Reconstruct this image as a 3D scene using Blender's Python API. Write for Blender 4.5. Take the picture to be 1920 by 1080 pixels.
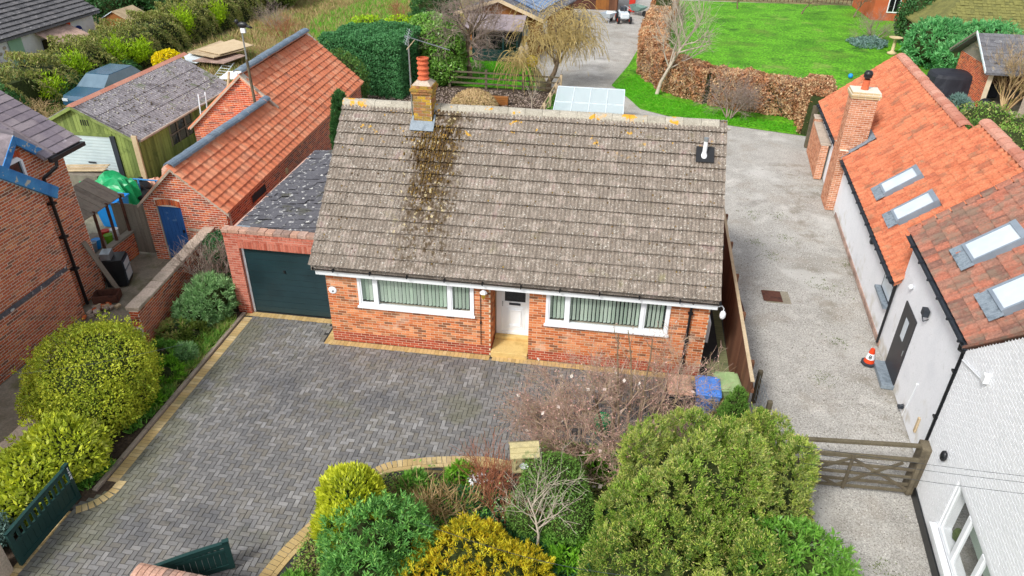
import bpy, math, random
import numpy as np
from mathutils import Vector, Matrix
random.seed(7); rng = np.random.default_rng(7)
S = bpy.context.scene
for o in list(bpy.data.objects): bpy.data.objects.remove(o)
COL = S.collection
# ---------------------------------------------------------------- camera
FPX, PITCH, YAW, ROLL, CH = 1355.05, 0.5494, 0.1398, 0.01527, 11.514
_F = Vector((-math.sin(YAW)*math.cos(PITCH), math.cos(YAW)*math.cos(PITCH), -math.sin(PITCH)))
_R0 = Vector((math.cos(YAW), math.sin(YAW), 0)); _U0 = _R0.cross(_F)
_R = _R0*math.cos(ROLL)+_U0*math.sin(ROLL); _U = -_R0*math.sin(ROLL)+_U0*math.cos(ROLL)
cam = bpy.data.objects.new('camera', bpy.data.cameras.new('camera')); COL.objects.link(cam)
cam.matrix_world = Matrix(((_R.x,_U.x,-_F.x,0),(_R.y,_U.y,-_F.y,0),(_R.z,_U.z,-_F.z,CH),(0,0,0,1)))
cam.data.sensor_width = 36; cam.data.lens = FPX/1920*36
cam.data.clip_start = 0.1; cam.data.clip_end = 2000
S.camera = cam
# ---------------------------------------------------------------- sky, sun, exposure
W = bpy.data.worlds.new("World"); S.world = W; W.use_nodes = True
nt = W.node_tree; bg = nt.nodes['Background']
sky = nt.nodes.new('ShaderNodeTexSky'); sky.sky_type = 'NISHITA'; sky.sun_disc = False
SUN_EL, SUN_AZ = math.radians(46), math.radians(212)      # azimuth clockwise from +Y
sky.sun_elevation = SUN_EL; sky.sun_rotation = SUN_AZ
sky.air_density = 1.0; sky.dust_density = 2.5; sky.ozone_density = 1.0
hsv = nt.nodes.new('ShaderNodeHueSaturation'); hsv.inputs['Saturation'].default_value = 0.30
nt.links.new(sky.outputs[0], hsv.inputs['Color']); nt.links.new(hsv.outputs[0], bg.inputs[0])
bg.inputs[1].default_value = 0.11
sl = bpy.data.lights.new('sun', 'SUN'); sl.energy = 1.5; sl.angle = math.radians(10); sl.color = (1, .97, .92)
so = bpy.data.objects.new('sun', sl); COL.objects.link(so)
sd = Vector((math.sin(SUN_AZ)*math.cos(SUN_EL), math.cos(SUN_AZ)*math.cos(SUN_EL), math.sin(SUN_EL)))
so.rotation_euler = sd.to_track_quat('Z', 'Y').to_euler(); so.location = (0, -20, 40)
S.view_settings.view_transform = 'Standard'; S.view_settings.look = 'None'
S.view_settings.gamma = 1; S.view_settings.use_curve_mapping = False
S.view_settings.exposure = 0.92
S.render.engine = 'CYCLES'

# ---------------------------------------------------------------- materials
def lin(h):
    if isinstance(h, (tuple, list)): return (*h[:3], 1)
    h = h.lstrip('#'); v = [int(h[i:i+2], 16)/255 for i in (0, 2, 4)]
    return tuple((c/12.92 if c <= .04045 else ((c+.055)/1.055)**2.4) for c in v)+(1,)
def mat(name, cols, tone=0.0, scale=2.0, rough=.85, grain=.25, gscale=60, bump=0.0, metal=0.0, layers=(), spec=.3, stretch=None, trans=0, contrast=1.6):
    m = bpy.data.materials.new(name); m.use_nodes = True; t = m.node_tree; N = t.nodes; L = t.links
    b = N['Principled BSDF']; b.inputs['Roughness'].default_value = rough; b.inputs['Metallic'].default_value = metal
    b.inputs['Specular IOR Level'].default_value = spec
    g = N.new('ShaderNodeNewGeometry'); pos = g.outputs['Position']
    if stretch:
        mp = N.new('ShaderNodeMapping'); mp.inputs['Scale'].default_value = stretch; L.new(pos, mp.inputs[0]); spos = mp.outputs[0]
    else: spos = pos
    def noise(sc, det=4, p=spos, w=0):
        n = N.new('ShaderNodeTexNoise'); n.inputs['Scale'].default_value = sc; n.inputs['Detail'].default_value = det
        n.inputs['Roughness'].default_value = .6
        if w:
            ad = N.new('ShaderNodeVectorMath'); ad.operation = 'ADD'; ad.inputs[1].default_value = (w*13.1, w*7.7, w*3.3)
            L.new(p, ad.inputs[0]); L.new(ad.outputs[0], n.inputs[0])
        else: L.new(p, n.inputs[0])
        return n.outputs[0]
    def mth(op, a, b_=None, clamp=False):
        n = N.new('ShaderNodeMath'); n.operation = op; n.use_clamp = clamp
        for i, x in enumerate((a, b_)):
            if x is None: continue
            if hasattr(x, 'links'): L.new(x, n.inputs[i])
            else: n.inputs[i].default_value = x
        return n.outputs[0]
    nz = noise(scale)
    nz = mth('ADD', mth('MULTIPLY', mth('SUBTRACT', nz, .5), contrast*1.6), .5, True)
    if tone > 0:
        at = N.new('ShaderNodeAttribute'); at.attribute_name = 'tone'; oi = N.new('ShaderNodeObjectInfo')
        fr = mth('FRACT', mth('ADD', at.outputs['Fac'], oi.outputs['Random']))
        fac = mth('ADD', mth('MULTIPLY', fr, tone), mth('MULTIPLY', nz, 1-tone))
    else: fac = nz
    r = N.new('ShaderNodeValToRGB'); L.new(fac, r.inputs[0]); e = r.color_ramp.elements
    n = len(cols)
    if n == 1: cols = [cols[0], cols[0]]; n = 2
    e[0].position = 0; e[0].color = lin(cols[0]); e[1].position = 1; e[1].color = lin(cols[-1])
    for i in range(1, n-1):
        x = e.new(i/(n-1)); x.color = lin(cols[i])
    c = r.outputs[0]
    def mix(kind, f, a, b_):
        x = N.new('ShaderNodeMix'); x.data_type = 'RGBA'; x.blend_type = kind
        if hasattr(f, 'links'): L.new(f, x.inputs[0])
        else: x.inputs[0].default_value = f
        L.new(a, x.inputs[6])
        if hasattr(b_, 'links'): L.new(b_, x.inputs[7])
        else: x.inputs[7].default_value = b_
        return x.outputs[2]
    fine = noise(gscale, 3)
    if grain > 0:
        v = mth('ADD', mth('MULTIPLY', mth('SUBTRACT', fine, .5), grain*4), 1.0)
        cc = N.new('ShaderNodeCombineColor'); [L.new(v, cc.inputs[i]) for i in range(3)]
        c = mix('MULTIPLY', 1.0, c, cc.outputs[0])
    sep = None
    for li, ly in enumerate(layers):
        col, sc, lo, hi = ly[:4]; box = ly[4] if len(ly) > 4 else None; st = ly[5] if len(ly) > 5 else 1
        mr = N.new('ShaderNodeMapRange'); mr.interpolation_type = 'SMOOTHSTEP'
        L.new(noise(sc, 3, pos, li+1), mr.inputs[0]); mr.inputs[1].default_value = lo; mr.inputs[2].default_value = hi
        k = mr.outputs[0]
        if box:
            if sep is None:
                sep = N.new('ShaderNodeSeparateXYZ'); L.new(pos, sep.inputs[0])
            wob = mth('MULTIPLY', mth('SUBTRACT', noise(3.0, 3, pos, 9), .5), 1.0)
            for ax, (a, b2, soft) in box.items():
                q = mth('ADD', sep.outputs[ax], mth('MULTIPLY', wob, soft*2.5))
                for (edge, sg) in ((a, 1), (b2, -1)):
                    if edge is None: continue
                    r2 = N.new('ShaderNodeMapRange'); r2.interpolation_type = 'SMOOTHSTEP'; L.new(q, r2.inputs[0])
                    r2.inputs[1].default_value = edge-sg*soft; r2.inputs[2].default_value = edge+sg*soft
                    k = mth('MULTIPLY', k, r2.outputs[0])
        if st != 1: k = mth('MULTIPLY', k, st)
        c = mix('MIX', k, c, lin(col))
    L.new(c, b.inputs['Base Color'])
    if bump > 0:
        bn = N.new('ShaderNodeBump'); bn.inputs['Strength'].default_value = bump; bn.inputs['Distance'].default_value = .01
        L.new(fine, bn.inputs['Height']); L.new(bn.outputs[0], b.inputs['Normal'])
    if trans > 0:
        tr = N.new('ShaderNodeBsdfTranslucent'); L.new(c, tr.inputs[0]); mx = N.new('ShaderNodeMixShader'); mx.inputs[0].default_value = trans
        out = N['Material Output']; L.new(b.outputs[0], mx.inputs[1]); L.new(tr.outputs[0], mx.inputs[2]); L.new(mx.outputs[0], out.inputs[0])
    return m
def glass(name, col='#223028', op=.45, rough=.05):
    m = bpy.data.materials.new(name); m.use_nodes = True; t = m.node_tree; N = t.nodes; L = t.links
    b = N['Principled BSDF']; b.inputs['Base Color'].default_value = lin(col); b.inputs['Roughness'].default_value = rough
    b.inputs['Specular IOR Level'].default_value = .8
    tr = N.new('ShaderNodeBsdfTransparent'); mx = N.new('ShaderNodeMixShader'); mx.inputs[0].default_value = op
    L.new(tr.outputs[0], mx.inputs[1]); L.new(b.outputs[0], mx.inputs[2]); L.new(mx.outputs[0], N['Material Output'].inputs[0])
    return m
def bright(h, k=1.32):
    v = lin(h); return tuple(min(.85, c*k) for c in v[:3])
def leaf(name, cols, rough=.55, trans=.3, spec=.3): return mat(name, [bright(c) for c in cols], tone=.75, scale=2.2, rough=rough, grain=.0, trans=trans, spec=spec)

M = {}
M['brick_orange'] = mat('brick_orange', ['#8f5232','#c9703f','#dc8d5c','#b96438','#7f5238','#e29a6c','#c4663a'], tone=.8, scale=1.2, grain=.22, gscale=90, bump=.3,
    layers=[('#e8d3bd', 1.6, .60, .72, None, .35), ('#6a5a3c', 2.2, .50, .66, {2:(None,.14,.08)}, .5)])
M['brick_plinth'] = mat('brick_plinth', ['#99412a','#b5553a','#8a3a26','#c4684a'], tone=.8, grain=.2, bump=.3)
M['brick_old'] = mat('brick_old', ['#8c4430','#cc6c46','#b05a38','#de8c5e','#7c5040','#d27248','#be6440'], tone=.85, scale=.8, grain=.3, gscale=70, bump=.5,
    layers=[('#d9c9b0', 2.3, .68, .74, None, .6), ('#5a4238', .9, .62, .75, None, .35)])
M['brick_red'] = mat('brick_red', ['#984026','#cc6038','#b04c2e','#dc7846','#7c4032','#c05834'], tone=.85, scale=.9, grain=.3, gscale=70, bump=.5,
    layers=[('#cdb9a0', 2.0, .66, .73, None, .5), ('#7a3a28', 1.1, .58, .7, None, .4)])
M['brick_garage'] = mat('brick_garage', ['#b5604c','#c97b66','#a85542','#d08d78'], tone=.8, grain=.2, bump=.3)
M['brick_pale'] = mat('brick_pale', ['#b87858','#cf9270','#a86848','#d8a584'], tone=.8, grain=.2, bump=.3)
M['brick_white'] = mat('brick_white', ['#e4e7ea','#eff1f4','#e9ecef'], tone=.5, grain=.08, bump=.25, rough=.6)
M['mortar'] = mat('mortar', ['#cdbca0','#dccdb4'], scale=4, grain=.2)
M['mortar_pale'] = mat('mortar_pale', ['#d8cebe','#e8dfd0'], scale=4, grain=.2)
M['mortar_red'] = mat('mortar_red', ['#c8a292','#d4b4a4'], scale=4, grain=.2)
M['tile_conc'] = mat('tile_conc', ['#6c635a','#857a6f','#786e64','#968b80','#887670'], tone=.14, scale=3.2, grain=.5, gscale=38, bump=.5, contrast=1.8,
    layers=[('#d4d2c8', 24, .60, .66, None, .8), ('#4c3c26', 5, .40, .50, {0:(-5.0,-3.95,.22),1:(15.9,None,.6)}, .9), ('#4c3c26', 7, .50, .60, {0:(-5.1,-3.7,.3),1:(15.0,None,.3)}, .85),
            ('#3a2f20', 9, .68, .71, None, .9), ('#d8c89a', 9, .60, .66, {0:(-5.4,-3.9,.3),1:(15.4,None,.5)}, .7), ('#c99a2a', 3.4, .63, .67, {1:(17.6,None,.35)}, .9), ('#8a8a3c', 1.5, .62, .8, None, .3)])
M['ridge_conc'] = mat('ridge_conc', ['#8f897c','#b0aa9c','#a09a8a'], tone=.5, scale=5, grain=.3, gscale=30, bump=.6,
    layers=[('#d99c22', 3.0, .54, .60, {0:(-.2,2.0,.4)}, .95), ('#d9a028', 3.2, .50, .58, {0:(-7.4,-6.5,.2)}, .95), ('#cf9a30', 2.5, .66, .7)])
M['pantile'] = mat('pantile', ['#a45c42','#ba6c4c','#c87c5a','#b06448','#9c6450'], tone=.28, scale=1.2, grain=.3, gscale=22, bump=.4, rough=.8, layers=[('#70604e', 1.5, .54, .70, None, .5), ('#8c8468', 5, .60, .68, None, .35)])
M['pantile_out'] = mat('pantile_out', ['#c86e4c','#dc8660','#d27a58','#e49a76','#aa6a54'], tone=.7, scale=1.0, grain=.15, gscale=25, bump=.3, rough=.7, layers=[('#6a4a40', 1.7, .64, .72, None, .45), ('#30281f', 6, .72, .75, None, .8)])
M['ridge_clay'] = mat('ridge_clay', ['#b0705c','#c48a76','#cc9a86'], tone=.7, grain=.2, gscale=20, bump=.3)
M['ridge_blue'] = mat('ridge_blue', ['#5f7183','#77899a','#6a7886','#8696a4'], tone=.7, grain=.15, rough=.5, bump=.2)
M['slate'] = mat('slate', ['#6f6670','#8a8088','#7c727a','#978c90','#6c6468'], tone=.6, scale=1.4, grain=.15, gscale=30, rough=.6, bump=.2, layers=[('#c8c0c8', 2.0, .66, .7, None, .5), ('#e0982a', 1.9, .73, .75)])
M['slate_dark'] = mat('slate_dark', ['#48484e','#64646a','#56565c'], tone=.6, grain=.3, gscale=20, rough=.75, bump=.5, layers=[('#d8d8d4', 7, .61, .65, None, .85), ('#4a4a30', 2, .6, .7, None, .5)])
M['asbestos'] = mat('asbestos', ['#5f5c60','#8e8b8f','#747176','#a29fa2'], tone=.4, scale=1.5, grain=.45, gscale=14, bump=.8, layers=[('#d0d0d0', 11, .62, .68, None, .7), ('#4a3f38', 6, .60, .68, None, .7), ('#5a6a3a', 1.4, .58, .7, {1:(27.0,None,.5)}, .6)])
M['tile_grey'] = mat('tile_grey', ['#5a5a60','#6c6c70','#7c7c80'], tone=.6, grain=.3, gscale=20, layers=[('#b8b8b8', 6, .62, .7, None, .5)])
M['tile_moss'] = mat('tile_moss', ['#6a6a3a','#7c7a44','#585a34'], tone=.6, grain=.3, gscale=10)
M['paver'] = mat('paver', ['#5e5e5d','#787776','#6b6a69','#848382','#726e66','#959493','#656564'], tone=.56, scale=.55, grain=.22, gscale=60, bump=.35, rough=.6, spec=.45,
    layers=[('#54565b', .5, .48, .64, None, .5), ('#6a6a4c', .8, .60, .72, None, .45), ('#b8b8b6', 1.6, .66, .74, None, .35), ('#33342f', 3.1, .66, .72, {0:(-9.2,-2,.5), 1:(8,15,.5)}, .35), ('#5c5c3c', 4.2, .60, .70, {1:(13.9,None,.5)}, .4), ('#6b6c48', 1.2, .35, .5, {0:(-10,-9.0,.3)}, .4)])
M['paver_green'] = mat('paver_green', ['#6e7350','#828460','#5f6648'], tone=.6, grain=.2, bump=.3)
M['paver_buff'] = mat('paver_buff', ['#a88e60','#c0a674','#b09868','#ccb688','#988060'], tone=.7, scale=1, grain=.18, bump=.3, layers=[('#8a8a60', 1.3, .55, .7, None, .5)])
M['paver_yellow'] = mat('paver_yellow', ['#bc9e66','#c8ac78','#b09460','#d0b888'], tone=.7, grain=.12, bump=.3)  # yellower edging blocks along the house and garage
M['joint'] = mat('joint', ['#303034','#40403c'], scale=3, grain=.3)
M['kerb'] = mat('kerb', ['#8f8276','#a59688','#7c7468'], tone=.5, scale=3, grain=.3, bump=.4)
M['gravel'] = mat('gravel', ['#94918b','#b0ada7','#a29f99','#c2bfb9'], scale=.5, grain=.5, gscale=26, bump=1.0,
    layers=[('#d6d4ce', 60, .60, .64, None, .8), ('#55504a', 46, .60, .66, None, .75), ('#857f74', .42, .54, .70, None, .4), ('#7a7a4c', 3.2, .70, .74, None, .5), ('#78705f', 1.3, .48, .68, {0:(6.6,9.5,.5), 1:(None, 31,.5)}, .6), ('#948a7c', .8, .54, .68, None, .3), ('#c9c8c4', .35, .58, .7, None, .5)])
M['pebble'] = mat('pebble', ['#7a756e','#a8a49e','#c8c5bf','#e0ded9','#8f8a80','#5f5a54'], tone=.95, grain=.1)
M['lawn'] = mat('lawn', ['#3c700c','#4e8c10','#5ea018','#34640c'], scale=.35, grain=.9, gscale=7, bump=1.0, layers=[('#6fa52c', 1.1, .58, .75, None, .6), ('#2a5a0e', 2.2, .56, .70, None, .6), ('#8a9a4c', .45, .58, .74, None, .5), ('#a0a868', 3.5, .68, .74, None, .35), ('#5c6e2a', .28, .54, .70, None, .45), ('#8c8a50', 1.9, .66, .74, {1:(None,44,1.5)}, .5)])
M['rough'] = mat('rough_grass_ground', ['#5c5a34','#74704a','#8a7c54','#4c6a24'], scale=.35, grain=.5, gscale=6, bump=.8, contrast=2.5)
M['soil'] = mat('soil', ['#3a2e26','#4c3f34','#5a4c40'], scale=3, grain=.5, gscale=20, bump=1.0)
M['concrete'] = mat('concrete', ['#7c7668','#938c7c','#6e6a58'], scale=1.2, grain=.25, gscale=25, bump=.4, layers=[('#5f6238', 1.1, .55, .7, None, .6), ('#5a4c3e', .9, .56, .7, None, .5)])
M['coping'] = mat('coping', ['#a8998a','#c0b0a0','#8f8676'], tone=.5, scale=2, grain=.3, gscale=25, bump=.5, layers=[('#7a7a58', 2, .58, .7, None, .5)])
M['coping_pink'] = mat('coping_pink', ['#a8806c','#c29a86','#8c766c','#d0b0a0'], tone=.7, scale=2, grain=.3, gscale=25, bump=.5)
M['upvc'] = mat('white_upvc', ['#e4e8ec','#eceff2'], scale=1, grain=.02, rough=.35, spec=.5)
M['fascia'] = mat('white_fascia', ['#dfe3e6','#ebeef0'], scale=2, grain=.04, rough=.4)
M['black'] = mat('black_plastic', ['#141619','#1d2024'], grain=.05, rough=.4, spec=.5)
M['darkgrey'] = mat('dark_grey', ['#2c3138','#3a4048'], grain=.08, rough=.5)
M['greygreen'] = mat('garage_door_green', ['#182c32','#1f383e','#1a3237'], scale=.8, grain=.05, rough=.4, spec=.5)
M['gate_green'] = mat('gate_green', ['#1d3a38','#244644'], scale=1, grain=.08, rough=.45)
M['blind'] = mat('blind_fabric', ['#d0e8d0','#e0f0de','#c0dcc0'], tone=.7, grain=.03, rough=.9)
M['room_shade'] = mat('painted_room_shade', ['#11140f','#1a1c18'], grain=.1)  # near-black colour paints the shade inside the windows
M['glass'] = glass('window_glass', '#6c7c7c', .10)
M['glass_dark'] = glass('dark_glass', '#1a1c1f', .85)
M['glass_sky'] = mat('rooflight_glass', ['#c4d0da','#d6e0e8'], grain=.02, rough=.08, spec=.9)
M['glass_house'] = glass('greenhouse_glass', '#cfe0e4', .62, .15)
M['render'] = mat('white_render', ['#e2e5ea','#eef0f4','#e7eaee'], scale=.8, grain=.06, gscale=30, rough=.8, bump=.25, layers=[('#b4a88e', 1.6, .42, .66, {2:(None,.32,.12)}, .6), ('#c8c4b4', .9, .60, .72, {2:(None,1.6,.5)}, .45), ('#c4c8c4', 7, .62, .70, None, .3)])
M['lead'] = mat('lead', ['#6e7a84','#8a96a0','#5f6a74'], scale=5, grain=.2, rough=.5)
M['metal'] = mat('galvanised', ['#9aa3a8','#b6bec2'], scale=6, grain=.1, rough=.35, metal=.7)
M['white_metal'] = mat('white_metal', ['#dce4ea','#c4d0d8'], scale=4, grain=.06, rough=.4)
M['blue_paint'] = mat('blue_paint', ['#2c6fae','#3f86c4','#4a94cc'], scale=3, grain=.2, rough=.6, layers=[('#c9c2a8', 5, .60, .64, None, .8)])
M['blue_door'] = mat('blue_door', ['#1f4a84','#2a5c9c','#24528c'], scale=3, grain=.25, rough=.7, stretch=(3,3,.4), layers=[('#6a90b8', 6, .62, .7, None, .5)])
M['green_board'] = mat('green_board', ['#76864a','#8c9c56','#64743e','#9ca868'], tone=.6, scale=2, grain=.2, stretch=(1,1,.2), bump=.3, layers=[('#4a5c2c', 2, .6, .7, None, .6)])
M['wood_grey'] = mat('grey_wood', ['#6a6258','#8c8478','#7a7266'], tone=.6, scale=3, grain=.3, stretch=(2,2,.5), bump=.4)
M['wood_gate'] = mat('gate_wood', ['#4c4538','#6a6250','#5a5244','#7a705c'], tone=.6, scale=4, grain=.3, bump=.4)
M['wood_brown'] = mat('brown_wood', ['#5a3c2c','#6e4a36','#7c5640'], tone=.7, scale=3, grain=.25, stretch=(2,2,.4), bump=.3)
M['wood_orange'] = mat('orange_wood', ['#7c4c28','#94602f','#6c4226'], tone=.6, scale=3, grain=.2)
M['wood_tan'] = mat('tan_wood', ['#b09a78','#c8b494','#9a866a'], tone=.6, scale=3, grain=.2)
M['wood_lichen'] = mat('lichen_wood', ['#9c9068','#b8ac80','#8a8062'], tone=.5, scale=6, grain=.3, layers=[('#8a8c60', 5, .58, .66)])
M['bark'] = mat('bark', ['#5f5040','#7c6c58','#6c5c4a'], scale=5, grain=.4, gscale=20, bump=.8, layers=[('#7c8050', 3, .6, .7, None, .5)])
M['bark_pale'] = mat('pale_bark', ['#a09484','#b8ac9c','#c4baa8'], scale=4, grain=.2)
M['twig_pink'] = mat('twig_pink', ['#9a7868','#b8968a','#ac9c78','#c8aca0','#8a7060'], tone=.9, grain=.1)
M['twig_grey'] = mat('twig_grey', ['#8f8070','#a89888','#9c8a86','#7c7060'], tone=.9, grain=.1)
M['twig_yellow'] = mat('twig_yellow', ['#a89460','#c4ac6c','#b09c68','#d0bc80'], tone=.9, grain=.1)
M['twig_red'] = mat('twig_red', ['#8a5038','#a8664a','#9c6c50','#b87c60'], tone=.9, grain=.1)
M['straw'] = mat('straw', ['#b09468','#cdb488','#c4a67c','#9a8058','#a8a060'], tone=.95, grain=.05)
M['orange'] = mat('orange_plastic', ['#d8401c','#e04c24'], grain=.05, rough=.5)
M['red'] = mat('red_plastic', ['#b82c20','#c83c2c'], grain=.05, rough=.5)
M['terracotta'] = mat('terracotta', ['#b85638','#cc6a48','#c25e3c'], scale=5, grain=.15)
M['lichen_brick'] = mat('lichen_brick', ['#a88a30','#c09a34','#8a7440','#a06a48','#c8a850'], tone=.6, scale=3, grain=.3, gscale=30, bump=.4)
M['bin_blue'] = mat('bin_blue', ['#4c84dc','#6a9cec'], scale=5, grain=.08, rough=.5)  # this and the next two bin colours are lightened with painted sky reflection
M['bin_brown'] = mat('bin_salmon', ['#d4a088','#e4b8a0'], scale=5, grain=.1, rough=.6)
M['bin_green'] = mat('bin_green', ['#90ac74','#a8c08c'], scale=5, grain=.1, rough=.6)
M['tarp_green'] = mat('tarp_green', ['#12925a','#1fae6c','#0f7c4a'], scale=2, grain=.05, rough=.4, spec=.5)
M['tub_blue'] = mat('tub_blue', ['#1c84d8','#2a96e8'], scale=2, grain=.05, rough=.4)
M['rust'] = mat('rust', ['#4c3028','#5f3c30','#3c2824'], scale=4, grain=.3)
M['cover'] = mat('black_cover', ['#22242c','#2e3038'], scale=2, grain=.1, rough=.6)
M['solar'] = mat('solar_cell', ['#4a6488','#56749a','#5f80a8'], tone=.6, grain=.03, rough=.15, spec=.8)
M['stone_buff'] = mat('stone_buff', ['#c0aa80','#cdb890'], scale=4, grain=.15)
M['step'] = mat('step_buff', ['#c8a868','#d4b678','#bc9e62'], scale=3, grain=.12, layers=[('#9a8c60', 2, .58, .7, None, .5)])
M['roller'] = mat('roller_door', ['#b8c8cc','#c8d6d8'], scale=2, grain=.04, rough=.4)
M['car_blue'] = mat('car_blue', ['#2c5068','#345c76'], grain=.03, rough=.25, spec=.6)
M['yellow_flower'] = leaf('yellow_flower', ['#e0b400','#f0c810','#c89c08'])
# leaves
M['lf_euon'] = leaf('leaf_golden_euonymus', ['#5f7a20','#8fa030','#b8bc3c','#7a9028','#d0cc58'])
M['lf_euon2'] = leaf('leaf_yellow_euonymus', ['#6c8428','#b4bc34','#ccd044','#8fa030','#e0dc6c'])
M['lf_sant'] = leaf('leaf_grey_green', ['#5c8450','#7aa068','#90b47c','#4c7444'])
M['lf_green'] = leaf('leaf_fresh_green', ['#42742a','#5e9036','#7aac44','#4c7c30','#94c058'])
M['lf_bright'] = leaf('leaf_bright_green', ['#548a1c','#74a82c','#48781c','#8cbc44'])
M['lf_sharp'] = leaf('leaf_teal_green', ['#44743a','#588a46','#70a44e','#90c060','#4c7a4c'])
M['lf_yellow'] = leaf('leaf_golden_conifer', ['#98901c','#c0b226','#dccc3e','#808a26','#b8a022','#c8a42a'])
M['lf_conif'] = leaf('leaf_conifer', ['#4c6c22','#6c8c34','#8aa440','#44622e','#a0b04a','#8c9458','#587c3c'])
M['lf_conif2'] = leaf('leaf_conifer_dark', ['#44662a','#5c8438','#6e9440','#3a5828','#8a944c'])
M['lf_dark'] = leaf('leaf_dark_green', ['#2a4e24','#3a6434','#4a7840','#305638'])
M['lf_ivy'] = leaf('leaf_ivy', ['#1f4428','#2c5a34','#3a6c3c','#264c3c'])
M['lf_hedgeblk'] = leaf('leaf_clipped_dark', ['#2c5834','#447848','#548c54','#386844'])
M['lf_laurel'] = leaf('leaf_laurel', ['#467c24','#68983a','#84b04c','#507c2c','#a4c464'], rough=.35, spec=.5)
M['lf_hedge'] = leaf('leaf_field_hedge', ['#5a7030','#7c8c40','#948e54','#4c6830','#a09468','#8c7c54'])
M['lf_lime'] = leaf('leaf_lime', ['#7c9c10','#98b818','#688c14'])
M['lf_beech'] = leaf('leaf_dry_beech', ['#8c5a3c','#b07c54','#c89870','#7c5238','#dcb890','#9c7450'])
M['lf_rhodo'] = leaf('leaf_rhododendron', ['#3c7c44','#549458','#70b06c','#488450','#98cc88'])
M['lf_olive'] = leaf('leaf_olive', ['#4c5c20','#5f702a','#3c4c1c','#74803c'])
M['lf_blue'] = leaf('leaf_blue_grey', ['#5f7c78','#7c9890','#4c6860'])
M['lf_pinkbud'] = leaf('bud_pink', ['#c08880','#d4a49c','#b8a890'])
M['grass_green'] = leaf('grass_blades', ['#3f8a14','#56a81c','#70bc2c','#4c7c20'])
M['grass_mix'] = leaf('grass_mixed', ['#5c8a2c','#7c9a44','#a89a68','#4c7c24','#8cac50','#b8a478'])

M['inner_shade'] = mat('shade_core', ['#26300f','#36401c','#2c3a16'], scale=6, grain=.5, gscale=14, bump=1.0)  # dark colour paints the shade seen between the outer leaves
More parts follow.
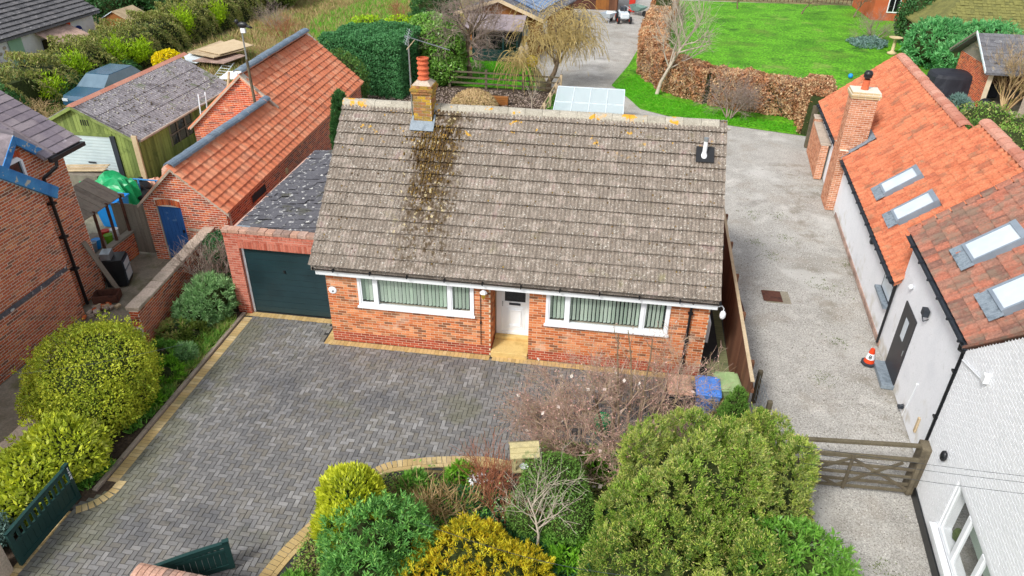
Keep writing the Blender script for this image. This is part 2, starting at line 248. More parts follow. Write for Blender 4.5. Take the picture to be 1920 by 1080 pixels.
# ---------------------------------------------------------------- helpers
def V(*a): return Vector(a)
def tag(o, label=None, cat=None, group=None, kind=None):
    if label: o['label'] = label
    if cat: o['category'] = cat
    if group: o['group'] = group
    if kind: o['kind'] = kind
    return o
def thing(name, label, cat, loc, group=None):
    o = bpy.data.objects.new(name, None); o.empty_display_size = .2; o.location = loc; COL.objects.link(o)
    tag(o, label, cat, group); bpy.context.view_layer.update(); return o
def par(o, parent):
    if parent is not None:
        o.parent = parent
        wm = Matrix.Identity(4); q = parent; chain = []
        while q is not None: chain.append(q); q = q.parent
        for q in reversed(chain): wm = wm @ q.matrix_parent_inverse @ q.matrix_basis
        o.matrix_parent_inverse = wm.inverted()
    return o
class MB:
    def __init__(s, X=None): s.v = []; s.f = []; s.m = []; s.t = []; s.X = X
    def vv(s, pts):
        i = len(s.v)
        for p in pts:
            p = Vector(p); s.v.append(tuple(s.X @ p) if s.X is not None else tuple(p))
        return i
    def face(s, idx, mi=0, t=0): s.f.append(tuple(idx)); s.m.append(mi); s.t.append(t)
    def poly(s, pts, mi=0, t=0):
        i = s.vv(pts); s.face(range(i, i+len(pts)), mi, t); return s
    def bx(s, x0, x1, y0, y1, z0, z1, mi=0, t=0, R=None):
        P = [(x, y, z) for z in (z0, z1) for (x, y) in ((x0, y0), (x1, y0), (x1, y1), (x0, y1))]
        if R is not None: P = [R @ Vector(p) for p in P]
        i = s.vv(P)
        for q in ((3,2,1,0),(4,5,6,7),(0,1,5,4),(1,2,6,5),(2,3,7,6),(3,0,4,7)): s.face([i+k for k in q], mi, t)
        return s
    def prism(s, pts, vec, mi=0, t=0):
        n = len(pts); vec = Vector(vec); i = s.vv(list(pts)+[Vector(p)+vec for p in pts])
        s.face(range(i+n-1, i-1, -1), mi, t); s.face(range(i+n, i+2*n), mi, t)
        for k in range(n): s.face((i+k, i+(k+1) % n, i+n+(k+1) % n, i+n+k), mi, t)
        return s
    def tube(s, p0, p1, r0, r1=None, k=8, mi=0, t=0, cap=True):
        if r1 is None: r1 = r0
        p0 = Vector(p0); p1 = Vector(p1); d = (p1-p0).normalized(); a = d.orthogonal().normalized(); b = d.cross(a)
        ring = [a*math.cos(2*math.pi*j/k)+b*math.sin(2*math.pi*j/k) for j in range(k)]
        i = s.vv([p0+r0*q for q in ring]+[p1+r1*q for q in ring])
        for j in range(k): s.face((i+j, i+(j+1) % k, i+k+(j+1) % k, i+k+j), mi, t)
        if cap: s.face(range(i+k-1, i-1, -1), mi, t); s.face(range(i+k, i+2*k), mi, t)
        return s
    def path(s, pts, r, k=6, mi=0, t=0):
        for a, b in zip(pts, pts[1:]): s.tube(a, b, r, r, k, mi, t)
        return s
    def lathe(s, c, prof, k=16, mi=0, t=0):
        c = Vector(c); i = s.vv([c+Vector((r*math.cos(2*math.pi*j/k), r*math.sin(2*math.pi*j/k), z)) for r, z in prof for j in range(k)])
        for a in range(len(prof)-1):
            for j in range(k): s.face((i+a*k+j, i+a*k+(j+1) % k, i+(a+1)*k+(j+1) % k, i+(a+1)*k+j), mi, t)
        s.face(range(i+k-1, i-1, -1), mi, t); s.face(range(i+(len(prof)-1)*k, i+len(prof)*k), mi, t)
        return s
    def ell(s, c, r, k=12, rings=7, mi=0, t=0, nz=0):
        prof = []; c = Vector(c); pts = []
        for a in range(rings+1):
            th = math.pi*a/rings
            for j in range(k):
                ph = 2*math.pi*j/k; w = 1+nz*random.uniform(-1, 1)
                pts.append(c+Vector((r[0]*math.sin(th)*math.cos(ph)*w, r[1]*math.sin(th)*math.sin(ph)*w, r[2]*math.cos(th)*w)))
        i = s.vv(pts)
        for a in range(rings):
            for j in range(k): s.face((i+a*k+j, i+a*k+(j+1) % k, i+(a+1)*k+(j+1) % k, i+(a+1)*k+j), mi, t)
        return s
    def obj(s, name, mats, parent=None, smooth=False, bevel=0):
        me = bpy.data.meshes.new(name); me.from_pydata(s.v, [], s.f)
        mats = mats if isinstance(mats, (list, tuple)) else [mats]
        for m in mats: me.materials.append(M[m] if isinstance(m, str) else m)
        me.polygons.foreach_set('material_index', s.m)
        a = me.attributes.new('tone', 'FLOAT', 'FACE'); a.data.foreach_set('value', s.t)
        if smooth: me.polygons.foreach_set('use_smooth', [True]*len(s.f))
        me.update(); o = bpy.data.objects.new(name, me); COL.objects.link(o)
        if bevel:
            bv = o.modifiers.new('bevel', 'BEVEL'); bv.width = bevel; bv.segments = 2; bv.limit_method = 'ANGLE'
        return par(o, parent)
def npmesh(name, Vt, F, tone, mats, parent=None, mi=None, smooth=False):
    k = F.shape[1]; me = bpy.data.meshes.new(name); me.vertices.add(len(Vt)); me.vertices.foreach_set('co', Vt.astype(np.float32).ravel())
    me.loops.add(F.size); me.loops.foreach_set('vertex_index', F.astype(np.int32).ravel())
    me.polygons.add(len(F)); me.polygons.foreach_set('loop_start', (np.arange(len(F))*k).astype(np.int32))
    mats = mats if isinstance(mats, (list, tuple)) else [mats]
    for m in mats: me.materials.append(M[m] if isinstance(m, str) else m)
    if mi is not None: me.polygons.foreach_set('material_index', mi.astype(np.int32))
    me.polygons.foreach_set('use_smooth', np.full(len(F), bool(smooth)))
    me.update(calc_edges=True)
    a = me.attributes.new('tone', 'FLOAT', 'FACE'); a.data.foreach_set('value', np.asarray(tone, np.float32))
    o = bpy.data.objects.new(name, me); COL.objects.link(o); return par(o, parent)

# pieces: bricks, tiles, blocks; the nearest become objects, the rest one mesh
PROTO = {}
def proto(key, verts, quads): PROTO[key] = (np.array(verts, float), np.array(quads, int))
proto('brick', [(x, y, z) for x in (0, 1) for y in (0, 1) for z in (0, 1)], [(4,6,7,5),(2,3,7,6),(0,4,5,1),(1,5,7,3),(0,2,6,4)])
def tile_proto(key, w, g, prof, n, noseh, lift, top):
    vs = []
    for j in range(n+1):
        u = j/n; vs.append((u*w, 0, prof(u)+lift))
    for j in range(n+1):
        u = j/n; vs.append((u*w, g, prof(u)+top))
    for dz in (noseh, 0):
        for j in range(n+1):
            u = j/n; vs.append((u*w, .022 if dz else 0, prof(u)+lift-dz))
    q = [(j, j+1, n+1+j+1, n+1+j) for j in range(n)]+[(2*(n+1)+j, 2*(n+1)+j+1, 3*(n+1)+j+1, 3*(n+1)+j) for j in range(n)]
    proto(key, vs, q)
tile_proto('conc', .295, .375, lambda u: .034*(.5+.5*math.cos(2*math.pi*3*u))**.6, 15, .060, .068, .004)
tile_proto('pan', .290, .360, lambda u: .082*max(0, math.sin(math.pi*(u-.54)/.46))**.6 if u > .54 else -.014*math.sin(math.pi*u/.54), 13, .028, .050, .016)
tile_proto('panflat', .30, .30, lambda u: .016*math.sin(2*math.pi*(u-.1)), 6, .030, .048, .008)
tile_proto('flat', .255, .245, lambda u: 0, 1, .012, .018, .004)
_CW = np.array([[*_R], [*_U], [*_F]])
def camproj(P):
    d = (np.asarray(P)-np.array([0, 0, CH])) @ _CW.T
    z = np.maximum(d[:, 2], .01); return 960+FPX*d[:, 0]/z, 540-FPX*d[:, 1]/z, d[:, 2]
class Pieces:
    def __init__(s): s.it = []
    def add(s, key, m4, mi=0, full=True): s.it.append((key, m4, mi, full))
    def finish(s, parent, name, mats, limit=300):
        if not s.it: return
        O = np.array([m[:3, 3]+m[:3, :3] @ np.array([.5, .5, .5]) if k == 'brick' else m[:3, 3] for k, m, _, _ in s.it])
        x, y, z = camproj(O); ok = (x > -5) & (x < 1925) & (y > -5) & (y < 1085) & (z > 0)
        full = np.array([i[3] for i in s.it]); d = np.where(ok & full, np.linalg.norm(O-np.array([0, 0, CH]), axis=1), 1e9)
        order = np.argsort(d); sel = set(int(i) for i in order[:limit] if d[i] < 1e8)
        cache = {}
        mats = [M[m] if isinstance(m, str) else m for m in (mats if isinstance(mats, (list, tuple)) else [mats])]
        for i in sorted(sel):
            key, m4, mi, _ = s.it[i]; ck = (key, mi)
            if ck not in cache:
                me = bpy.data.meshes.new(name); vs, qs = PROTO[key]; me.from_pydata([tuple(v) for v in vs], [], [tuple(int(a) for a in q) for q in qs])
                me.materials.append(mats[mi]); me.polygons.foreach_set('use_smooth', [key != 'brick']*len(qs)); me.update(); cache[ck] = me
            o = bpy.data.objects.new(name, cache[ck]); COL.objects.link(o)
            par(o, parent); o.matrix_basis = Matrix([list(map(float, r)) for r in m4])
        rest = [i for i in range(len(s.it)) if i not in sel]
        if rest:
            Vs = []; Fs = []; T = []; MI = []; n = 0
            for i in rest:
                key, m4, mi, _ = s.it[i]; vs, qs = PROTO[key]
                Vs.append(vs @ m4[:3, :3].T+m4[:3, 3]); Fs.append(qs+n); n += len(vs)
                T += [random.random()]*len(qs); MI += [mi]*len(qs)
            o = npmesh(name+'s', np.vstack(Vs), np.vstack(Fs), T, mats, parent, np.array(MI), smooth=(s.it[rest[0]][0] != 'brick')); o['kind'] = 'stuff'
def m4(X, Y, Z, O):
    m = np.eye(4); m[:3, 0] = X; m[:3, 1] = Y; m[:3, 2] = Z; m[:3, 3] = O; return m
def bricks(pc, O, U, L, H, holes=(), rng_fn=None, mi=0, mi_fn=None, proud=.005, part=True, cw=.225, ch=.075, soldier=None, z0=0, jig=.001, jt=.014):
    O = np.array(O, float); U = np.array(U, float); U /= np.linalg.norm(U); Z = np.array([0, 0, 1.]); N = np.cross(U, Z)
    r = 0; v = z0
    while v+ch*.6 < H:
        vc = v+ch/2; a, b = (0, L) if rng_fn is None else rng_fn(vc)
        u = -cw+(r % 2)*cw/2
        while u < b:
            iv = [(max(u+jt*.45, a), min(u+cw-jt*.45, b))]
            for (h0, h1, k0, k1) in holes:
                if k0 < vc < k1:
                    nx = []
                    for (p, q) in iv:
                        if h0 > p: nx.append((p, min(q, h0)))
                        if h1 < q: nx.append((max(p, h1), q))
                    iv = nx
            for (p, q) in iv:
                if q-p > .03:
                    pr = proud+random.uniform(-jig, jig)
                    pc.add('brick', m4(N*pr, U*(q-p), Z*(ch-jt), O+U*p+Z*(v+jt/2)), mi_fn(p, vc) if mi_fn else mi, part and q-p > cw*.9)
            u += cw
        v += ch; r += 1
def slab(mb, O, U, L, H, T, holes=(), mi=0):
    """vertical wall core of thickness T behind its face, with rectangular openings"""
    O = Vector(O); U = Vector(U).normalized(); Z = Vector((0, 0, 1)); N = U.cross(Z)
    us = sorted({0, L, *[min(max(h[0], 0), L) for h in holes], *[min(max(h[1], 0), L) for h in holes]}); zs = sorted({0, H, *[min(max(h[2], 0), H) for h in holes], *[min(max(h[3], 0), H) for h in holes]})
    for a, b in zip(us, us[1:]):
        for c, d in zip(zs, zs[1:]):
            if any(h[0] <= (a+b)/2 <= h[1] and h[2] <= (c+d)/2 <= h[3] for h in holes): continue
            P = [O+U*a+Z*c, O+U*b+Z*c, O+U*b+Z*d, O+U*a+Z*d]; mb.prism(P, -N*T, mi)
def tiles(pc, key, O, U, Vv, nu, nv, w, g, mi=0, skip=None, part=True, jig=.004, full=None):
    """O eave corner, U along eave, Vv up the slope"""
    O = np.array(O, float); U = np.array(U, float)/np.linalg.norm(U); Vv = np.array(Vv, float)/np.linalg.norm(Vv); N = np.cross(U, Vv)
    if N[2] < 0: O = O+U*(nu*w); U = -U; N = -N
    for j in range(nv):
        for i in range(nu):
            P = O+U*(i*w)+Vv*(j*g)
            if skip and skip(i, j, P): continue
            a = random.gauss(0, 1)*jig*.6; Up = U+N*a*.5
            pc.add(key, m4(Up, Vv+N*random.gauss(0, 1)*jig, N, P+N*random.gauss(0, 1)*jig*.4), mi, part)

# vegetation -------------------------------------------------------------
def unit(a): return a/np.maximum(np.linalg.norm(a, axis=1, keepdims=True), 1e-9)
def leafmesh(name, P, D, N, L, Wd, tone, m, parent=None):
    D = unit(D); Sd = unit(np.cross(D, N)); n = len(P); L = np.broadcast_to(L, (n,))[:, None]; Wd = np.broadcast_to(Wd, (n,))[:, None]
    Vt = np.empty((n, 4, 3)); Vt[:, 0] = P-D*L*.5; Vt[:, 1] = P+Sd*Wd*.5-D*L*.05; Vt[:, 2] = P+D*L*.5; Vt[:, 3] = P-Sd*Wd*.5-D*L*.05
    return npmesh(name, Vt.reshape(-1, 3), np.arange(n*4).reshape(n, 4), tone, m, parent)
def lump(u, seed, amp):
    r = np.random.default_rng(seed); s = np.zeros(len(u))
    for f in (2.2, 3.7, 6.1, 10., 17., 27.):
        k = r.normal(size=3)*f; s += np.sin(u @ k+r.uniform(0, 6.28))/f**.45
    return 1+amp*s*.5
def shell(blobs, n, amp=.1, depth=.25, seed=1, zmin=.02):
    r = np.random.default_rng(seed); A = np.array([b[3]*b[4]+b[4]*b[5]+b[3]*b[5] for b in blobs]); A = A/A.sum()
    k = r.choice(len(blobs), n, p=A); B = np.array(blobs)[k]; u = unit(r.normal(size=(n, 3)))
    rad = np.ones(n)
    for i in range(len(blobs)):
        mk = k == i
        if mk.any(): rad[mk] = lump(u[mk], seed*31+i, amp)
    rr = rad*(1-depth*r.random(n)**1.6)
    P = B[:, :3]+u*B[:, 3:6]*rr[:, None]; Nn = unit(u/B[:, 3:6])
    keep = P[:, 2] > zmin
    for i, b in enumerate(blobs):
        q = np.linalg.norm((P-np.array(b[:3]))/np.array(b[3:6]), axis=1); keep &= (k == i) | (q > .8)
    return P[keep], Nn[keep], k[keep]
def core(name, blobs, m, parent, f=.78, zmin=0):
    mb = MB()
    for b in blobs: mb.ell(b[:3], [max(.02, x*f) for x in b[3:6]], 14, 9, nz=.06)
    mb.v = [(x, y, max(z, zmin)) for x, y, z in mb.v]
    return mb.obj(name, 'inner_shade', parent, smooth=True)  # solid dark core, shade painted in behind the leaf shell
def bush(name, label, cat, blobs, n, L, Wd, m, amp=.1, depth=.25, up=.2, out=.4, jitter=.7, seed=1, group=None, stem=True, parent=None, cf=.78, tonec=.5):
    c = np.mean(np.array(blobs)[:, :2], axis=0)
    t = parent or thing(name, label, cat, (c[0], c[1], 0), group)
    P, Nn, k = shell(blobs, n, amp, depth, seed); r = np.random.default_rng(seed+5); n = len(P)
    D = unit(r.normal(size=(n, 3)))*(1-out)+Nn*out; D[:, 2] += up
    N2 = unit(Nn+r.normal(size=(n, 3))*jitter)
    cl = (np.sin(P[:, 0]*5+seed)+np.sin(P[:, 1]*6.1)+np.sin(P[:, 2]*7.3))/6+.5
    tone = (1-tonec)*r.random(n)+tonec*np.clip(cl+r.normal(size=n)*.12, 0, .999)
    leafmesh('foliage', P, D, N2, L*r.uniform(.7, 1.3, n), Wd*r.uniform(.7, 1.2, n), tone*.98, m, t)
    if cf: core('shade_core', blobs, m, t, cf)
    if stem:
        mb = MB()
        for i in range(4):
            a = random.uniform(0, 6.28); mb.tube((c[0]+.06*math.cos(a), c[1]+.06*math.sin(a), -.02), (c[0]+.3*math.cos(a), c[1]+.3*math.sin(a), max(.3, blobs[0][2])), .03, .015, 5)
        mb.obj('stem', 'bark', t)
    return t
def sprays(blobs, nt, per, L, Wd, size, seed, amp=.12, up=.6, depth=.15, spread=.6):
    """tufts of narrow leaves fanning outward and up from points on the shell"""
    P, Nn, k = shell(blobs, nt, amp, depth, seed); r = np.random.default_rng(seed+9); n = len(P)
    ax = unit(Nn+np.array([0, 0, up])+r.normal(size=(n, 3))*.25)
    PP = np.repeat(P, per, 0); AX = np.repeat(ax, per, 0); q = len(PP)
    D = unit(AX+r.normal(size=(q, 3))*spread); off = r.random(q)[:, None]*size
    PP = PP+AX*off+D*L*.5+r.normal(size=(q, 3))*size*.18
    N2 = unit(np.cross(D, r.normal(size=(q, 3))))
    tone = np.clip(np.repeat(r.random(n), per)*.55+r.random(q)*.45, 0, .98)
    return PP, D, N2, tone
def spraybush(name, label, cat, blobs, nt, per, L, Wd, size, m, seed=1, amp=.12, up=.6, spread=.6, group=None, cf=.8, parent=None, depth=.15):
    c = np.mean(np.array(blobs)[:, :2], axis=0); t = parent or thing(name, label, cat, (c[0], c[1], 0), group)
    P, D, N2, tone = sprays(blobs, nt, per, L, Wd, size, seed, amp, up, depth, spread); r = np.random.default_rng(seed)
    leafmesh('foliage', P, D, N2, L*r.uniform(.6, 1.3, len(P)), Wd, tone, m, t)
    if cf: core('shade_core', blobs, m, t, cf)
    mb = MB(); mb.tube((c[0], c[1], -.02), (c[0], c[1], max(.3, blobs[0][2])), .06, .03, 6); mb.obj('trunk', 'bark', t)
    return t
def segmesh(name, segs, m, parent, k=4):
    if not segs: return
    A = np.array([s[0] for s in segs]); B = np.array([s[1] for s in segs]); r0 = np.array([s[2] for s in segs])[:, None]; r1 = np.array([s[3] for s in segs])[:, None]
    d = unit(B-A); ref = np.where(np.abs(d[:, 2:3]) > .9, np.array([[1., 0, 0]]), np.array([[0, 0, 1.]])); a = unit(np.cross(d, ref)); b = np.cross(d, a); n = len(A)
    Vt = np.empty((n, 2*k, 3))
    for j in range(k):
        q = a*math.cos(2*math.pi*j/k)+b*math.sin(2*math.pi*j/k); Vt[:, j] = A+q*r0; Vt[:, k+j] = B+q*r1
    base = (np.arange(n)*2*k)[:, None]
    F = np.concatenate([base+np.array([[j, (j+1) % k, k+(j+1) % k, k+j]]) for j in range(k)], 0)
    tone = np.tile(np.random.default_rng(3).random(n), k)
    return npmesh(name, Vt.reshape(-1, 3), F, tone*.98, m, parent, smooth=True)
def grow(p, d, L, R, lv, nc, ang, up, seed, steps=4, wob=.18, shrink=.68, tips=None, start=.3):
    """recursive branching, returns list of segments per level"""
    rd = random.Random(seed); out = {}
    def rec(p, d, L, R, l):
        p = Vector(p); d = Vector(d).normalized(); pts = [p.copy()]; st = steps if l < 2 else 3
        for i in range(st):
            d = (d+Vector((rd.gauss(0, wob), rd.gauss(0, wob), rd.gauss(0, wob)+up*.15))).normalized()
            q = p+d*L/st; r0 = R*(1-.6*i/st); r1 = R*(1-.6*(i+1)/st)
            out.setdefault(l, []).append((tuple(p), tuple(q), max(r0, .0035), max(r1, .003))); p = q; pts.append((p.copy()))
        if tips is not None and l >= lv-1: tips.append(tuple(p))
        if l < lv:
            for c in range(nc[l] if isinstance(nc, (list, tuple)) else nc):
                f = rd.uniform(start, 1.0); k = min(st-1, int(f*st)); b = pts[k].lerp(pts[k+1], f*st-k if f*st-k <= 1 else 1)
                ax = d.orthogonal().normalized(); ax.rotate(Matrix.Rotation(rd.uniform(0, 6.28), 3, d)); nd = d.copy(); nd.rotate(Matrix.Rotation(math.radians(rd.uniform(ang*.6, ang*1.3)), 3, ax))
                rec(b, nd, L*shrink*rd.uniform(.7, 1.2), R*.5*(1-.3*f), l+1)
    rec(p, d, L, R, 0); return out
def tuftfield(name, pts, per, L, Wd, m, parent=None, spread=.5, seed=2, droop=0):
    """grass-like blades in tufts standing at pts"""
    r = np.random.default_rng(seed); P = np.repeat(np.asarray(pts, float), per, 0); n = len(P)
    D = unit(np.stack([r.normal(size=n)*spread, r.normal(size=n)*spread, np.ones(n)*(1-droop)], 1)); Ln = L*r.uniform(.5, 1.3, n)
    P = P+np.stack([r.normal(size=n)*.04, r.normal(size=n)*.04, np.zeros(n)], 1)+D*Ln[:, None]*.5
    return leafmesh(name, P, D, unit(np.cross(D, r.normal(size=(n, 3)))), Ln, Wd, np.clip(np.repeat(r.random(len(pts)), per)*.5+r.random(n)*.5, 0, .98), m, parent)
def inpoly(x, y, poly):
    c = False; j = len(poly)-1
    for i in range(len(poly)):
        xi, yi = poly[i]; xj, yj = poly[j]
        if (yi > y) != (yj > y) and x < (xj-xi)*(y-yi)/(yj-yi)+xi: c = not c
        j = i
    return c
def scatter(poly, n, z=0, seed=1):
    r = random.Random(seed); xs = [p[0] for p in poly]; ys = [p[1] for p in poly]; out = []
    while len(out) < n:
        x = r.uniform(min(xs), max(xs)); y = r.uniform(min(ys), max(ys))
        if inpoly(x, y, poly): out.append((x, y, z))
    return out
def sheet(name, poly, z, m, kind='structure', thick=0):
    mb = MB(); mb.poly([(x, y, z) for x, y in poly]); o = mb.obj(name, m); o['kind'] = kind; return o
def hedge(name, label, cat, path, w, h, n, L, Wd, m, seed=1, group=None, mats2=None, amp=.08, top_round=.25, z0=0):
    P = np.array(path, float); seg = np.linalg.norm(np.diff(P, axis=0), axis=1); cum = np.concatenate([[0], np.cumsum(seg)]); tot = cum[-1]
    t = thing(name, label, cat, (P[len(P)//2][0], P[len(P)//2][1], 0), group); r = np.random.default_rng(seed)
    s = r.random(n)*tot; i = np.clip(np.searchsorted(cum, s)-1, 0, len(seg)-1); f = (s-cum[i])/seg[i]
    C = P[i]*(1-f)[:, None]+P[i+1]*f[:, None]; tan = (P[i+1]-P[i])/seg[i][:, None]; nr = np.stack([tan[:, 1], -tan[:, 0]], 1)
    per = 2*h+w; q = r.random(n)*per; side = np.where(q < h, -1, np.where(q < h+w, 0, 1))
    u = np.where(side == -1, -w/2, np.where(side == 1, w/2, (q-h)-w/2)); z = np.where(side == -1, q, np.where(side == 1, q-h-w, h))
    k = (z/h)**6*top_round; u = u*(1-k*np.abs(u)/(w/2)*.5)
    lm = amp*(np.sin(s*1.7+seed)+np.sin(s*4.1+z*3)+np.sin(s*9.3+z*7)*.7)
    inn = (r.random(n)**1.5)*.22
    nx = np.where(side == 0, 0, side); nzv = np.where(side == 0, 1., .15)
    uu = u+nx*(lm-inn); zz = z+np.where(side == 0, lm-inn, 0)+z0
    Pos = np.stack([C[:, 0]+nr[:, 0]*uu, C[:, 1]+nr[:, 1]*uu, np.maximum(zz, .03)], 1); Nn = unit(np.stack([nr[:, 0]*nx, nr[:, 1]*nx, nzv], 1))
    D = unit(r.normal(size=(n, 3))*.7+Nn*.4+np.array([0, 0, .2])); N2 = unit(Nn+r.normal(size=(n, 3))*.6)
    tone = np.clip(.5*r.random(n)+.5*(np.sin(s*2.3)+np.sin(s*5.7+z*4)+2)/4, 0, .98)
    leafmesh('foliage', Pos, D, N2, L*r.uniform(.7, 1.3, n), Wd*r.uniform(.7, 1.2, n), tone, m, t)
    mb = MB(); w2 = w/2-.18
    for a in range(len(P)-1):
        ta = (P[a+1]-P[a]); ta = ta/np.linalg.norm(ta); na = np.array([ta[1], -ta[0]])
        A = P[a]; B = P[a+1]
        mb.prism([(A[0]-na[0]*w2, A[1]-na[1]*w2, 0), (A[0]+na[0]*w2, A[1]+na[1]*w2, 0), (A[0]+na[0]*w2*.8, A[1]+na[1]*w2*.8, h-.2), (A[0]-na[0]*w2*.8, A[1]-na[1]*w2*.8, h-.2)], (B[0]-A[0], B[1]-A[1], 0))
    mb.obj('shade_core', 'inner_shade', t); return t

# ================================================================ THE SETTING
sheet('ground', [(-400, -200), (400, -200), (400, 600), (-400, 600)], -.06, 'rough')
DRIVE = [(-9.9, 16.1), (-7.0, 16.1), (-7.0, 15.12), (2.72, 15.12), (2.72, 22.2), (3.6, 22.2), (3.45, 12.4), (1.2, 11.96), (-1.06, 11.28), (-2.23, 11.26), (-3.59, 10.98), (-4.4, 10.52), (-5.15, 8.94), (-5.5, 7.9), (-5.7, 5.6), (-10.2, 5.6), (-10.15, 8.75), (-9.8, 9.1), (-9.75, 10)]
drive = sheet('driveway', [(-11, 5), (-5.2, 5), (-5.2, 8), (-4.6, 9.6), (-3.6, 10.9), (3.6, 11.2), (3.6, 22.2), (2.6, 22.2), (2.6, 16.3), (-11, 16.3)], -.016, 'joint')
sheet('gravel_drive', [(3.58, 4), (3.58, 22.2), (-8, 22.2), (-8, 28.5), (-3.2, 29), (-3.4, 39.4), (-6.6, 50), (-5, 70), (14, 70), (14, 4)], -.03, 'gravel')
LAWN = [(-.3, 41.4), (.7, 39), (1.3, 37.3), (2.8, 36.3), (5.2, 35.6), (8.95, 34.6), (10.6, 34.4), (13, 36), (21, 44), (24, 58), (26, 70.5), (4.6, 69.5), (2.9, 62), (1.4, 52), (.6, 46)]
sheet('lawn', LAWN, -.012, 'lawn')
sheet('back_lawn_patch', [(-12, 39.6), (-4.3, 39.6), (-5.6, 46), (-12, 46)], -.012, 'lawn')
sheet('garden_soil', [(-15, 22.3), (-3.1, 22.3), (-3.1, 39.5), (-15, 39.5)], -.018, 'soil')
sheet('yard_concrete', [(-22, 5), (-11.4, 5), (-11.4, 19.5), (-14.2, 26), (-22, 26)], -.025, 'concrete')
sheet('left_flower_bed', [(-12.3, 5.4), (-10.1, 5.4), (-10.13, 8.72), (-9.86, 8.94), (-9.69, 9.25), (-9.68, 9.6), (-9.9, 9.7), (-10.02, 16.0), (-10.2, 19), (-12.3, 19)], -.003, 'soil')
sheet('front_flower_bed', [(-5.35, 7), (-5.3, 7.9), (-4.95, 8.9), (-4.2, 10.3), (-3.5, 10.75), (-2.2, 11.02), (-1.0, 11.05), (1.3, 11.7), (3.55, 12.3), (4.6, 12), (5.0, 7), (5, 4), (-5.6, 4)], -.004, 'soil')
sheet('patio', [(15.5, 39), (24, 39), (24, 46), (20, 46.5), (15.2, 43)], -.008, 'concrete')

# block paving -------------------------------------------------------------
pv = Pieces(); c = .105
def is_edge(x, y):
    if x < (-9.70 if y > 9.1 else -10.1): return True
    if y > 15.0 and x > -7.25 and x < 2.95: return True
    if y > 15.93: return True
    if x > 3.36: return True
    return False
BEDP = [(-5.72, 6.5), (-5.5, 7.9), (-5.15, 8.94), (-4.4, 10.52), (-3.59, 10.98), (-2.23, 11.26), (-1.06, 11.26), (1.2, 11.96)]
def dseg(x, y, P):
    best = 9
    for (a, b), (c2, d) in zip(P, P[1:]):
        t = max(0, min(1, ((x-a)*(c2-a)+(y-b)*(d-b))/((c2-a)**2+(d-b)**2))); best = min(best, math.hypot(x-a-t*(c2-a), y-b-t*(d-b)))
    return best
for i in range(-102, 36):
    for j in range(52, 212):
        k = (i-j) % 4
        if k not in (0, 3): continue
        x0, y0 = i*c, j*c; w, h = (2*c, c) if k == 0 else (c, 2*c); cx, cy = x0+w/2, y0+h/2
        if not inpoly(cx, cy, DRIVE) or is_edge(cx, cy) or dseg(cx, cy, BEDP) < .08: continue
        side = cx > 2.72 and cy > 14.9
        z = random.gauss(0, .0012)
        pv.add('brick', m4(np.array([w-.013, 0, 0]), np.array([0, h-.013, 0]), np.array([0, 0, .03]), np.array([x0+.0065, y0+.0065, -.032+z])), 1 if side else 0, not side)
pv.finish(drive, 'block_paver', ['paver', 'paver_green'], 300)
ed = Pieces()
def edge_row(p, q, wdt, bl, mi, n_rows=1, gap=.006):
    p = np.array(p, float); q = np.array(q, float); L = np.linalg.norm(q-p); d = (q-p)/L; nn = np.array([-d[1], d[0]]); k = int(L/bl)
    for r in range(n_rows):
        for a in range(k):
            o = p+d*a*bl+nn*r*wdt
            ed.add('brick', m4(np.array([*(d*(bl-gap)), 0]), np.array([*(nn*(wdt-gap)), 0]), np.array([0, 0, .03]), np.array([o[0], o[1], -.026+random.gauss(0, .001)])), mi)
edge_row((-7.2, 14.94), (-2.62, 14.94), .205, c, 1); edge_row((-2.62, 14.94), (3.0, 14.94), .205, c, 1)
edge_row((-9.9, 15.88), (-7.1, 15.88), .205, c, 1); edge_row((-7.0, 15.1), (-7.0, 15.9), .205, c, 1)
edge_row((-9.64, 9.5), (-9.64, 15.9), .24, c, 0); edge_row((-10.06, 5.6), (-10.08, 8.72), .20, c, 0)
edge_row((3.32, 15.0), (3.36, 21.5), -.2, c, 2)
def smooth_path(P, k=12):
    P = [np.array(p, float) for p in P]; P = [2*P[0]-P[1]]+P+[2*P[-1]-P[-2]]; out = []
    for i in range(1, len(P)-2):
        for t_ in np.linspace(0, 1, k, endpoint=False): a, b, c2, d = P[i-1:i+3]; out.append(.5*((2*b)+(c2-a)*t_+(2*a-5*b+4*c2-d)*t_**2+(3*b-a-3*c2+d)*t_**3))
    return np.array(out+[P[-2]])
def edge_path(P, off, wdt, bl, mi):
    P = smooth_path(P); sg = np.linalg.norm(np.diff(P, axis=0), axis=1); cum = np.concatenate([[0], np.cumsum(sg)]); u = 0
    while u < cum[-1]-bl:
        i = min(np.searchsorted(cum, u+bl/2)-1, len(sg)-1); f = (u+bl/2-cum[i])/sg[i]; q = P[i]*(1-f)+P[i+1]*f; d = (P[i+1]-P[i])/sg[i]; nn = np.array([-d[1], d[0]]); o = q-d*bl/2+nn*off
        ed.add('brick', m4(np.array([*(d*(bl-.007)), 0]), np.array([*(nn*(wdt-.007)), 0]), np.array([0, 0, .03]), np.array([o[0], o[1], -.025+random.gauss(0, .001)])), mi); u += bl
edge_path(BEDP, 0, .205, c, 0); edge_path(BEDP, -.11, .105, .205, 0)
edge_path([(-9.66, 9.55), (-9.68, 9.25), (-9.84, 8.95), (-10.12, 8.72)], 0, .2, c, 0)
ed.finish(drive, 'edging_block', ['paver_buff', 'paver_yellow', 'paver_green'], 300)
kb = thing('garden_kerb', 'weathered timber and stone kerb between driveway and the left flower bed', 'kerb', (-9.97, 12, 0))
y = 9.2
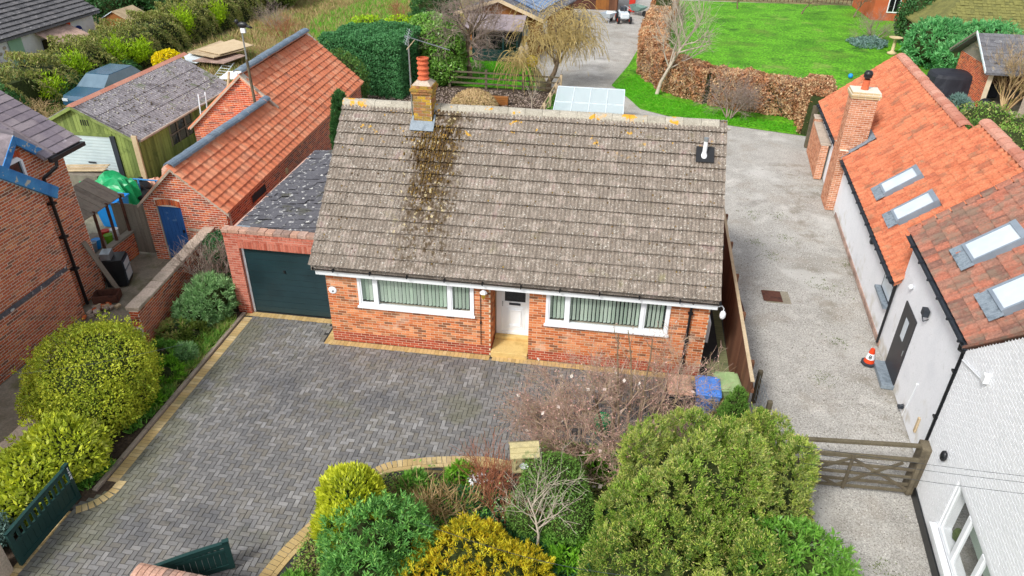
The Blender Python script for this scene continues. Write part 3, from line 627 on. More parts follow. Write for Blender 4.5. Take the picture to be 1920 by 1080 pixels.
while y < 15.9:
    L = random.uniform(.8, 1.0); MB().bx(-10.0, -9.9, y, min(y+L-.012, 15.95), -.05, .06+random.uniform(-.01, .01)).obj('kerb_stone', 'kerb', kb, bevel=.01); y += L

# ================================================================ BUNGALOW
X0, X1, YF, YB, ZE = -6.99, 2.71, 15.163, 21.85, 2.42
bung = thing('bungalow', 'orange brick bungalow with brown tiled roof and white windows behind the block driveway', 'bungalow', (-2.1, 18.4, 0))
H1 = (-6.15-X0, -3.10-X0, 1.20, 2.25); H2 = (-1.27-X0, 1.78-X0, 1.18, 2.22); HD = (-2.68-X0, -1.69-X0, 0, 2.35)
mb = MB(); slab(mb, (X0, YF, 0), (1, 0, 0), X1-X0, ZE, .25, [H1, H2, HD])
mb.bx(X0, X0+.25, YF+.25, YB, 0, ZE); mb.bx(X1-.25, X1, YF+.25, YB, 0, ZE); mb.bx(X0+.25, X1-.25, YB-.25, YB, 0, ZE)
for x in (X0, X1-.25): mb.prism([(x, YF+.02, ZE), (x, YB-.02, ZE), (x, (YF+YB)/2, ZE+2.75)], (.25, 0, 0))
mb.bx(-2.68-.02, -1.69+.02, 15.93, 16.1, 0, 2.4); mb.bx(-2.9, -2.68, YF+.26, 15.93, 0, 2.4); mb.bx(-1.69, -1.5, YF+.26, 15.93, 0, 2.4)
mb.obj('wall', 'mortar', bung)
bp = Pieces(); mf = lambda u, v: 1 if v < .30 else 0
bricks(bp, (X0, YF, 0), (1, 0, 0), X1-X0, ZE-.05, [H1, H2, HD], mi_fn=mf)
bricks(bp, (X1, YF+.01, 0), (0, 1, 0), YB-YF-.02, ZE+.1, mi_fn=mf, part=False)
sl_ = 2.75/((YB-YF)/2)
def gab(v): 
    a = max(0, v/sl_); return (a, (YB-YF)-a)
bricks(bp, (X1, YF, ZE+.1), (0, 1, 0), YB-YF, 2.6, rng_fn=gab, part=False)
bricks(bp, (-2.682, YF, 0), (0, 1, 0), .75, 2.35, mi_fn=mf, part=True)
# sill course of red cut bricks under each window
for (a, b, z) in ((-6.15, -3.1, 1.13), (-1.27, 1.78, 1.11)): pass
bp.finish(bung, 'brick', ['brick_orange', 'brick_plinth'], 300)
def window3(parent, x0, x1, z0, z1, m1, m2, y=15.16):
    f = MB()
    f.bx(x0, x1, y-.03, y+.06, z0+.02, z0+.09); f.bx(x0, x0+.07, y-.028, y+.06, z0+.09, z1); f.bx(x1-.07, x1, y-.028, y+.06, z0+.09, z1)
    for m in (m1, m2): f.bx(m-.05, m+.05, y-.029, y+.06, z0+.09, z1)
    f.bx(x0+.07, x1-.07, y-.02, y+.06, z1-.06, z1+.0)
    w = f.obj('window', 'upvc', parent, bevel=.006); MB().bx(x0-.03, x1+.03, y-.09, y-.02, z0-.03, z0+.022).obj('sill', 'upvc', w, bevel=.005)
    for (a, b) in ((x0+.07, m1-.05), (m1+.05, m2-.05), (m2+.05, x1-.07)):
        MB().bx(a, b, y+.01, y+.018, z0+.09, z1).obj('pane', 'glass', w)
        fr = MB()
        if b-a < 1: 
            fr.bx(a, a+.035, y-.012, y+.008, z0+.09, z1); fr.bx(b-.035, b, y-.012, y+.008, z0+.09, z1); fr.bx(a+.035, b-.035, y-.012, y+.008, z0+.09, z0+.13); fr.obj('casement', 'upvc', w)
    u = x0+.12
    while u < x1-.1:
        rr = Matrix.Translation((u, y+.085, 0)) @ Matrix.Rotation(math.radians(34+random.uniform(-9, 9)), 4, 'Z')
        MB(rr).bx(-.042, .042, -.001, .001, z0+.13+random.uniform(0, .01), z1).obj('blind_slat', 'blind', w); u += .098
    MB().bx(x0-.05, x1+.05, y+.5, y+.52, z0-.1, z1+.1).obj('room_shade_panel', 'room_shade', w)  # flat panel added behind the blinds, room shade painted into its colour
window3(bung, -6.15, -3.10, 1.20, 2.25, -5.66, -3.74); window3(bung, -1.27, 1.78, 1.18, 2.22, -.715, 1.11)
# door
dr = MB(); y = 15.88
dr.bx(-2.64, -2.50, y-.03, y+.04, .25, 2.3); dr.bx(-1.80, -1.71, y-.03, y+.04, .25, 2.3); dr.bx(-2.50, -1.80, y-.03, y+.04, .25, .33)
dr.bx(-2.50, -1.80, y, y+.04, .33, 1.28); dr.bx(-2.50, -2.42, y-.005, y+.04, 1.28, 2.3); dr.bx(-1.87, -1.80, y-.005, y+.04, 1.28, 2.3)
dd = dr.obj('door', 'upvc', bung, bevel=.006)
MB().bx(-2.42, -1.87, y+.01, y+.02, 1.28, 2.25).obj('pane', 'glass_dark', dd); MB().bx(-2.30, -2.0, y-.02, y-.001, 1.18, 1.24).obj('letter_box', 'darkgrey', dd)
for k, (s_, d_) in enumerate(((0, .010), (.05, .018), (.10, .026))):
    a, b, z0, z1 = -2.42+s_, -1.88-s_, .42+s_, 1.12-s_; e = .018; p = MB()
    p.bx(a, b, y-d_, y-.001, z0, z0+e); p.bx(a, b, y-d_, y-.001, z1-e, z1); p.bx(a, a+e, y-d_, y-.001, z0+e, z1-e); p.bx(b-e, b, y-d_, y-.001, z0+e, z1-e); p.obj('door_moulding', 'upvc', dd)
MB().tube((-2.47, y-.05, 1.15), (-2.47, y-.05, 1.30), .012).obj('handle', 'metal', dd)
st = MB(); st.bx(-2.67, -1.70, 15.10, 15.90, -.02, .16); st.bx(-2.66, -1.71, 15.70, 15.86, .16, .25); st.obj('door_step', 'step', bung, bevel=.015)
# roof
EY, EZ, RY, RZ = 14.85, 2.45, 18.42, 5.58; XL, XR = -7.24, 2.85
vs_ = np.array([0, RY-EY, RZ-EZ]); vs_ /= np.linalg.norm(vs_); nrm = np.array([0, -vs_[2], vs_[1]])
r = MB(); off = -.035
def rp(x, s, o): return (x, EY+vs_[1]*s+nrm[1]*o, EZ+vs_[2]*s+nrm[2]*o)
SL = math.hypot(RY-EY, RZ-EZ)
r.prism([rp(XL+.02, .02, off), rp(XR-.02, .02, off), rp(XR-.02, SL, off), rp(XL+.02, SL, off)], (0, 0, -.12))
r.prism([(XL+.02, RY, RZ-.04), (XR-.02, RY, RZ-.04), (XR-.02, 2*RY-EY, EZ-.04), (XL+.02, 2*RY-EY, EZ-.04)], (0, 0, -.12))
roof = r.obj('roof', 'tile_conc', bung)
tp = Pieces()
chim_hole = lambda i, j, P: (-5.30 < P[0] < -4.72 and P[1] > 17.75)
tiles(tp, 'conc', (XL, EY, EZ), (1, 0, 0), vs_, 34, 14, .2968, .342, jig=.006)
tiles(tp, 'conc', (XR, 2*RY-EY, EZ), (-1, 0, 0), (0, -vs_[1], vs_[2]), 34, 14, .2968, .342, part=False)
tp.finish(roof, 'roof_tile', ['tile_conc'], 300)
mm_ = MB(); rm_ = random.Random(12)
for k in range(1150):
    if k < 900: sM = 4.15-abs(rm_.gauss(0, 1.0)); xM = rm_.gauss(-4.62, .30-.10*(4.1-max(sM, 1))/3)
    else: sM = rm_.uniform(.3, 4.5); xM = rm_.uniform(XL+.2, XR-.2)
    if sM < .2 or (-5.3 < xM < -4.68 and sM > 3.95): continue
    xM = XL+round((xM-XL)/.0989)*.0989+.049 if k % 3 else xM
    z_ = .035+.048*(1-((sM/.342) % 1)); r0 = rm_.uniform(.012, .032); p_ = rp(xM, sM, z_); mm_.ell(p_, (r0*.8, r0*rm_.uniform(1.2, 4.2) if k < 900 else r0, r0*.7), 6, 4, nz=.15)
M['moss'] = mat('moss', ['#3c2c1a','#6a5028','#8c7038','#4a3a20','#9c8040'], scale=6, contrast=2.5, grain=.4, gscale=50)
mo = mm_.obj('moss_clumps', 'moss', roof); mo['kind'] = 'stuff'
x = XL-.01; 
while x < XR-.2:
    m = MB(); K = 9; h = random.uniform(-.006, .006)
    ring = [(RY+.175*math.cos(a), RZ-.085+.165*math.sin(a)+h) for a in [math.pi*k/K for k in range(K+1)]]
    i0 = m.vv([(x+.004, yy, zz) for yy, zz in ring]+[(x+.446, yy, zz) for yy, zz in ring]+[(x+.004, yy, zz-.03) for yy, zz in ring]+[(x+.446, yy, zz-.03) for yy, zz in ring]); n = K+1
    for k in range(K): m.face((i0+k, i0+k+1, i0+n+k+1, i0+n+k)); m.face((i0+2*n+k, i0+k, i0+k+1, i0+2*n+k+1)); m.face((i0+n+k, i0+3*n+k, i0+3*n+k+1, i0+n+k+1))
    m.obj('ridge_tile', 'ridge_conc', roof, smooth=False); x += .45
m = MB()
for xx in np.arange(XL, XR, .0989): m.ell((xx+.05, RY-.155, RZ-.10), (.05, .04, .035), 8, 5)
m.obj('ridge_mortar', 'ridge_conc', roof, smooth=True)
f = MB(); f.bx(XL+.10, XR-.02, EY+.09, EY+.125, 2.17, 2.40); f.obj('fascia', 'fascia', bung)
f = MB(); f.bx(XL+.1, XR-.02, EY+.125, YF-.01, 2.262, 2.28); f.obj('soffit', 'fascia', bung)
g = MB(); K = 8
for (a, b) in ((XL+.08, XR+.02),):
    rg = [(EY+.035+.062*math.cos(t_), 2.405+.058*math.sin(t_)) for t_ in [math.pi+math.pi*k/K for k in range(K+1)]]
    i0 = g.vv([(a, yy, zz) for yy, zz in rg]+[(b, yy, zz) for yy, zz in rg]); 
    for k in range(K): g.face((i0+k, i0+k+1, i0+K+2+k, i0+K+1+k))
    g.bx(a-.01, a, EY-.03, EY+.1, 2.34, 2.41); g.bx(b, b+.01, EY-.03, EY+.1, 2.34, 2.41)
for xx in np.arange(XL+.6, XR, .95): g.bx(xx, xx+.03, EY-.032, EY+.10, 2.335, 2.415)
g.obj('gutter', 'black', bung)
d = MB(); d.path([(2.26, EY+.05, 2.36), (2.25, YF-.07, 2.12), (2.25, YF-.07, .06)], .035, 10); 
for z in (1.9, 1.1, .4): d.bx(2.19, 2.31, YF-.115, YF-.02, z, z+.03)
d.obj('downpipe', 'black', bung)
d = MB(); d.path([(-2.93, YF-.03, 2.2), (-2.93, YF-.03, .35)], .009, 6); d.bx(-2.95, -2.91, YF-.05, YF-.01, 1.0, 1.06); d.obj('black_cable', 'black', bung)
p = MB(); p.lathe((-6.78, YF, 0), [(.001, 0), (.001, 0)], 4); 
q = MB(Matrix.Translation((-6.84, YF-.012, 1.60)) @ Matrix.Rotation(math.pi/2, 4, 'X')); q.lathe((0, 0, 0), [(.10, -.01), (.11, .005), (.085, .014)], 20)
pl = q.obj('house_plaque', 'upvc', bung, smooth=False)
q = MB(Matrix.Translation((-6.83, YF-.028, 1.59)) @ Matrix.Rotation(math.pi/2, 4, 'X')); q.bx(-.012, .02, -.035, .01, -.002, .002); q.bx(-.03, 0, -.045, -.03, -.002, .002); q.obj('painted_motif', 'darkgrey', pl)
for (xx, zz) in ((-2.83, 2.02),):
    l = MB(); l.lathe((xx, YF-.14, zz-.12), [(.02, -.08), (.055, 0), (.085, .10)], 6); ln = l.obj('wall_lantern', mat('lantern_brass', ['#b89028', '#c8a83c'], rough=.4, metal=.4), bung)
    MB().lathe((xx, YF-.14, zz-.02), [(.10, 0), (.075, .05), (.02, .09)], 6).obj('lantern_cap', 'upvc', ln); MB().tube((xx, YF, zz-.12), (xx, YF-.1, zz-.16), .012).obj('bracket', 'darkgrey', ln)
MB().ell((-2.60, 15.82, 1.95), (.045, .05, .10)).obj('porch_light', 'black', bung, smooth=True)
fl = MB(); fl.path([(2.84, 14.98, 2.24), (2.93, 14.98, 2.27), (2.98, 14.98, 2.20), (2.98, 14.98, 2.12)], .013, 8); sf = fl.obj('floodlight_arm', 'upvc', bung)
MB().ell((2.98, 14.98, 2.02), (.075, .075, .12), 14, 8).obj('lamp_bowl', 'upvc', sf, smooth=True)
fl = MB(); fl.path([(2.72, 17.4, 2.6), (3.05, 17.4, 2.62)], .012, 6); sf = fl.obj('security_light_arm', 'metal', bung); MB().bx(3.03, 3.15, 17.33, 17.47, 2.52, 2.66).obj('lamp_head', 'darkgrey', sf, bevel=.02)
m = MB(); m.bx(X1+.002, X1+.16, 15.6, 16.0, .75, 1.35); m.prism([(X1+.002, 15.6, 1.35), (X1+.16, 15.6, 1.35), (X1+.002, 15.6, 1.43)], (0, .4, 0)); m.obj('meter_box', 'upvc', bung)
# boiler flue
f = MB(); zz = lambda s: rp(0, s, .05); s0 = 3.70
P0 = rp(2.12, s0, .055); f.prism([rp(2.10, s0-.15, .11), rp(2.54, s0-.15, .11), rp(2.54, s0+.28, .11), rp(2.10, s0+.28, .11)], tuple(nrm*.015)); fo = f.obj('flue_flashing', 'black', bung)
b = rp(2.30, s0+.05, .10); MB().lathe((b[0], b[1], b[2]-.05), [(.10, 0), (.055, .12), (.05, .42)], 14).obj('flue_pipe', 'upvc', fo); MB().lathe((b[0], b[1], b[2]+.37), [(.062, 0), (.062, .08), (.03, .09)], 14).obj('flue_cap', 'metal', fo)
# chimney
cx0, cx1, cy0, cy1 = -5.20, -4.72, 17.98, 18.50
ch = thing('chimney_stack', None, None, (cx0, cy0, 5)); 
core_ = MB().bx(cx0+.01, cx1-.01, cy0+.01, cy1-.01, 4.8, 6.22); bpy.data.objects.remove(ch); ch = core_.obj('chimney', 'mortar', bung)
cp = Pieces()
for (O, U, L) in (((cx0, cy0+.01, 5.2), (1, 0, 0), cx1-cx0), ((cx1-.01, cy0, 5.2), (0, 1, 0), cy1-cy0), ((cx1, cy1-.01, 5.2), (-1, 0, 0), cx1-cx0), ((cx0+.01, cy1, 5.2), (0, -1, 0), cy1-cy0)): bricks(cp, O, U, L, .80, proud=.012, part=(O[1] < 18.2))
for e, z0_, h_ in ((.035, 6.0, .075), (.06, 6.075, .075), (.03, 6.15, .08)):
    for (O, U, L) in (((cx0-e, cy0-e+.01, z0_), (1, 0, 0), cx1-cx0+2*e), ((cx1+e-.01, cy0-e, z0_), (0, 1, 0), cy1-cy0+2*e), ((cx1+e, cy1+e-.01, z0_), (-1, 0, 0), cx1-cx0+2*e), ((cx0-e+.01, cy1+e, z0_), (0, -1, 0), cy1-cy0+2*e)): bricks(cp, O, U, L, h_+.02, proud=.012)
cp.finish(ch, 'chimney_brick', ['lichen_brick'], 120)
for e, z0_, h_ in ((.035, 6.0, .075), (.06, 6.075, .075), (.03, 6.15, .075)): core_ = MB().bx(cx0-e+.012, cx1+e-.012, cy0-e+.012, cy1+e-.012, z0_+.002, z0_+h_).obj('chimney_course', 'lichen_brick', ch)
m = MB(); a, b2, z = .0, .12, 6.22
m.vv([(cx0-.02, cy0-.02, z), (cx1+.02, cy0-.02, z), (cx1+.02, cy1+.02, z), (cx0-.02, cy1+.02, z), (cx0+.1, cy0+.1, z+.1), (cx1-.1, cy0+.1, z+.1), (cx1-.1, cy1-.1, z+.1), (cx0+.1, cy1-.1, z+.1)])
for q_ in ((0,1,5,4),(1,2,6,5),(2,3,7,6),(3,0,4,7),(4,5,6,7)): m.face(q_)
m.obj('chimney_flaunching', 'coping', ch)
prof = [(.125, 0)]; z = 0
for k in range(4): prof += [(.125, z+.03), (.155, z+.055), (.155, z+.085), (.125, z+.11)]; z += .13
prof += [(.13, z+.01), (.16, z+.04), (.16, z+.07), (.12, z+.08), (.11, z-.1)]
MB().lathe(((cx0+cx1)/2, (cy0+cy1)/2, 6.28), prof, 20).obj('chimney_pot', 'terracotta', ch, smooth=False)
m = MB(); 
m.prism([rp(cx0-.08, 3.93, .10), rp(cx1+.08, 3.93, .10), rp(cx1+.08, 4.22, .10), rp(cx0-.08, 4.22, .10)], tuple(nrm*.012))
m.bx(cx0-.02, cx1+.02, cy0-.022, cy0-.006, 5.05, 5.30); m.prism([rp(cx0-.07, 4.2, .065), rp(cx0-.02, 4.2, .065), rp(cx0-.02, SL, .065), rp(cx0-.07, SL, .065)], tuple(nrm*.012)); m.prism([rp(cx1+.02, 4.2, .065), rp(cx1+.07, 4.2, .065), rp(cx1+.07, SL, .065), rp(cx1+.02, SL, .065)], tuple(nrm*.012))
m.obj('lead_flashing', 'lead', ch)
# aerial
ar = thing('tv_aerial', 'grey television aerial on a tall mast strapped to the lichened chimney', 'aerial', (-5.27, 18.1, 5.3))
MB().tube((-5.27, 18.1, 5.2), (-5.27, 18.1, 7.42), .022, .02, 8).obj('mast', 'metal', ar)
m = MB(); A = V(-5.22, 18.05, 7.40); B = V(-4.32, 18.55, 7.02); m.tube(A+(A-B)*.12, B, .014, .012, 6); bo = m.obj('boom', 'metal', ar)
m = MB(); dr_ = (B-A).normalized(); sd_ = dr_.cross(V(0, 0, 1)).normalized(); up_ = sd_.cross(dr_)
for k in range(14): c0 = A+dr_*(.12+k*.065); m.tube(c0-sd_*.10, c0+sd_*.10, .004, .004, 4)
for k in range(7): c0 = A+up_*(k-3)*.055-dr_*.05; m.tube(c0-sd_*.24, c0+sd_*.24, .006, .006, 4)
m.tube(A-up_*.2-dr_*.05, A+up_*.2-dr_*.05, .008, .008, 4); m.obj('elements', 'metal', ar)
MB().tube(A+dr_*.15, A+dr_*.02+up_*-.3, .012, .012, 6).obj('brace', 'wood_tan', ar)

# ================================================================ GARAGE
gar = thing('garage', 'attached salmon brick garage with dark green ribbed up-and-over door', 'garage', (-8.6, 19, 0))
gx0, gx1, gy = -10.13, -6.99, 16.0; HG = (-9.74-gx0, 3.4, 0, 2.12)
mb = MB(); slab(mb, (gx0, gy, 0), (1, 0, 0), gx1-gx0, 2.66, .22, [HG]); mb.bx(gx0, gx0+.2, gy+.22, 22.2, 0, 2.45); mb.bx(gx0+.2, gx1, 22.0, 22.2, 0, 2.5); mb.obj('wall', 'mortar_red', gar)
gp = Pieces(); 
HG2 = (HG[0], 3.4, 0, 2.33)
bricks(gp, (gx0, gy, 0), (1, 0, 0), gx1-gx0, 2.5, [HG2], mi_fn=lambda u, v: 1 if v < .3 else 0)
u = HG[0]-.0
while u < gx1-gx0-.06: gp.add('brick', m4(np.array([0, -.010, 0]), np.array([.066, 0, 0]), np.array([0, 0, .205]), np.array([gx0+u, gy, 2.122])), 0); u += .075
u = 0
while u < gx1-gx0-.1: gp.add('brick', m4(np.array([0, -.012-random.uniform(0, .01), 0]), np.array([.102, 0, 0]), np.array([0, 0, .066]), np.array([gx0+u, gy, 2.49])), 0); u += .1125
bricks(gp, (-9.74, gy+.01, 0), (0, 1, 0), .11, 2.12, mi=0, part=True, cw=.112)
bricks(gp, (gx0, 22.2, 0), (0, -1, 0), 6.1, 2.4, mi=0, part=False)
gp.finish(gar, 'brick', ['brick_garage', 'brick_plinth'], 300)
u = gx0-.02
while u < gx1-.1:
    L = random.uniform(.2, .32); z = 2.66+random.uniform(0, .025); MB().bx(u, u+L-.01, gy-.03+random.uniform(0, .02), gy+.22, 2.57, z).obj('coping_stone', 'coping_pink', gar, bevel=.012); u += L
mb = MB(); 
for k in range(11): 
    z0 = .03+k*.19; mb.bx(-9.68, -6.9, gy+.12, gy+.15, z0+.006, z0+.184); mb.bx(-9.68, -6.9, gy+.13, gy+.15, z0-.006, z0+.006)
gd = mb.obj('garage_door', 'greygreen', gar, bevel=.003)
MB().bx(-8.62, -8.57, gy+.09, gy+.13, 1.38, 1.46).obj('handle', 'black', gd); MB().bx(-9.735, -9.68, gy+.10, gy+.16, 0, 2.12).obj('door_frame', 'upvc', gar); MB().bx(-9.68, -6.99, gy+.11, gy+.16, 2.10, 2.13).obj('door_head', 'greygreen', gar)
def gr(x, y, o=0): return (x, y, 2.50+(x+9.95)*.10+o)
MB().prism([gr(-9.98, 16.24), gr(-6.9, 16.24), gr(-6.9, 22.4), gr(-9.98, 22.4)], (0, 0, -.08)).obj('roof', 'slate_dark', gar)
rt = Pieces(); vv_ = np.array([1, 0, .10]); tiles(rt, 'flat', (-10.0, 22.3, 2.52), (0, -1, 0), vv_, 23, 12, .26, .24, jig=.03); rt.finish(gar, 'roof_slate', ['slate_dark'], 300)
m = MB(); 
for k in range(26): 
    x, y = random.uniform(-9.7, -7.2), random.uniform(16.3, 16.9); 
m.bx(-9.9, -7.0, 16.22, 16.42, 2.53, 2.60); m.obj('lead_flashing', 'lead', gar)

# ================================================================ COTTAGE (right)
ct = thing('cottage', 'long white rendered cottage with orange pantile roofs, rooflights and a tall brick chimney', 'cottage', (8, 20, 0))
dy = np.array([.085, 1, 0]); dy /= np.linalg.norm(dy); dx = np.array([dy[1], -dy[0], 0]); CO = np.array([7.4, 14.0, 0])
def CL(x, y, z=0): return tuple(CO+dx*x+dy*y+np.array([0, 0, z]))
CX = Matrix(((dx[0], dy[0], 0, CO[0]), (dx[1], dy[1], 0, CO[1]), (0, 0, 1, 0), (0, 0, 0, 1)))
sA = .85
w = MB(CX); w.bx(0, .3, 3.2, 19.0, .0, 2.12); w.bx(0, .3, -1.6, 3.2, 0, 3.46); w.bx(.3, 6, 3.2, 3.35, 0, 3.4)
w.prism([(.0, 3.05, 3.4), (3.1, 3.05, 6.0), (6.2, 3.05, 3.4)], (0, .15, 0)); w.prism([(0, 18.75, 2.1), (2.5, 18.75, 4.2), (5.2, 18.75, 2.1)], (0, .25, 0)); w.bx(0, 5.2, 18.76, 19, 0, 2.1); w.bx(5, 5.2, 3.2, 19, 0, 2.1)
w.obj('wall', 'render', ct)
MB(CX).bx(-.03, 0, 3.3, 11.7, 0, .16).obj('plinth', 'coping_pink', ct)
def rA(d, y, o=0): 
    n = math.hypot(1, sA); return (-.15+d-o*sA/n, y, 2.05+sA*d+o/n)
def rB(d, y, o=0):
    n = math.hypot(1, sA); return (-.15+d-o*sA/n, y, 3.45+sA*d+o/n)
w = MB(CX)
w.prism([rA(0, 9.35), rA(0, 19.05), rA(2.62, 19.05), rA(2.62, 9.35)], (0, 0, -.1)); w.prism([rA(0, 3.22), rA(0, 9.35), rA(2.95, 9.35), rA(2.95, 3.22)], (0, 0, -.1))
w.prism([rA(2.62, 9.35), rA(2.62, 19.05), (5.2, 19.05, 2.1), (5.2, 9.35, 2.1)], (0, 0, -.1)); w.prism([rA(2.95, 3.22), rA(2.95, 9.3), (5.8, 9.3, 2.1), (5.8, 3.22, 2.1)], (0, 0, -.1))
w.prism([rB(0, -1.75), rB(0, 3.25), rB(3.25, 3.25), rB(3.25, -1.75)], (0, 0, -.1)); w.prism([rB(3.25, -1.75), rB(3.25, 3.25), (6.3, 3.25, 3.5), (6.3, -1.75, 3.5)], (0, 0, -.1))
crf = w.obj('roof', 'pantile', ct)
tp = Pieces(); up = np.array([dx[0], dx[1], sA]); ud = -dy  # U x V must be the outward normal
def cskip(rects):
    def f(i, j, P):
        q = np.array(P)-CO; ly = q @ dy; d = q @ dx+.15
        return any(a-.02 < ly-.12 < b+.02 and c_-.14 < d < e-.16 for (a, b, c_, e) in rects)
    return f
SKA = [(7.72, 8.52, .52, 1.40), (5.80, 6.60, .50, 1.40), (12.1, 13.4, -.3, .95)]; SKB = [(.72, 1.55, .60, 1.45), (-1.25, -.38, .58, 1.45)]
tiles(tp, 'pan', CL(*rA(0, 19.08, .02)), ud, up, 34, 11, .290, .312, skip=cskip(SKA)); tiles(tp, 'pan', CL(*rA(0, 9.22, .02)), ud, up, 21, 13, .290, .305, skip=cskip(SKA))
tiles(tp, 'pan', CL(*rB(0, 3.28, .02)), ud, up, 18, 14, .283, .305, mi=1, skip=cskip(SKB))
M['pantile_old'] = mat('pantile_old', ['#84574a','#a86a56','#9a7060','#78584e','#b88068'], tone=.6, scale=1.3, grain=.3, gscale=25, bump=.4, layers=[('#7c7062', 3, .48, .62, None, .6), ('#3a3420', 5, .70, .73)])
tp.finish(crf, 'pantile', ['pantile', 'pantile_old'], 300)
def ridge_run(parent, P, Q, m, L=.40, rad=.14, name='ridge_tile', X=None, flat=.75):
    P = np.array(P, float); Q = np.array(Q, float); T = np.linalg.norm(Q-P); d = (Q-P)/T; s = np.cross(d, [0, 0, 1]); s /= np.linalg.norm(s); n = np.cross(s, d); k = int(T/L); K = 6
    for a in range(k):
        o = P+d*a*L+n*random.uniform(-.014, .014); mb = MB(); rs = [(rad*math.cos(math.pi*q/K), rad*flat*math.sin(math.pi*q/K)) for q in range(K+1)]
        pts = [tuple(o+d*e+s*u+n*(v+b)) for (e, b) in ((.008, .012), (L-.02, 0), (.008, -.03), (L-.02, -.03)) for (u, v) in rs]; i0 = mb.vv(pts); N_ = K+1
        for q in range(K): mb.face((i0+q, i0+q+1, i0+N_+q+1, i0+N_+q)); mb.face((i0+2*N_+q, i0+2*N_+q+1, i0+q+1, i0+q)); mb.face((i0+N_+q, i0+N_+q+1, i0+3*N_+q+1, i0+3*N_+q))
        mb.obj(name, m, parent)
ridge_run(crf, CL(*rA(2.66, 9.5, .0)), CL(*rA(2.66, 19.05, .0)), 'ridge_clay', .42, .20); ridge_run(crf, CL(*rA(3.0, 3.3, 0)), CL(*rA(3.0, 9.5, 0)), 'ridge_clay', .42, .20)
ridge_run(crf, CL(*rB(-.02, 3.26, .05)), CL(*rB(3.2, 3.26, .05)), 'pantile_old', .34, .13, name='verge_tile')
for (a, b, x_, z_) in ((3.25, 19.05, -.22, 2.03), (-1.7, 3.25, -.22, 3.43)):
    g = MB(CX); K = 6; rg = [(x_+.06*math.cos(t_), z_+.055*math.sin(t_)) for t_ in [math.pi+math.pi*k/K for k in range(K+1)]]; i0 = g.vv([(p_, a, q_) for p_, q_ in rg]+[(p_, b, q_) for p_, q_ in rg])
    for k in range(K): g.face((i0+k, i0+k+1, i0+K+2+k, i0+K+1+k))
    for yy in np.arange(a+.3, b, .8): g.bx(x_-.065, x_+.07, yy, yy+.04, z_-.065, z_+.01)
    g.bx(-.17, -.155, a, b, z_-.12, z_+.01); g.obj('gutter', 'darkgrey', ct)
def rooflight(fn, a, b, c_, e, nm='rooflight'):
    def P(d, y, o): return fn(d, y, o)
    def box(m, d0, d1, y0, y1, o0, o1):
        m.prism([P(d0, y0, o0), P(d1, y0, o0), P(d1, y1, o0), P(d0, y1, o0)], Vector(P(d0, y0, o1))-Vector(P(d0, y0, o0)))
    m = MB(CX); f_ = .05
    box(m, c_, c_+f_, a, b, .0, .19); box(m, e-f_*2.0, e, a, b, 0, .20); box(m, c_+f_, e-f_*2.0, a, a+f_, 0, .19); box(m, c_+f_, e-f_*2.0, b-f_, b, 0, .19)
    r_ = m.obj(nm, 'darkgrey' if 0 else mat('rooflight_frame', ['#7c8894', '#8c98a4'], grain=.03, rough=.4), ct)
    m = MB(CX); box(m, c_+f_, e-f_*2.0, a+f_, b-f_, .12, .165); m.obj('pane', 'glass_sky', r_)
    m = MB(CX)
    for k in range(9): yy = a-.08+k*(b-a+.16)/9; box(m, c_-.20, c_+.01, yy, yy+(b-a+.16)/9, .125+.010*(k % 2), .140+.010*(k % 2))
    m.obj('lead_apron', 'lead', r_)
for q in SKA[:2]: rooflight(rA, q[0]+.02, q[1]-.02, q[2], q[3])
for q in SKB: rooflight(rB, q[0]+.02, q[1]-.02, q[2], q[3])
MB(CX).lathe(rA(2.55, 3.8, .0), [(.05, 0), (.05, .2), (.07, .22)], 10).obj('roof_vent', 'metal', crf)
# chimney breast and stack
y0, y1 = 12.2, 13.4
m = MB(CX); m.bx(-.30, .0, y0, y1, 0, 2.3); m.bx(-.30, .55, y0+.22, y1-.25, 2.3, 4.25); cb = m.obj('chimney', 'mortar_pale', ct); cp = Pieces()
bricks(cp, CL(-.30, y1), -dy, y1-y0, 2.3, mi=0); bricks(cp, CL(-.30, y0), dx, .30, 2.3, mi=0)
bricks(cp, CL(-.30, y1-.25, 2.3), -dy, y1-y0-.47, 1.85, mi=0); bricks(cp, CL(-.30, y0+.22, 2.3), dx, .85, 1.85, mi=0)
for e, z_ in ((.04, 4.16), (.07, 4.24), (.04, 4.32)):
    bricks(cp, CL(-.30-e, y1-.25+e, z_), -dy, y1-y0-.47+2*e, .08, mi=1); bricks(cp, CL(-.30-e, y0+.22-e, z_), dx, .85+2*e, .08, mi=1)
    MB(CX).bx(-.30-e+.005, .55+e, y0+.22-e+.005, y1-.25+e, z_, z_+.08).obj('chimney_course', 'mortar_pale', cb)
cp.finish(cb, 'chimney_brick', ['brick_pale', 'stone_buff'], 240)
MB(CX).lathe((.1, 12.8, 4.39), [(.13, 0), (.11, .33), (.12, .35)], 14).obj('chimney_pot', 'terracotta', cb, smooth=False); MB(CX).lathe((.1, 12.8, 4.74), [(.09, 0), (.09, .05), (.14, .08), (.15, .22), (.10, .30), (.02, .32)], 14).obj('chimney_cowl', 'black', cb, smooth=True)
m = MB(CX); 
def bxA(m, d0, d1, y0_, y1_, o0, o1): m.prism([rA(d0, y0_, o0), rA(d1, y0_, o0), rA(d1, y1_, o0), rA(d0, y1_, o0)], Vector(rA(d0, y0_, o1))-Vector(rA(d0, y0_, o0)))
bxA(m, -.02, 1.0, y0-.02, y0+.21, .05, .07); bxA(m, .70, .95, y0-.02, y1, .05, .075); m.obj('lead_flashing', 'lead', cb)
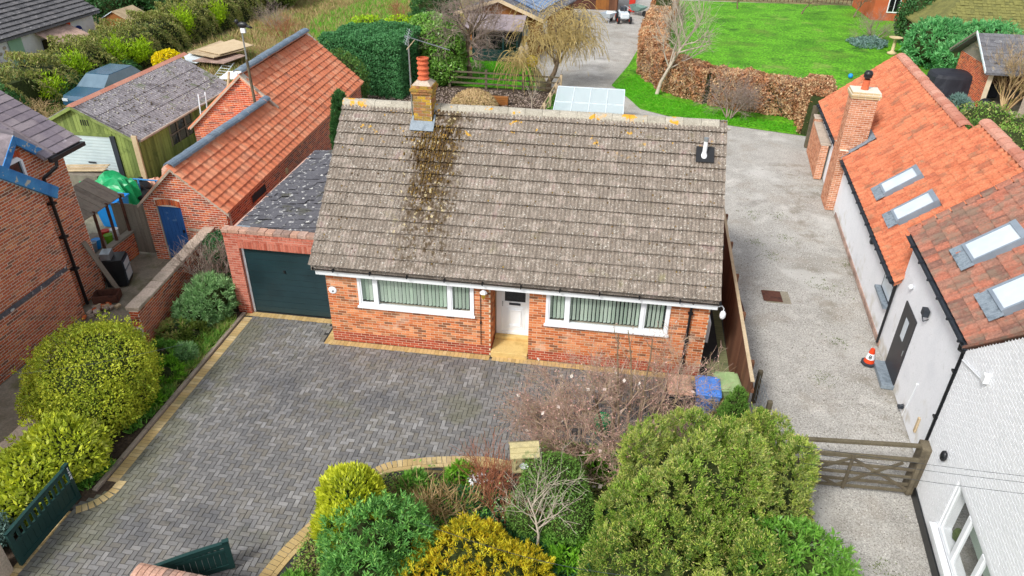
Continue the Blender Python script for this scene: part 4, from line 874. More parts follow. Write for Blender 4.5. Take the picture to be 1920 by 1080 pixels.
# openings in the rendered wall
m = MB(CX); m.bx(-.02, .01, 3.55, 4.55, 1.18, 1.95); wn = m.obj('window', 'darkgrey', ct); MB(CX).bx(-.03, -.021, 3.62, 4.48, 1.25, 1.90).obj('pane', 'glass_sky', wn); MB(CX).bx(-.16, 0, 3.45, 4.65, 1.10, 1.17).obj('sill', 'lead', wn)
m = MB(CX); m.bx(-.03, .01, 1.42, 2.42, .12, 2.02); dw = m.obj('door', mat('dark_door', ['#2c2c30', '#36363a'], rough=.4, grain=.1), ct); MB(CX).bx(-.04, -.031, 1.80, 2.05, 1.2, 1.75).obj('pane', 'glass_sky', dw)
MB(CX).bx(-.045, -.031, 1.52, 1.55, .95, 1.1).obj('handle', 'metal', dw); MB(CX).bx(-.30, -.0, 1.38, 2.46, 0, .12).obj('door_step', 'lead', ct, bevel=.01)
d = MB(CX); d.path([(-.22, 3.30, 2.0), (-.06, 3.35, 1.9), (-.06, 3.35, .1)], .035, 8); d.obj('downpipe', 'black', ct)
d = MB(CX); d.path([(-.22, 18.5, 2.0), (-.06, 18.5, 1.9), (-.06, 18.5, .1)], .035, 8); d.obj('downpipe', 'black', ct)
d = MB(CX); d.path([(-.22, -1.45, 3.4), (-.22, -1.45, 3.25), (-.06, -1.3, 3.1), (-.06, -1.3, .1)], .036, 8)
for z in (2.6, 1.4): d.bx(-.12, .0, -1.36, -1.24, z, z+.04)
d.obj('downpipe', 'black', ct)
m = MB(CX); m.bx(-.16, -.04, .85, 1.05, 2.52, 2.68); m.path([(0, .9, 2.45), (-.1, .9, 2.38), (-.14, .95, 2.5)], .012, 6); m.obj('floodlight', 'darkgrey', ct)
MB(CX).ell((-.07, 2.35, 2.45), (.06, .06, .07)).obj('sensor_lamp', 'upvc', ct, smooth=True)
MB(CX).bx(-.10, -.0, 6.35, 6.5, 1.55, 1.75).obj('wall_lamp', 'darkgrey', ct, bevel=.03)
m = MB(CX); m.path([(-.02, .2, 1.1), (-.02, .35, .05)], .01, 6); m.ell((-.02, .2, 1.12), (.03, .03, .03)); m.obj('white_pipe', 'upvc', ct)
m = MB(CX); m.path([(-.10, .45, .25), (-.02, .45, .3)], .03, 6); m.bx(-.14, -.02, .4, .5, .2, .26); m.obj('tap', 'darkgrey', ct)
MB(CX).bx(-.05, -.01, -.6, -.52, .35, .75).obj('wall_patch', 'wood_tan', ct)
# street gable (C)
gy_ = np.array([.118, 1, 0]); gy_ /= np.linalg.norm(gy_); gx_ = np.array([gy_[1], -gy_[0], 0]); GO = np.array([6.89, 11.71, 0]); GX = Matrix(((gx_[0], gy_[0], 0, GO[0]), (gx_[1], gy_[1], 0, GO[1]), (0, 0, 1, 0), (0, 0, 0, 1)))
def GL(x, y, z=0): return tuple(GO+gx_*x+gy_*y+np.array([0, 0, z]))
cg = thing('street_house', 'tall white painted brick gable end with white three-light window beside the gate', 'house', GL(0, -3.5))
yt, yb, ez = .42, -8.0, 3.52; ridge_z = ez+.86*4.2
hw = (.42+1.30, .42+3.75, .62, 1.85)
def slabX(mb, holes): 
    slab(mb, GL(0, yt), -gy_, yt-yb, ez, .25, holes)
mb = MB(); slabX(mb, [hw]); mb.prism([GL(0, yt, ez), GL(0, yb, ez), GL(0, (yt+yb)/2, ridge_z)], tuple(gx_*.25)); mb.prism([GL(0, yt-.25, 0), GL(0, yt, 0), GL(0, yt, ez), GL(0, yt-.25, ez)], tuple(gx_*7)); mb.obj('wall', 'render', cg)
m = MB(GX); m.prism([(-.05, yt+.1, ez-.02), (-.05, (yt+yb)/2, ridge_z+.06), (7, (yt+yb)/2, ridge_z+.06), (7, yt+.1, ez-.02)], (0, 0, .06)); m.prism([(-.05, yb-.1, ez-.02), (-.05, (yt+yb)/2, ridge_z+.06), (7, (yt+yb)/2, ridge_z+.06), (7, yb-.1, ez-.02)], (0, 0, .06)); m.obj('roof', 'pantile_old', cg)
gp = Pieces(); Lc = yt-yb
def gabc(v): a = max(0, (v)/.86); return (a, Lc-a)
bricks(gp, GL(0, yt), -gy_, Lc, ez, [hw], proud=.003, jig=.0010, jt=.011, part=True); bricks(gp, GL(0, yt, ez), -gy_, Lc, 3.6, rng_fn=gabc, proud=.003, jig=.0010, jt=.011, part=False)
gp.finish(cg, 'painted_brick', ['brick_white'], 300)
MB(GX).bx(-.045, -.012, -7.8, yt, 0, .24).obj('plinth', 'black', cg)
m = MB(GX); wy0, wy1, wz0, wz1 = -3.30, -.90-.0, .62, 1.85
wy0, wy1 = yt-hw[1], yt-hw[0]
m.bx(.02, .09, wy0, wy1, wz0, wz0+.08); m.bx(.02, .09, wy0, wy1, wz1-.08, wz1); m.bx(.02, .09, wy0, wy0+.08, wz0+.08, wz1-.08); m.bx(.02, .09, wy1-.08, wy1, wz0+.08, wz1-.08)
for k in (1, 2): yy = wy0+(wy1-wy0)*k/3; m.bx(.01, .09, yy-.06, yy+.06, wz0+.08, wz1-.08)
wn = m.obj('window', 'upvc', cg, bevel=.006); MB(GX).bx(-.12, .02, wy0-.05, wy1+.1, wz0-.07, wz0).obj('sill', 'upvc', wn, bevel=.008); MB(GX).bx(.05, .056, wy0+.08, wy1-.08, wz0+.08, wz1-.08).obj('pane', 'glass', wn)
MB(GX).bx(.6, .62, wy0-.3, wy1+.3, wz0-.1, wz1+.1).obj('pale_curtain', 'blind', wn)
MB(GX).ell((.22, wy1-.35, wz0+.22), (.1, .13, .13), nz=.1).obj('pot_plant', 'lf_olive', wn)
MB(GX).ell((-.06, -.55, 1.72), (.06, .09, .12)).obj('wall_vent', 'black', cg, smooth=True)
m = MB(GX)
m.path([(-.03, .35, 3.35), (-.03, -.6, 3.62), (-.03, -.75, 3.75)], .014, 6); m.bx(-.1, -.01, -.85, -.72, 3.7, 3.85); m.obj('cable_bracket', 'upvc', cg)

# ================================================================ BOUNDARY WALL AND YARD (left)
bw = thing('boundary_wall', 'old red brick garden wall with weathered stone coping between yard and flower bed', 'wall', (-11.9, 16, 0))
A_, B_ = np.array([-11.62, 13.9, 0]), np.array([-12.0, 18.75, 0]); wd = (B_-A_)/np.linalg.norm(B_-A_); WL = np.linalg.norm(B_-A_); wn_ = np.array([wd[1], -wd[0], 0])
A2, B2 = np.array([-11.75, 8.0, 0]), A_
mb = MB(); mb.prism([tuple(A_), tuple(B_), tuple(B_-wn_*.24), tuple(A_-wn_*.24)], (0, 0, 1.22)); mb.prism([(-11.8, 5, 0), tuple(A_-np.array([0, .01, 0])), tuple(A_-wn_*.24-np.array([0, .01, 0])), (-12.04, 5, 0)], (0, 0, .72)); mb.obj('wall', 'mortar_pale', bw)
pc = Pieces(); bricks(pc, A_, wd, WL, 1.22, jt=.019); bricks(pc, A_-wn_*.24, np.array([wn_[0], wn_[1], 0]), .24, 1.22)
bricks(pc, np.array([-11.8, 5, 0]), (A_-np.array([-11.8, 5, 0])), 8.8, .72); pc.finish(bw, 'brick', ['brick_red'], 300)
u = 0
while u < WL-.1:
    L = random.uniform(.32, .6); L = min(L, WL-u); o = A_+wd*u; z = 1.22
    MB().prism([tuple(o+wn_*.05), tuple(o+wd*(L-.015)+wn_*.05), tuple(o+wd*(L-.015)-wn_*.32), tuple(o-wn_*.32)], (0, 0, .09+random.uniform(0, .02))).obj('coping_stone', 'coping', bw, bevel=.02).matrix_basis = Matrix.Translation((0, 0, 1.222)); u += L
y = 5.
while y < 13.6:
    L = random.uniform(.5, .8); x = -11.8+(y-5)*.02; m = MB().bx(x-.30, x+.06, y, min(y+L-.015, 13.85), .722, .80).obj('coping_stone', 'coping', bw, bevel=.015); y += L

# left brick house
lh = thing('brick_house', 'tall red brick house with slate roof and flaking blue bargeboards', 'house', (-17, 13, 0))
hp = Pieces(); WX, MX = -14.4, -14.7
mb = MB(); slab(mb, (WX, 4, 0), (0, 1, 0), 11.2, 3.7, .27, []); slab(mb, (MX, 10, 0), (0, 1, 0), 6.62, 4.5, .28, [(4.62, 5.2, 4.05, 4.6)]); mb.prism([(WX, 4, 3.7), (WX, 15.2, 3.7), (WX, 13.9, 4.75), (WX, 10.5, 7.5), (WX, 4, 7.5)], (-.27, 0, 0)); mb.bx(-21, MX-.28, 16.4, 16.62, 0, 4.5)
mb.prism([(MX, 14.3, 4.5), (MX, 15.9, 4.5), (MX, 15.11, 5.12)], (-.28, 0, 0)); mb.obj('wall', 'mortar_pale', lh)
def wing(v): return (0, 11.2 if v < 3.66 else max(0, 11.2-(v-3.66)/.81))
bricks(hp, (WX, 4, 0), (0, 1, 0), 11.2, 7.0, rng_fn=wing, holes=[], jt=.019); 
bricks(hp, (MX, 13.0, 0), (0, 1, 0), 3.61, 4.5, holes=[(1.6, 2.22, 4.03, 4.6)], jt=.019)
bricks(hp, (MX, 14.3, 4.5), (0, 1, 0), 1.6, .6, rng_fn=lambda v: (.02+v*1.3, 1.58-v*1.27), holes=[(.3, .92, 0, .15)])
bricks(hp, (WX, 15.2, 0), (-1, 0, 0), .3, 3.4)
hp.finish(lh, 'brick', ['brick_old'], 300)
MB().bx(WX-.002, WX+.016, 4, 15.14, 1.46, 1.60).obj('brick_band', 'slate_dark', lh)
def board(name, pts, th, m, parent): # pts (y,z) quad in plane x=c
    x = pts[0]; return MB().prism([(x, *q) for q in pts[1]], (th, 0, 0)).obj(name, m, parent, bevel=.008)
board('bargeboard', (WX+.03, [(15.50, 3.44), (15.66, 3.70), (11.0, 7.45), (11.0, 7.08)]), .10, 'blue_paint', lh)
board('bargeboard', (MX+.05, [(15.86, 4.36), (15.95, 4.58), (15.12, 5.28), (15.12, 5.04)]), .10, 'blue_paint', lh); board('bargeboard', (MX+.05, [(15.11, 5.04), (15.11, 5.28), (14.3, 4.52), (14.4, 4.35)]), .10, 'blue_paint', lh)
# main slate roof
hs = .62; er = (-14.35, 4.50)
def hr(x, y, o=0): return (x, y, er[1]+(er[0]-x)*hs+o)
m = MB(); m.prism([hr(-14.38, 15.6), hr(-14.38, 17.0), hr(-19, 17.0), hr(-19, 15.6)], (0, 0, -.08)); m.prism([hr(-15.2, 9, 0), hr(-15.2, 15.6, 0), hr(-19, 15.6, 0), hr(-19, 9, 0)], (0, 0, -.08))
m.poly([(MX+.14, 15.11, 5.27), (MX+.14, 15.95, 4.56), (-15.3, 15.95, 5.08), (-16.0, 15.11, 5.55)]); m.poly([(MX+.14, 15.11, 5.27), (MX+.14, 14.3, 4.50), (-15.3, 14.2, 5.08), (-16.0, 15.11, 5.55)]); hroof = m.obj('roof', 'slate', lh)
pc = Pieces(); tiles(pc, 'flat', (-14.33, 17.06, 4.50), (0, -1, 0), (-1, 0, hs), 4, 18, .36, .245, jig=.006, skip=None)
tiles(pc, 'flat', (-15.2, 15.65, 5.04), (0, -1, 0), (-1, 0, hs), 22, 15, .26, .245, jig=.006)
for it in pc.it:
    if it[1][1, 3] > 15.66: it[1][:3, 0] *= 1.4
pc.finish(hroof, 'slate_tile', ['slate'], 300)
g = MB(); g.bx(-14.36, -14.24, 15.7, 17.02, 4.36, 4.47); g.obj('gutter', 'black', lh)
d = MB(); d.path([(-14.3, 15.9, 4.38), (-14.3, 15.85, 4.2), (-14.58, 15.6, 3.95), (-14.58, 15.6, .05)], .045, 8)
for z in (3.2, 2.2, 1.2): d.bx(-14.68, -14.5, 15.52, 15.68, z, z+.06)
d.obj('downpipe', 'black', lh)
m = MB(); 
for (a, b, c2, d2) in ((14.60, 14.67, 4.05, 4.62), (15.13, 15.20, 4.05, 4.62)): m.bx(MX+.01, MX+.08, a, b, c2, d2)
m.prism([(MX+.01, 14.60, 4.62), (MX+.01, 15.20, 4.62), (MX+.01, 15.08, 4.73), (MX+.01, 14.72, 4.73)], (.07, 0, 0)); wn = m.obj('window', 'upvc', lh); MB().bx(MX+.02, MX+.03, 14.67, 15.13, 4.05, 4.63).obj('pane', 'glass_dark', wn)
m = MB()
for k in range(9): a = 14.55+k*.078; m.bx(MX+.006, MX+.022, a, a+.066, 4.66+.09*math.sin(math.pi*k/8), 4.84+.09*math.sin(math.pi*k/8))
m.obj('brick_arch', 'brick_red', lh)
# lean-to at the house
lt = thing('lean_to_store', 'open timber and glass lean-to on a low brick wall full of clutter', 'lean-to', (-15.4, 17.8, 0))
mb = MB(); slab(mb, (-14.92, 16.7, 0), (0, 1, 0), 2.0, .80, .2, []); mb.obj('wall', 'mortar_pale', lt); pc = Pieces(); bricks(pc, (-14.92, 16.7, 0), (0, 1, 0), 2.0, .80); pc.finish(lt, 'brick', ['brick_red'], 200)
MB().bx(-15.1, -14.86, 16.68, 18.72, .80, .86).obj('sill_board', 'wood_grey', lt)
for yy in (16.75, 17.35, 17.95, 18.62): MB().bx(-15.02, -14.95, yy, yy+.055, .86, 2.12).obj('post', 'rust', lt)
for k in range(10): MB().prism([(-14.95, 16.72+k*.2, 2.05), (-14.95, 16.72+k*.2+.19, 2.05), (-15.95, 16.72+k*.2+.19, 2.55), (-15.95, 16.72+k*.2, 2.55)], (0, 0, .03+.006*(k % 2))).obj('roof_board', 'wood_grey', lt)
MB().bx(-15.95, -14.92, 18.72, 18.78, 1.98, 2.10).obj('fascia', 'wood_grey', lt)
MB().bx(-16.4, -15.12, 16.7, 18.7, .60, .64).obj('shelf', 'wood_grey', lt)
cols = ['red', 'lf_bright', 'tub_blue', 'upvc', 'orange', 'darkgrey', 'lead', 'tarp_green']
nm = [('red plastic toy bucket in the lean-to window', 'bucket'), ('bright green plastic pot in the lean-to', 'pot'), ('small blue tub on the lean-to shelf', 'tub'), ('white plastic container at the lean-to window', 'container'), ('orange plastic pot low in the lean-to', 'pot'), ('dark grey bucket at near end of lean-to', 'bucket'), ('pale grey bag slumped on the lean-to shelf', 'bag'), ('dark green watering pot behind the near post', 'pot')]
for k in range(8):
    x = -15.35-random.random()*.3; y = [18.35, 18.1, 17.75, 18.5, 17.2, 16.95, 17.55, 17.05][k]; r_ = .13
    o = MB().lathe((x, y, .66), [(r_*.7, 0), (r_, .28), (r_*1.05, .30), (r_*.8, .29)], 12).obj(['bucket', 'plant_pot', 'tub', 'container', 'plant_pot', 'bucket', 'bag', 'plant_pot'][k], cols[k]); tag(o, nm[k][0], nm[k][1])
# grey boarded yard gate
yg = thing('yard_gate', 'weathered grey boarded gate between the lean-to and brick outhouse', 'gate', (-14.95, 18.8, 0))
for k in range(8): MB().bx(-15.5+k*.152, -15.5+k*.152+.146, 18.78+random.uniform(0, .01), 18.81, .03, 1.72+random.uniform(-.02, .02)).obj('board', 'wood_grey', yg)
MB().bx(-15.5, -14.3, 18.82, 18.87, 1.3, 1.4).obj('rail', 'wood_grey', yg)
# cooker
ck = thing('cooker', 'discarded black cooker with glass door standing in the yard', 'cooker', (-14.3, 16.95, 0)); R = Matrix.Translation((-14.42, 16.95, 0)) @ Matrix.Rotation(math.radians(20), 4, 'Z')
MB(R).bx(-.3, .28, -.3, .3, .02, .90).obj('body', 'black', ck, bevel=.01); d = MB(R).bx(.281, .31, -.29, .29, .12, .84).obj('door', 'darkgrey', ck, bevel=.006); MB(R).bx(.311, .318, -.24, .24, .18, .50).obj('pane', 'glass_sky', d); MB(R).bx(.311, .318, -.24, .24, .56, .78).obj('pane', 'glass_sky', d); MB(R).tube((.33, -.24, .535), (.33, .24, .535), .012).obj('handle', 'metal', d)
o = MB(R).bx(-.28, .0, -.26, .12, .905, 1.12).obj('microwave', 'metal', bevel=.01); tag(o, 'small silver microwave lying on top of the black cooker', 'microwave')
tr = thing('trough', 'rusty brown metal trough lying against the brick house', 'trough', (-14.4, 16.1, 0)); T_ = Matrix.Translation((-14.2, 15.95, 0)) @ Matrix.Rotation(math.radians(18), 4, 'Z')
m = MB(T_); m.bx(-.32, .36, -.22, .22, .02, .05); m.bx(-.32, .36, -.22, -.19, .05, .26); m.bx(-.32, .36, .19, .22, .05, .26); m.bx(-.32, -.29, -.19, .19, .05, .26); m.bx(.33, .36, -.19, .19, .05, .26); m.obj('pan', 'rust', tr, bevel=.01)
o = MB().prism([(-14.15, 16.35, 0.02), (-14.15, 16.50, .02), (-14.62, 16.3, 1.75), (-14.62, 16.14, 1.75)], (.04, 0, 0)).obj('plank', 'wood_grey'); tag(o, 'long grey plank leaning against the brick house wall', 'plank')
rb = thing('rubble_heap', 'small heap of broken bricks and stones beside the rusty trough', 'rubble', (-14.1, 15.4, 0))
for k in range(22):
    a, b = random.gauss(-14.05, .16), random.gauss(15.35, .18); R = Matrix.Translation((a, b, .05+random.random()*.08)) @ Matrix.Rotation(random.random()*6, 4, 'Z') @ Matrix.Rotation(random.uniform(-.4, .4), 4, 'X')
    MB(R).bx(-.08, .08, -.05, .05, -.035, .035).obj('broken_brick', random.choice(['brick_red', 'coping', 'kerb', 'wood_tan']), rb, bevel=.012)

# ================================================================ OUTHOUSE
oh = thing('outhouse', 'red brick outhouse with blue door and stepped orange pantile roof', 'outhouse', (-12.8, 25, 0))
OX0, OX1, OY0, OY1, OY2 = -14.15, -11.45, 18.5, 25.4, 32.6
xw = lambda y: OX1-(y-18.5)*.035
rg1 = (-12.88, 3.28); rg2 = lambda y: (-13.93-(y-25.4)*.04, 4.18)
mb = MB(); HD2 = (.42, 1.24, 0, 1.9)
slab(mb, (OX0, OY0, 0), (1, 0, 0), OX1-OX0, 1.95, .24, [HD2]); mb.prism([(OX0, OY0, 1.95), (OX1, OY0, 1.95), (rg1[0], OY0, 3.2)], (0, .24, 0))
mb.prism([(xw(OY0+.24), OY0+.24, 0), (xw(OY2), OY2, 0), (xw(OY2), OY2, 1.95), (xw(OY0+.24), OY0+.24, 1.95)], (-.24, 0, 0))
mb.prism([(-16.3, OY1, 0), (OX1-.5, OY1, 0), (OX1-.5, OY1, 1.95), (-16.3, OY1, 1.95)], (0, .24, 0)); mb.prism([(-16.3, OY1, 1.95), (-11.9, OY1, 1.95), (-13.93, OY1, 4.08)], (0, .24, 0))
mb.bx(OX0, OX0+.2, OY0+.24, OY1, 0, 1.95); mb.bx(-16.3, -16.1, OY1+.24, OY2, 0, 1.95); mb.prism([(-16.3, OY2-.2, 0), (xw(OY2), OY2-.2, 0), (xw(OY2), OY2-.2, 1.95), (-14.2, OY2-.2, 4.08), (-16.3, OY2-.2, 1.95)], (0, .2, 0)); mb.obj('wall', 'mortar_pale', oh)
pc = Pieces(); HD3 = (.36, 1.30, 0, 1.93)
bricks(pc, (OX0, OY0, 0), (1, 0, 0), OX1-OX0, 1.92, [(.42, 1.24, 0, 1.92)], jt=.019); 
bricks(pc, (OX0, OY0, 1.95), (1, 0, 0), OX1-OX0, 1.25, [(.40, 1.26, 0, .22)], rng_fn=lambda v: (v/1.25*1.27+.02, (OX1-OX0)-v/1.25*1.43-.02), jt=.019)
for k in range(11): 
    a = .43+k*.075; pc.add('brick', m4(np.array([0, -.010, 0]), np.array([.064, 0, 0]), np.array([0, 0, .2]), np.array([OX0+a, OY0, 1.90+.06*math.sin(math.pi*k/10)])))
dd_ = np.array([xw(OY2)-OX1, OY2-OY0, 0]); bricks(pc, (OX1, OY0, 0), dd_, np.linalg.norm(dd_), 1.98, jt=.019)
bricks(pc, (-16.3, OY1, 0), (1, 0, 0), 3.4, 1.95); bricks(pc, (-16.3, OY1, 1.95), (1, 0, 0), 4.6, 2.1, rng_fn=lambda v: (v/2.13*2.37+.02, 4.4-v/2.13*2.03))
pc.finish(oh, 'brick', ['brick_red'], 300)
m = MB(); 
for k in range(6): m.bx(OX0+.44+k*.13, OX0+.44+k*.13+.125, OY0+.06, OY0+.09, .05, 1.88)
dr = m.obj('door', 'blue_door', oh); MB().bx(OX0+1.10, OX0+1.15, OY0+.03, OY0+.06, 1.0, 1.1).obj('handle', 'black', dr); MB().bx(OX0+.42, OX0+.44, OY0+.04, OY0+.10, 0, 1.92).obj('door_frame', 'wood_grey', oh)
MB().bx(OX0+1.32, OX1-.02, OY0-.012, OY0-.001, 1.12, 1.22).obj('cement_patch', 'coping', oh)
def orf(x, y, o=0, side=1): # roof plane shared by both sections, from the right eave
    e = xw(y)+.12; return (x, y, 1.93+(e-x)*.875+o)
m = MB(); 
m.prism([orf(xw(18.3)+.12, 18.38), orf(xw(OY2)+.12, OY2+.1), orf(rg2(OY2)[0], OY2+.1), orf(rg2(25.3)[0], 25.3), orf(-12.95, 25.3), orf(rg1[0], 18.38)], (0, 0, -.07))
m.prism([(rg1[0], 18.38, 3.28), (rg1[0]-.05, 25.3, 3.25), (OX0-.1, 25.3, 1.95), (OX0-.1, 18.38, 1.95)], (0, 0, -.07)); m.prism([(rg2(25.3)[0], 25.3, 4.15), (rg2(OY2)[0], OY2+.1, 4.15), (-16.5, OY2+.1, 1.9), (-16.5, 25.3, 1.9)], (0, 0, -.07))
orr = m.obj('roof', 'pantile_out', oh)
tp = Pieces(); e0 = np.array(orf(xw(OY2)+.14, OY2+.1, .015)); e1 = np.array(orf(xw(18.34)+.14, 18.34, .015)); UU = (e1-e0)/np.linalg.norm(e1-e0); n_ = np.cross(np.array([0, 1., 0]), np.array([-1., 0, .875])); Vv = np.array([-1, 0, .875]); Vv -= UU*(Vv @ UU)
tiles(tp, 'panflat', e0, UU, Vv, 48, 13, .30, .262, skip=lambda i, j, P: (P[1] < 25.35 and P[0] < -12.72) or P[0] < rg2(P[1])[0]+.16, jig=.012)
tp.finish(orr, 'pantile', ['pantile_out'], 300)
ridge_run(orr, (rg1[0], 18.36, 3.28), (rg1[0]-.06, 25.35, 3.28), 'ridge_blue', .36, .17); ridge_run(orr, (rg2(25.3)[0], 25.2, 4.2), (rg2(OY2)[0], OY2+.1, 4.2), 'ridge_blue', .40, .18)
for (a, b) in (((OX0-.12, 18.37, 1.93), (rg1[0], 18.37, 3.22)), ((rg1[0], 18.37, 3.22), (OX1+.16, 18.37, 1.86)), ((-16.4, 25.28, 1.92), (rg2(25.3)[0], 25.28, 4.1)), ((rg2(25.3)[0], 25.28, 4.1), (-12.6, 25.28, 2.96))):
    a = V(*a); b = V(*b); MB().prism([a, b, b+V(0, 0, -.09), a+V(0, 0, -.09)], (0, .10, 0)).obj('verge_mortar', 'coping', oh)
MB().ell((-14.75, 25.3, 2.15), (.09, .08, .09)).obj('wall_lamp', 'darkgrey', oh, smooth=True); MB(Matrix.Translation((-11.62, 23.2, 1.3))).ell((0, 0, 0), (.04, .14, .14)).obj('wall_disc', 'stone_buff', oh, smooth=True)
MB().bx(xw(21)-.02, xw(21)+.03, 20.2, 21.3, 1.35, 1.6).obj('window', 'darkgrey', oh)
wv = thing('bird_vane_pole', 'tall grey pole topped by a dark bird figure beside the outhouse gable', 'pole', (-13.45, 25.1, 3.2))
MB().tube((-13.42, 25.15, 3.0), (-13.42, 25.1, 4.75), .055, .05, 8).obj('post', 'wood_gate', wv); MB().tube((-13.42, 25.1, 4.7), (-13.42, 25.1, 5.75), .032, .028, 8).obj('pole', 'metal', wv)
m = MB(); m.ell((-13.36, 25.1, 5.95), (.20, .08, .11)); m.ell((-13.56, 25.1, 6.05), (.07, .06, .09)); m.tube((-13.2, 25.1, 5.92), (-13.0, 25.1, 5.86), .06, .03); m.tube((-13.6, 25.1, 6.06), (-13.68, 25.1, 6.04), .02, .004)
m.obj('bird_figure', 'black', wv, smooth=True); MB().bx(-13.44, -13.28, 25.05, 25.15, 5.68, 5.84).obj('white_box', 'upvc', wv)

# ================================================================ GREEN SHED AND CLUTTER
gs = thing('green_shed', 'green boarded garage shed with mossy grey roof and pale roller door', 'shed', (-20, 27, 0))
SX0, SX1, SY0, SY1, SZ, SRX, SRZ = -22.3, -17.72, 23.8, 31.0, 1.92, -20.0, 3.08
MB().bx(SX0+.1, SX1-.08, SY0+.12, SY1-.1, 0, SZ-.02).obj('frame', 'wood_grey', gs)
MB().prism([(SX0+.1, SY0+.06, SZ-.02), (SX1-.1, SY0+.06, SZ-.02), (SRX, SY0+.06, SRZ-.08)], (0, SY1-SY0-.2, 0)).obj('gable_frame', 'green_board', gs)
u = SX0
while u < SX1-.02:
    b = min(u+.145, SX1); c_ = (u+b)/2; top = SZ+(SRZ-SZ)*(1-abs(c_-SRX)/(2.3)); z0 = 1.95 if -21.35 < c_ < -18.75 else .03
    MB().prism([(u, SY0, z0), (b-.01, SY0, z0), (b-.01, SY0, max(z0+.02, SZ+(SRZ-SZ)*(1-abs(b-SRX)/2.3)-.05)), (u, SY0, max(z0+.02, SZ+(SRZ-SZ)*(1-abs(u-SRX)/2.3)-.05))], (0, .05, 0)).obj('board', 'green_board', gs); u = b
y = SY0
while y < SY1-.05:
    hole = 25.9 < y+.07 < 27.6
    MB().bx(SX1-.05, SX1+random.uniform(0, .008), y, min(y+.145-.008, SY1), .03, .85 if hole else SZ).obj('board', 'green_board', gs)
    y += .145
MB().bx(SX1-.03, SX1-.02, 25.85, 27.65, .85, 1.75).obj('window', 'glass_dark', gs)
m = MB(); 
for yy in (25.85, 26.45, 27.05, 27.6): m.bx(SX1-.02, SX1+.02, yy, yy+.05, .85, 1.75)
m.bx(SX1-.02, SX1+.018, 25.9, 27.6, 1.28, 1.32); m.obj('window_frame', 'wood_grey', gs)
MB().bx(SX1-.02, SX1+.05, 25.8, 27.7, 1.75, SZ).obj('board_head', 'green_board', gs)
m = MB(); k = 0; z = .05
while z < 1.9: m.bx(-21.3, -18.8, SY0+.0-.01*(k % 2), SY0+.04, z, z+.06); z += .062; k += 1
rd = m.obj('roller_door', 'roller', gs); MB().bx(-20.0, -19.7, SY0-.04, SY0-.012, .8, .85).obj('handle', 'darkgrey', rd); MB().bx(-21.4, -18.7, SY0-.03, SY0+.02, 1.9, 2.02).obj('door_head', 'green_board', gs)
MB().bx(-18.8, -18.6, SY0-.05, SY0+.02, .03, 1.95).obj('door_post', 'darkgrey', gs)
for k in range(4): MB().bx(-19.85+k*.09, -19.81+k*.09, SY0-.012, SY0-.001, 2.30, 2.52).obj('vent_slot', 'black', gs)
def sr(x, y, o=0): return (x, y, SRZ-(abs(x-SRX))*(SRZ-SZ)/2.3+o)
m = MB(); m.prism([sr(SRX, SY0-.12), sr(SRX, SY1+.12), sr(SX1+.15, SY1+.12), sr(SX1+.15, SY0-.12)], (0, 0, -.05)); m.prism([sr(SRX, SY0-.12), sr(SRX, SY1+.12), sr(SX0-.15, SY1+.12), sr(SX0-.15, SY0-.12)], (0, 0, -.05)); srf = m.obj('roof', 'asbestos', gs)
m = MB(); n = 98; w_ = (SY1-SY0+.24)/n*1
for side, xe in ((1, SX1+.17),):
    for row in range(3):
        xa = SRX+(xe-SRX)*row/3; xb = SRX+(xe-SRX)*(row+1)/3+.06
        i0 = m.vv([(*sr(xa if e == 0 else xb, SY0-.12+w_*k, .035*(1+math.cos(math.pi*k))/2+.012+(.018 if e else 0))[:2], sr(xa if e == 0 else xb, 0, .03*(1+math.cos(math.pi*k))/2+.012+(.022 if e else 0))[2]) for e in (0, 1) for k in range(n+1)])
        for k in range(n): m.face((i0+k, i0+k+1, i0+n+2+k, i0+n+1+k))
m.obj('corrugated_sheet', 'asbestos', srf)
m = MB()
for k in range(420):
    x = random.uniform(SRX+.2, SX1); y = random.uniform(SY0, SY1); s_ = random.uniform(.015, .045); p_ = sr(x, y, .04); m.ell(p_, (s_, s_*1.3, s_*.5), 6, 4)
o = m.obj('moss_clumps', mat('pale_moss', ['#4a4234','#6a6450','#c8c8bc','#8a8a78'], scale=3, contrast=3, grain=.2), srf); o['kind'] = 'stuff'
y = SY0-.14
while y < SY1: MB().prism([(SRX-.16, y, SRZ-.05), (SRX, y, SRZ+.05), (SRX+.16, y, SRZ-.05), (SRX, y, SRZ-.02)], (0, .88, 0)).obj('ridge_tile', mat('ridge_red', ['#a8503c', '#bf6a54'], grain=.2) if y == SY0-.14 else 'ridge_red_', srf) if False else MB().prism([(SRX-.16, y, SRZ-.04), (SRX, y, SRZ+.06), (SRX+.16, y, SRZ-.04)], (0, .88, 0)).obj('ridge_tile', 'ridge_clay', srf); y += .9
for sx in (1, -1): MB().prism([(SRX, SY0-.15, SRZ-.03), (SRX+sx*2.5, SY0-.15, SZ-.13), (SRX+sx*2.5, SY0-.15, SZ-.25), (SRX, SY0-.15, SRZ-.15)], (0, .05, 0)).obj('bargeboard', 'green_board', gs)
g = MB(); g.tube((SX1+.2, SY0-.1, SZ-.06), (SX1+.2, SY1, SZ-.06), .05, .05, 8); g.obj('gutter', 'coping', gs)
def ladder(name, label, A, B, wd, n, m, group=None):
    t = thing(name, label, 'ladder', A); A = V(*A); B = V(*B); d = (B-A); s_ = V(*wd)
    for sg in (-1, 1): MB().tube(A+s_*sg, B+s_*sg, .028, .028, 6).obj('rail', m, t)
    for k in range(n): c_ = A+d*(k+.5)/n; MB().tube(c_-s_, c_+s_, .016, .016, 6).obj('rung', m, t)
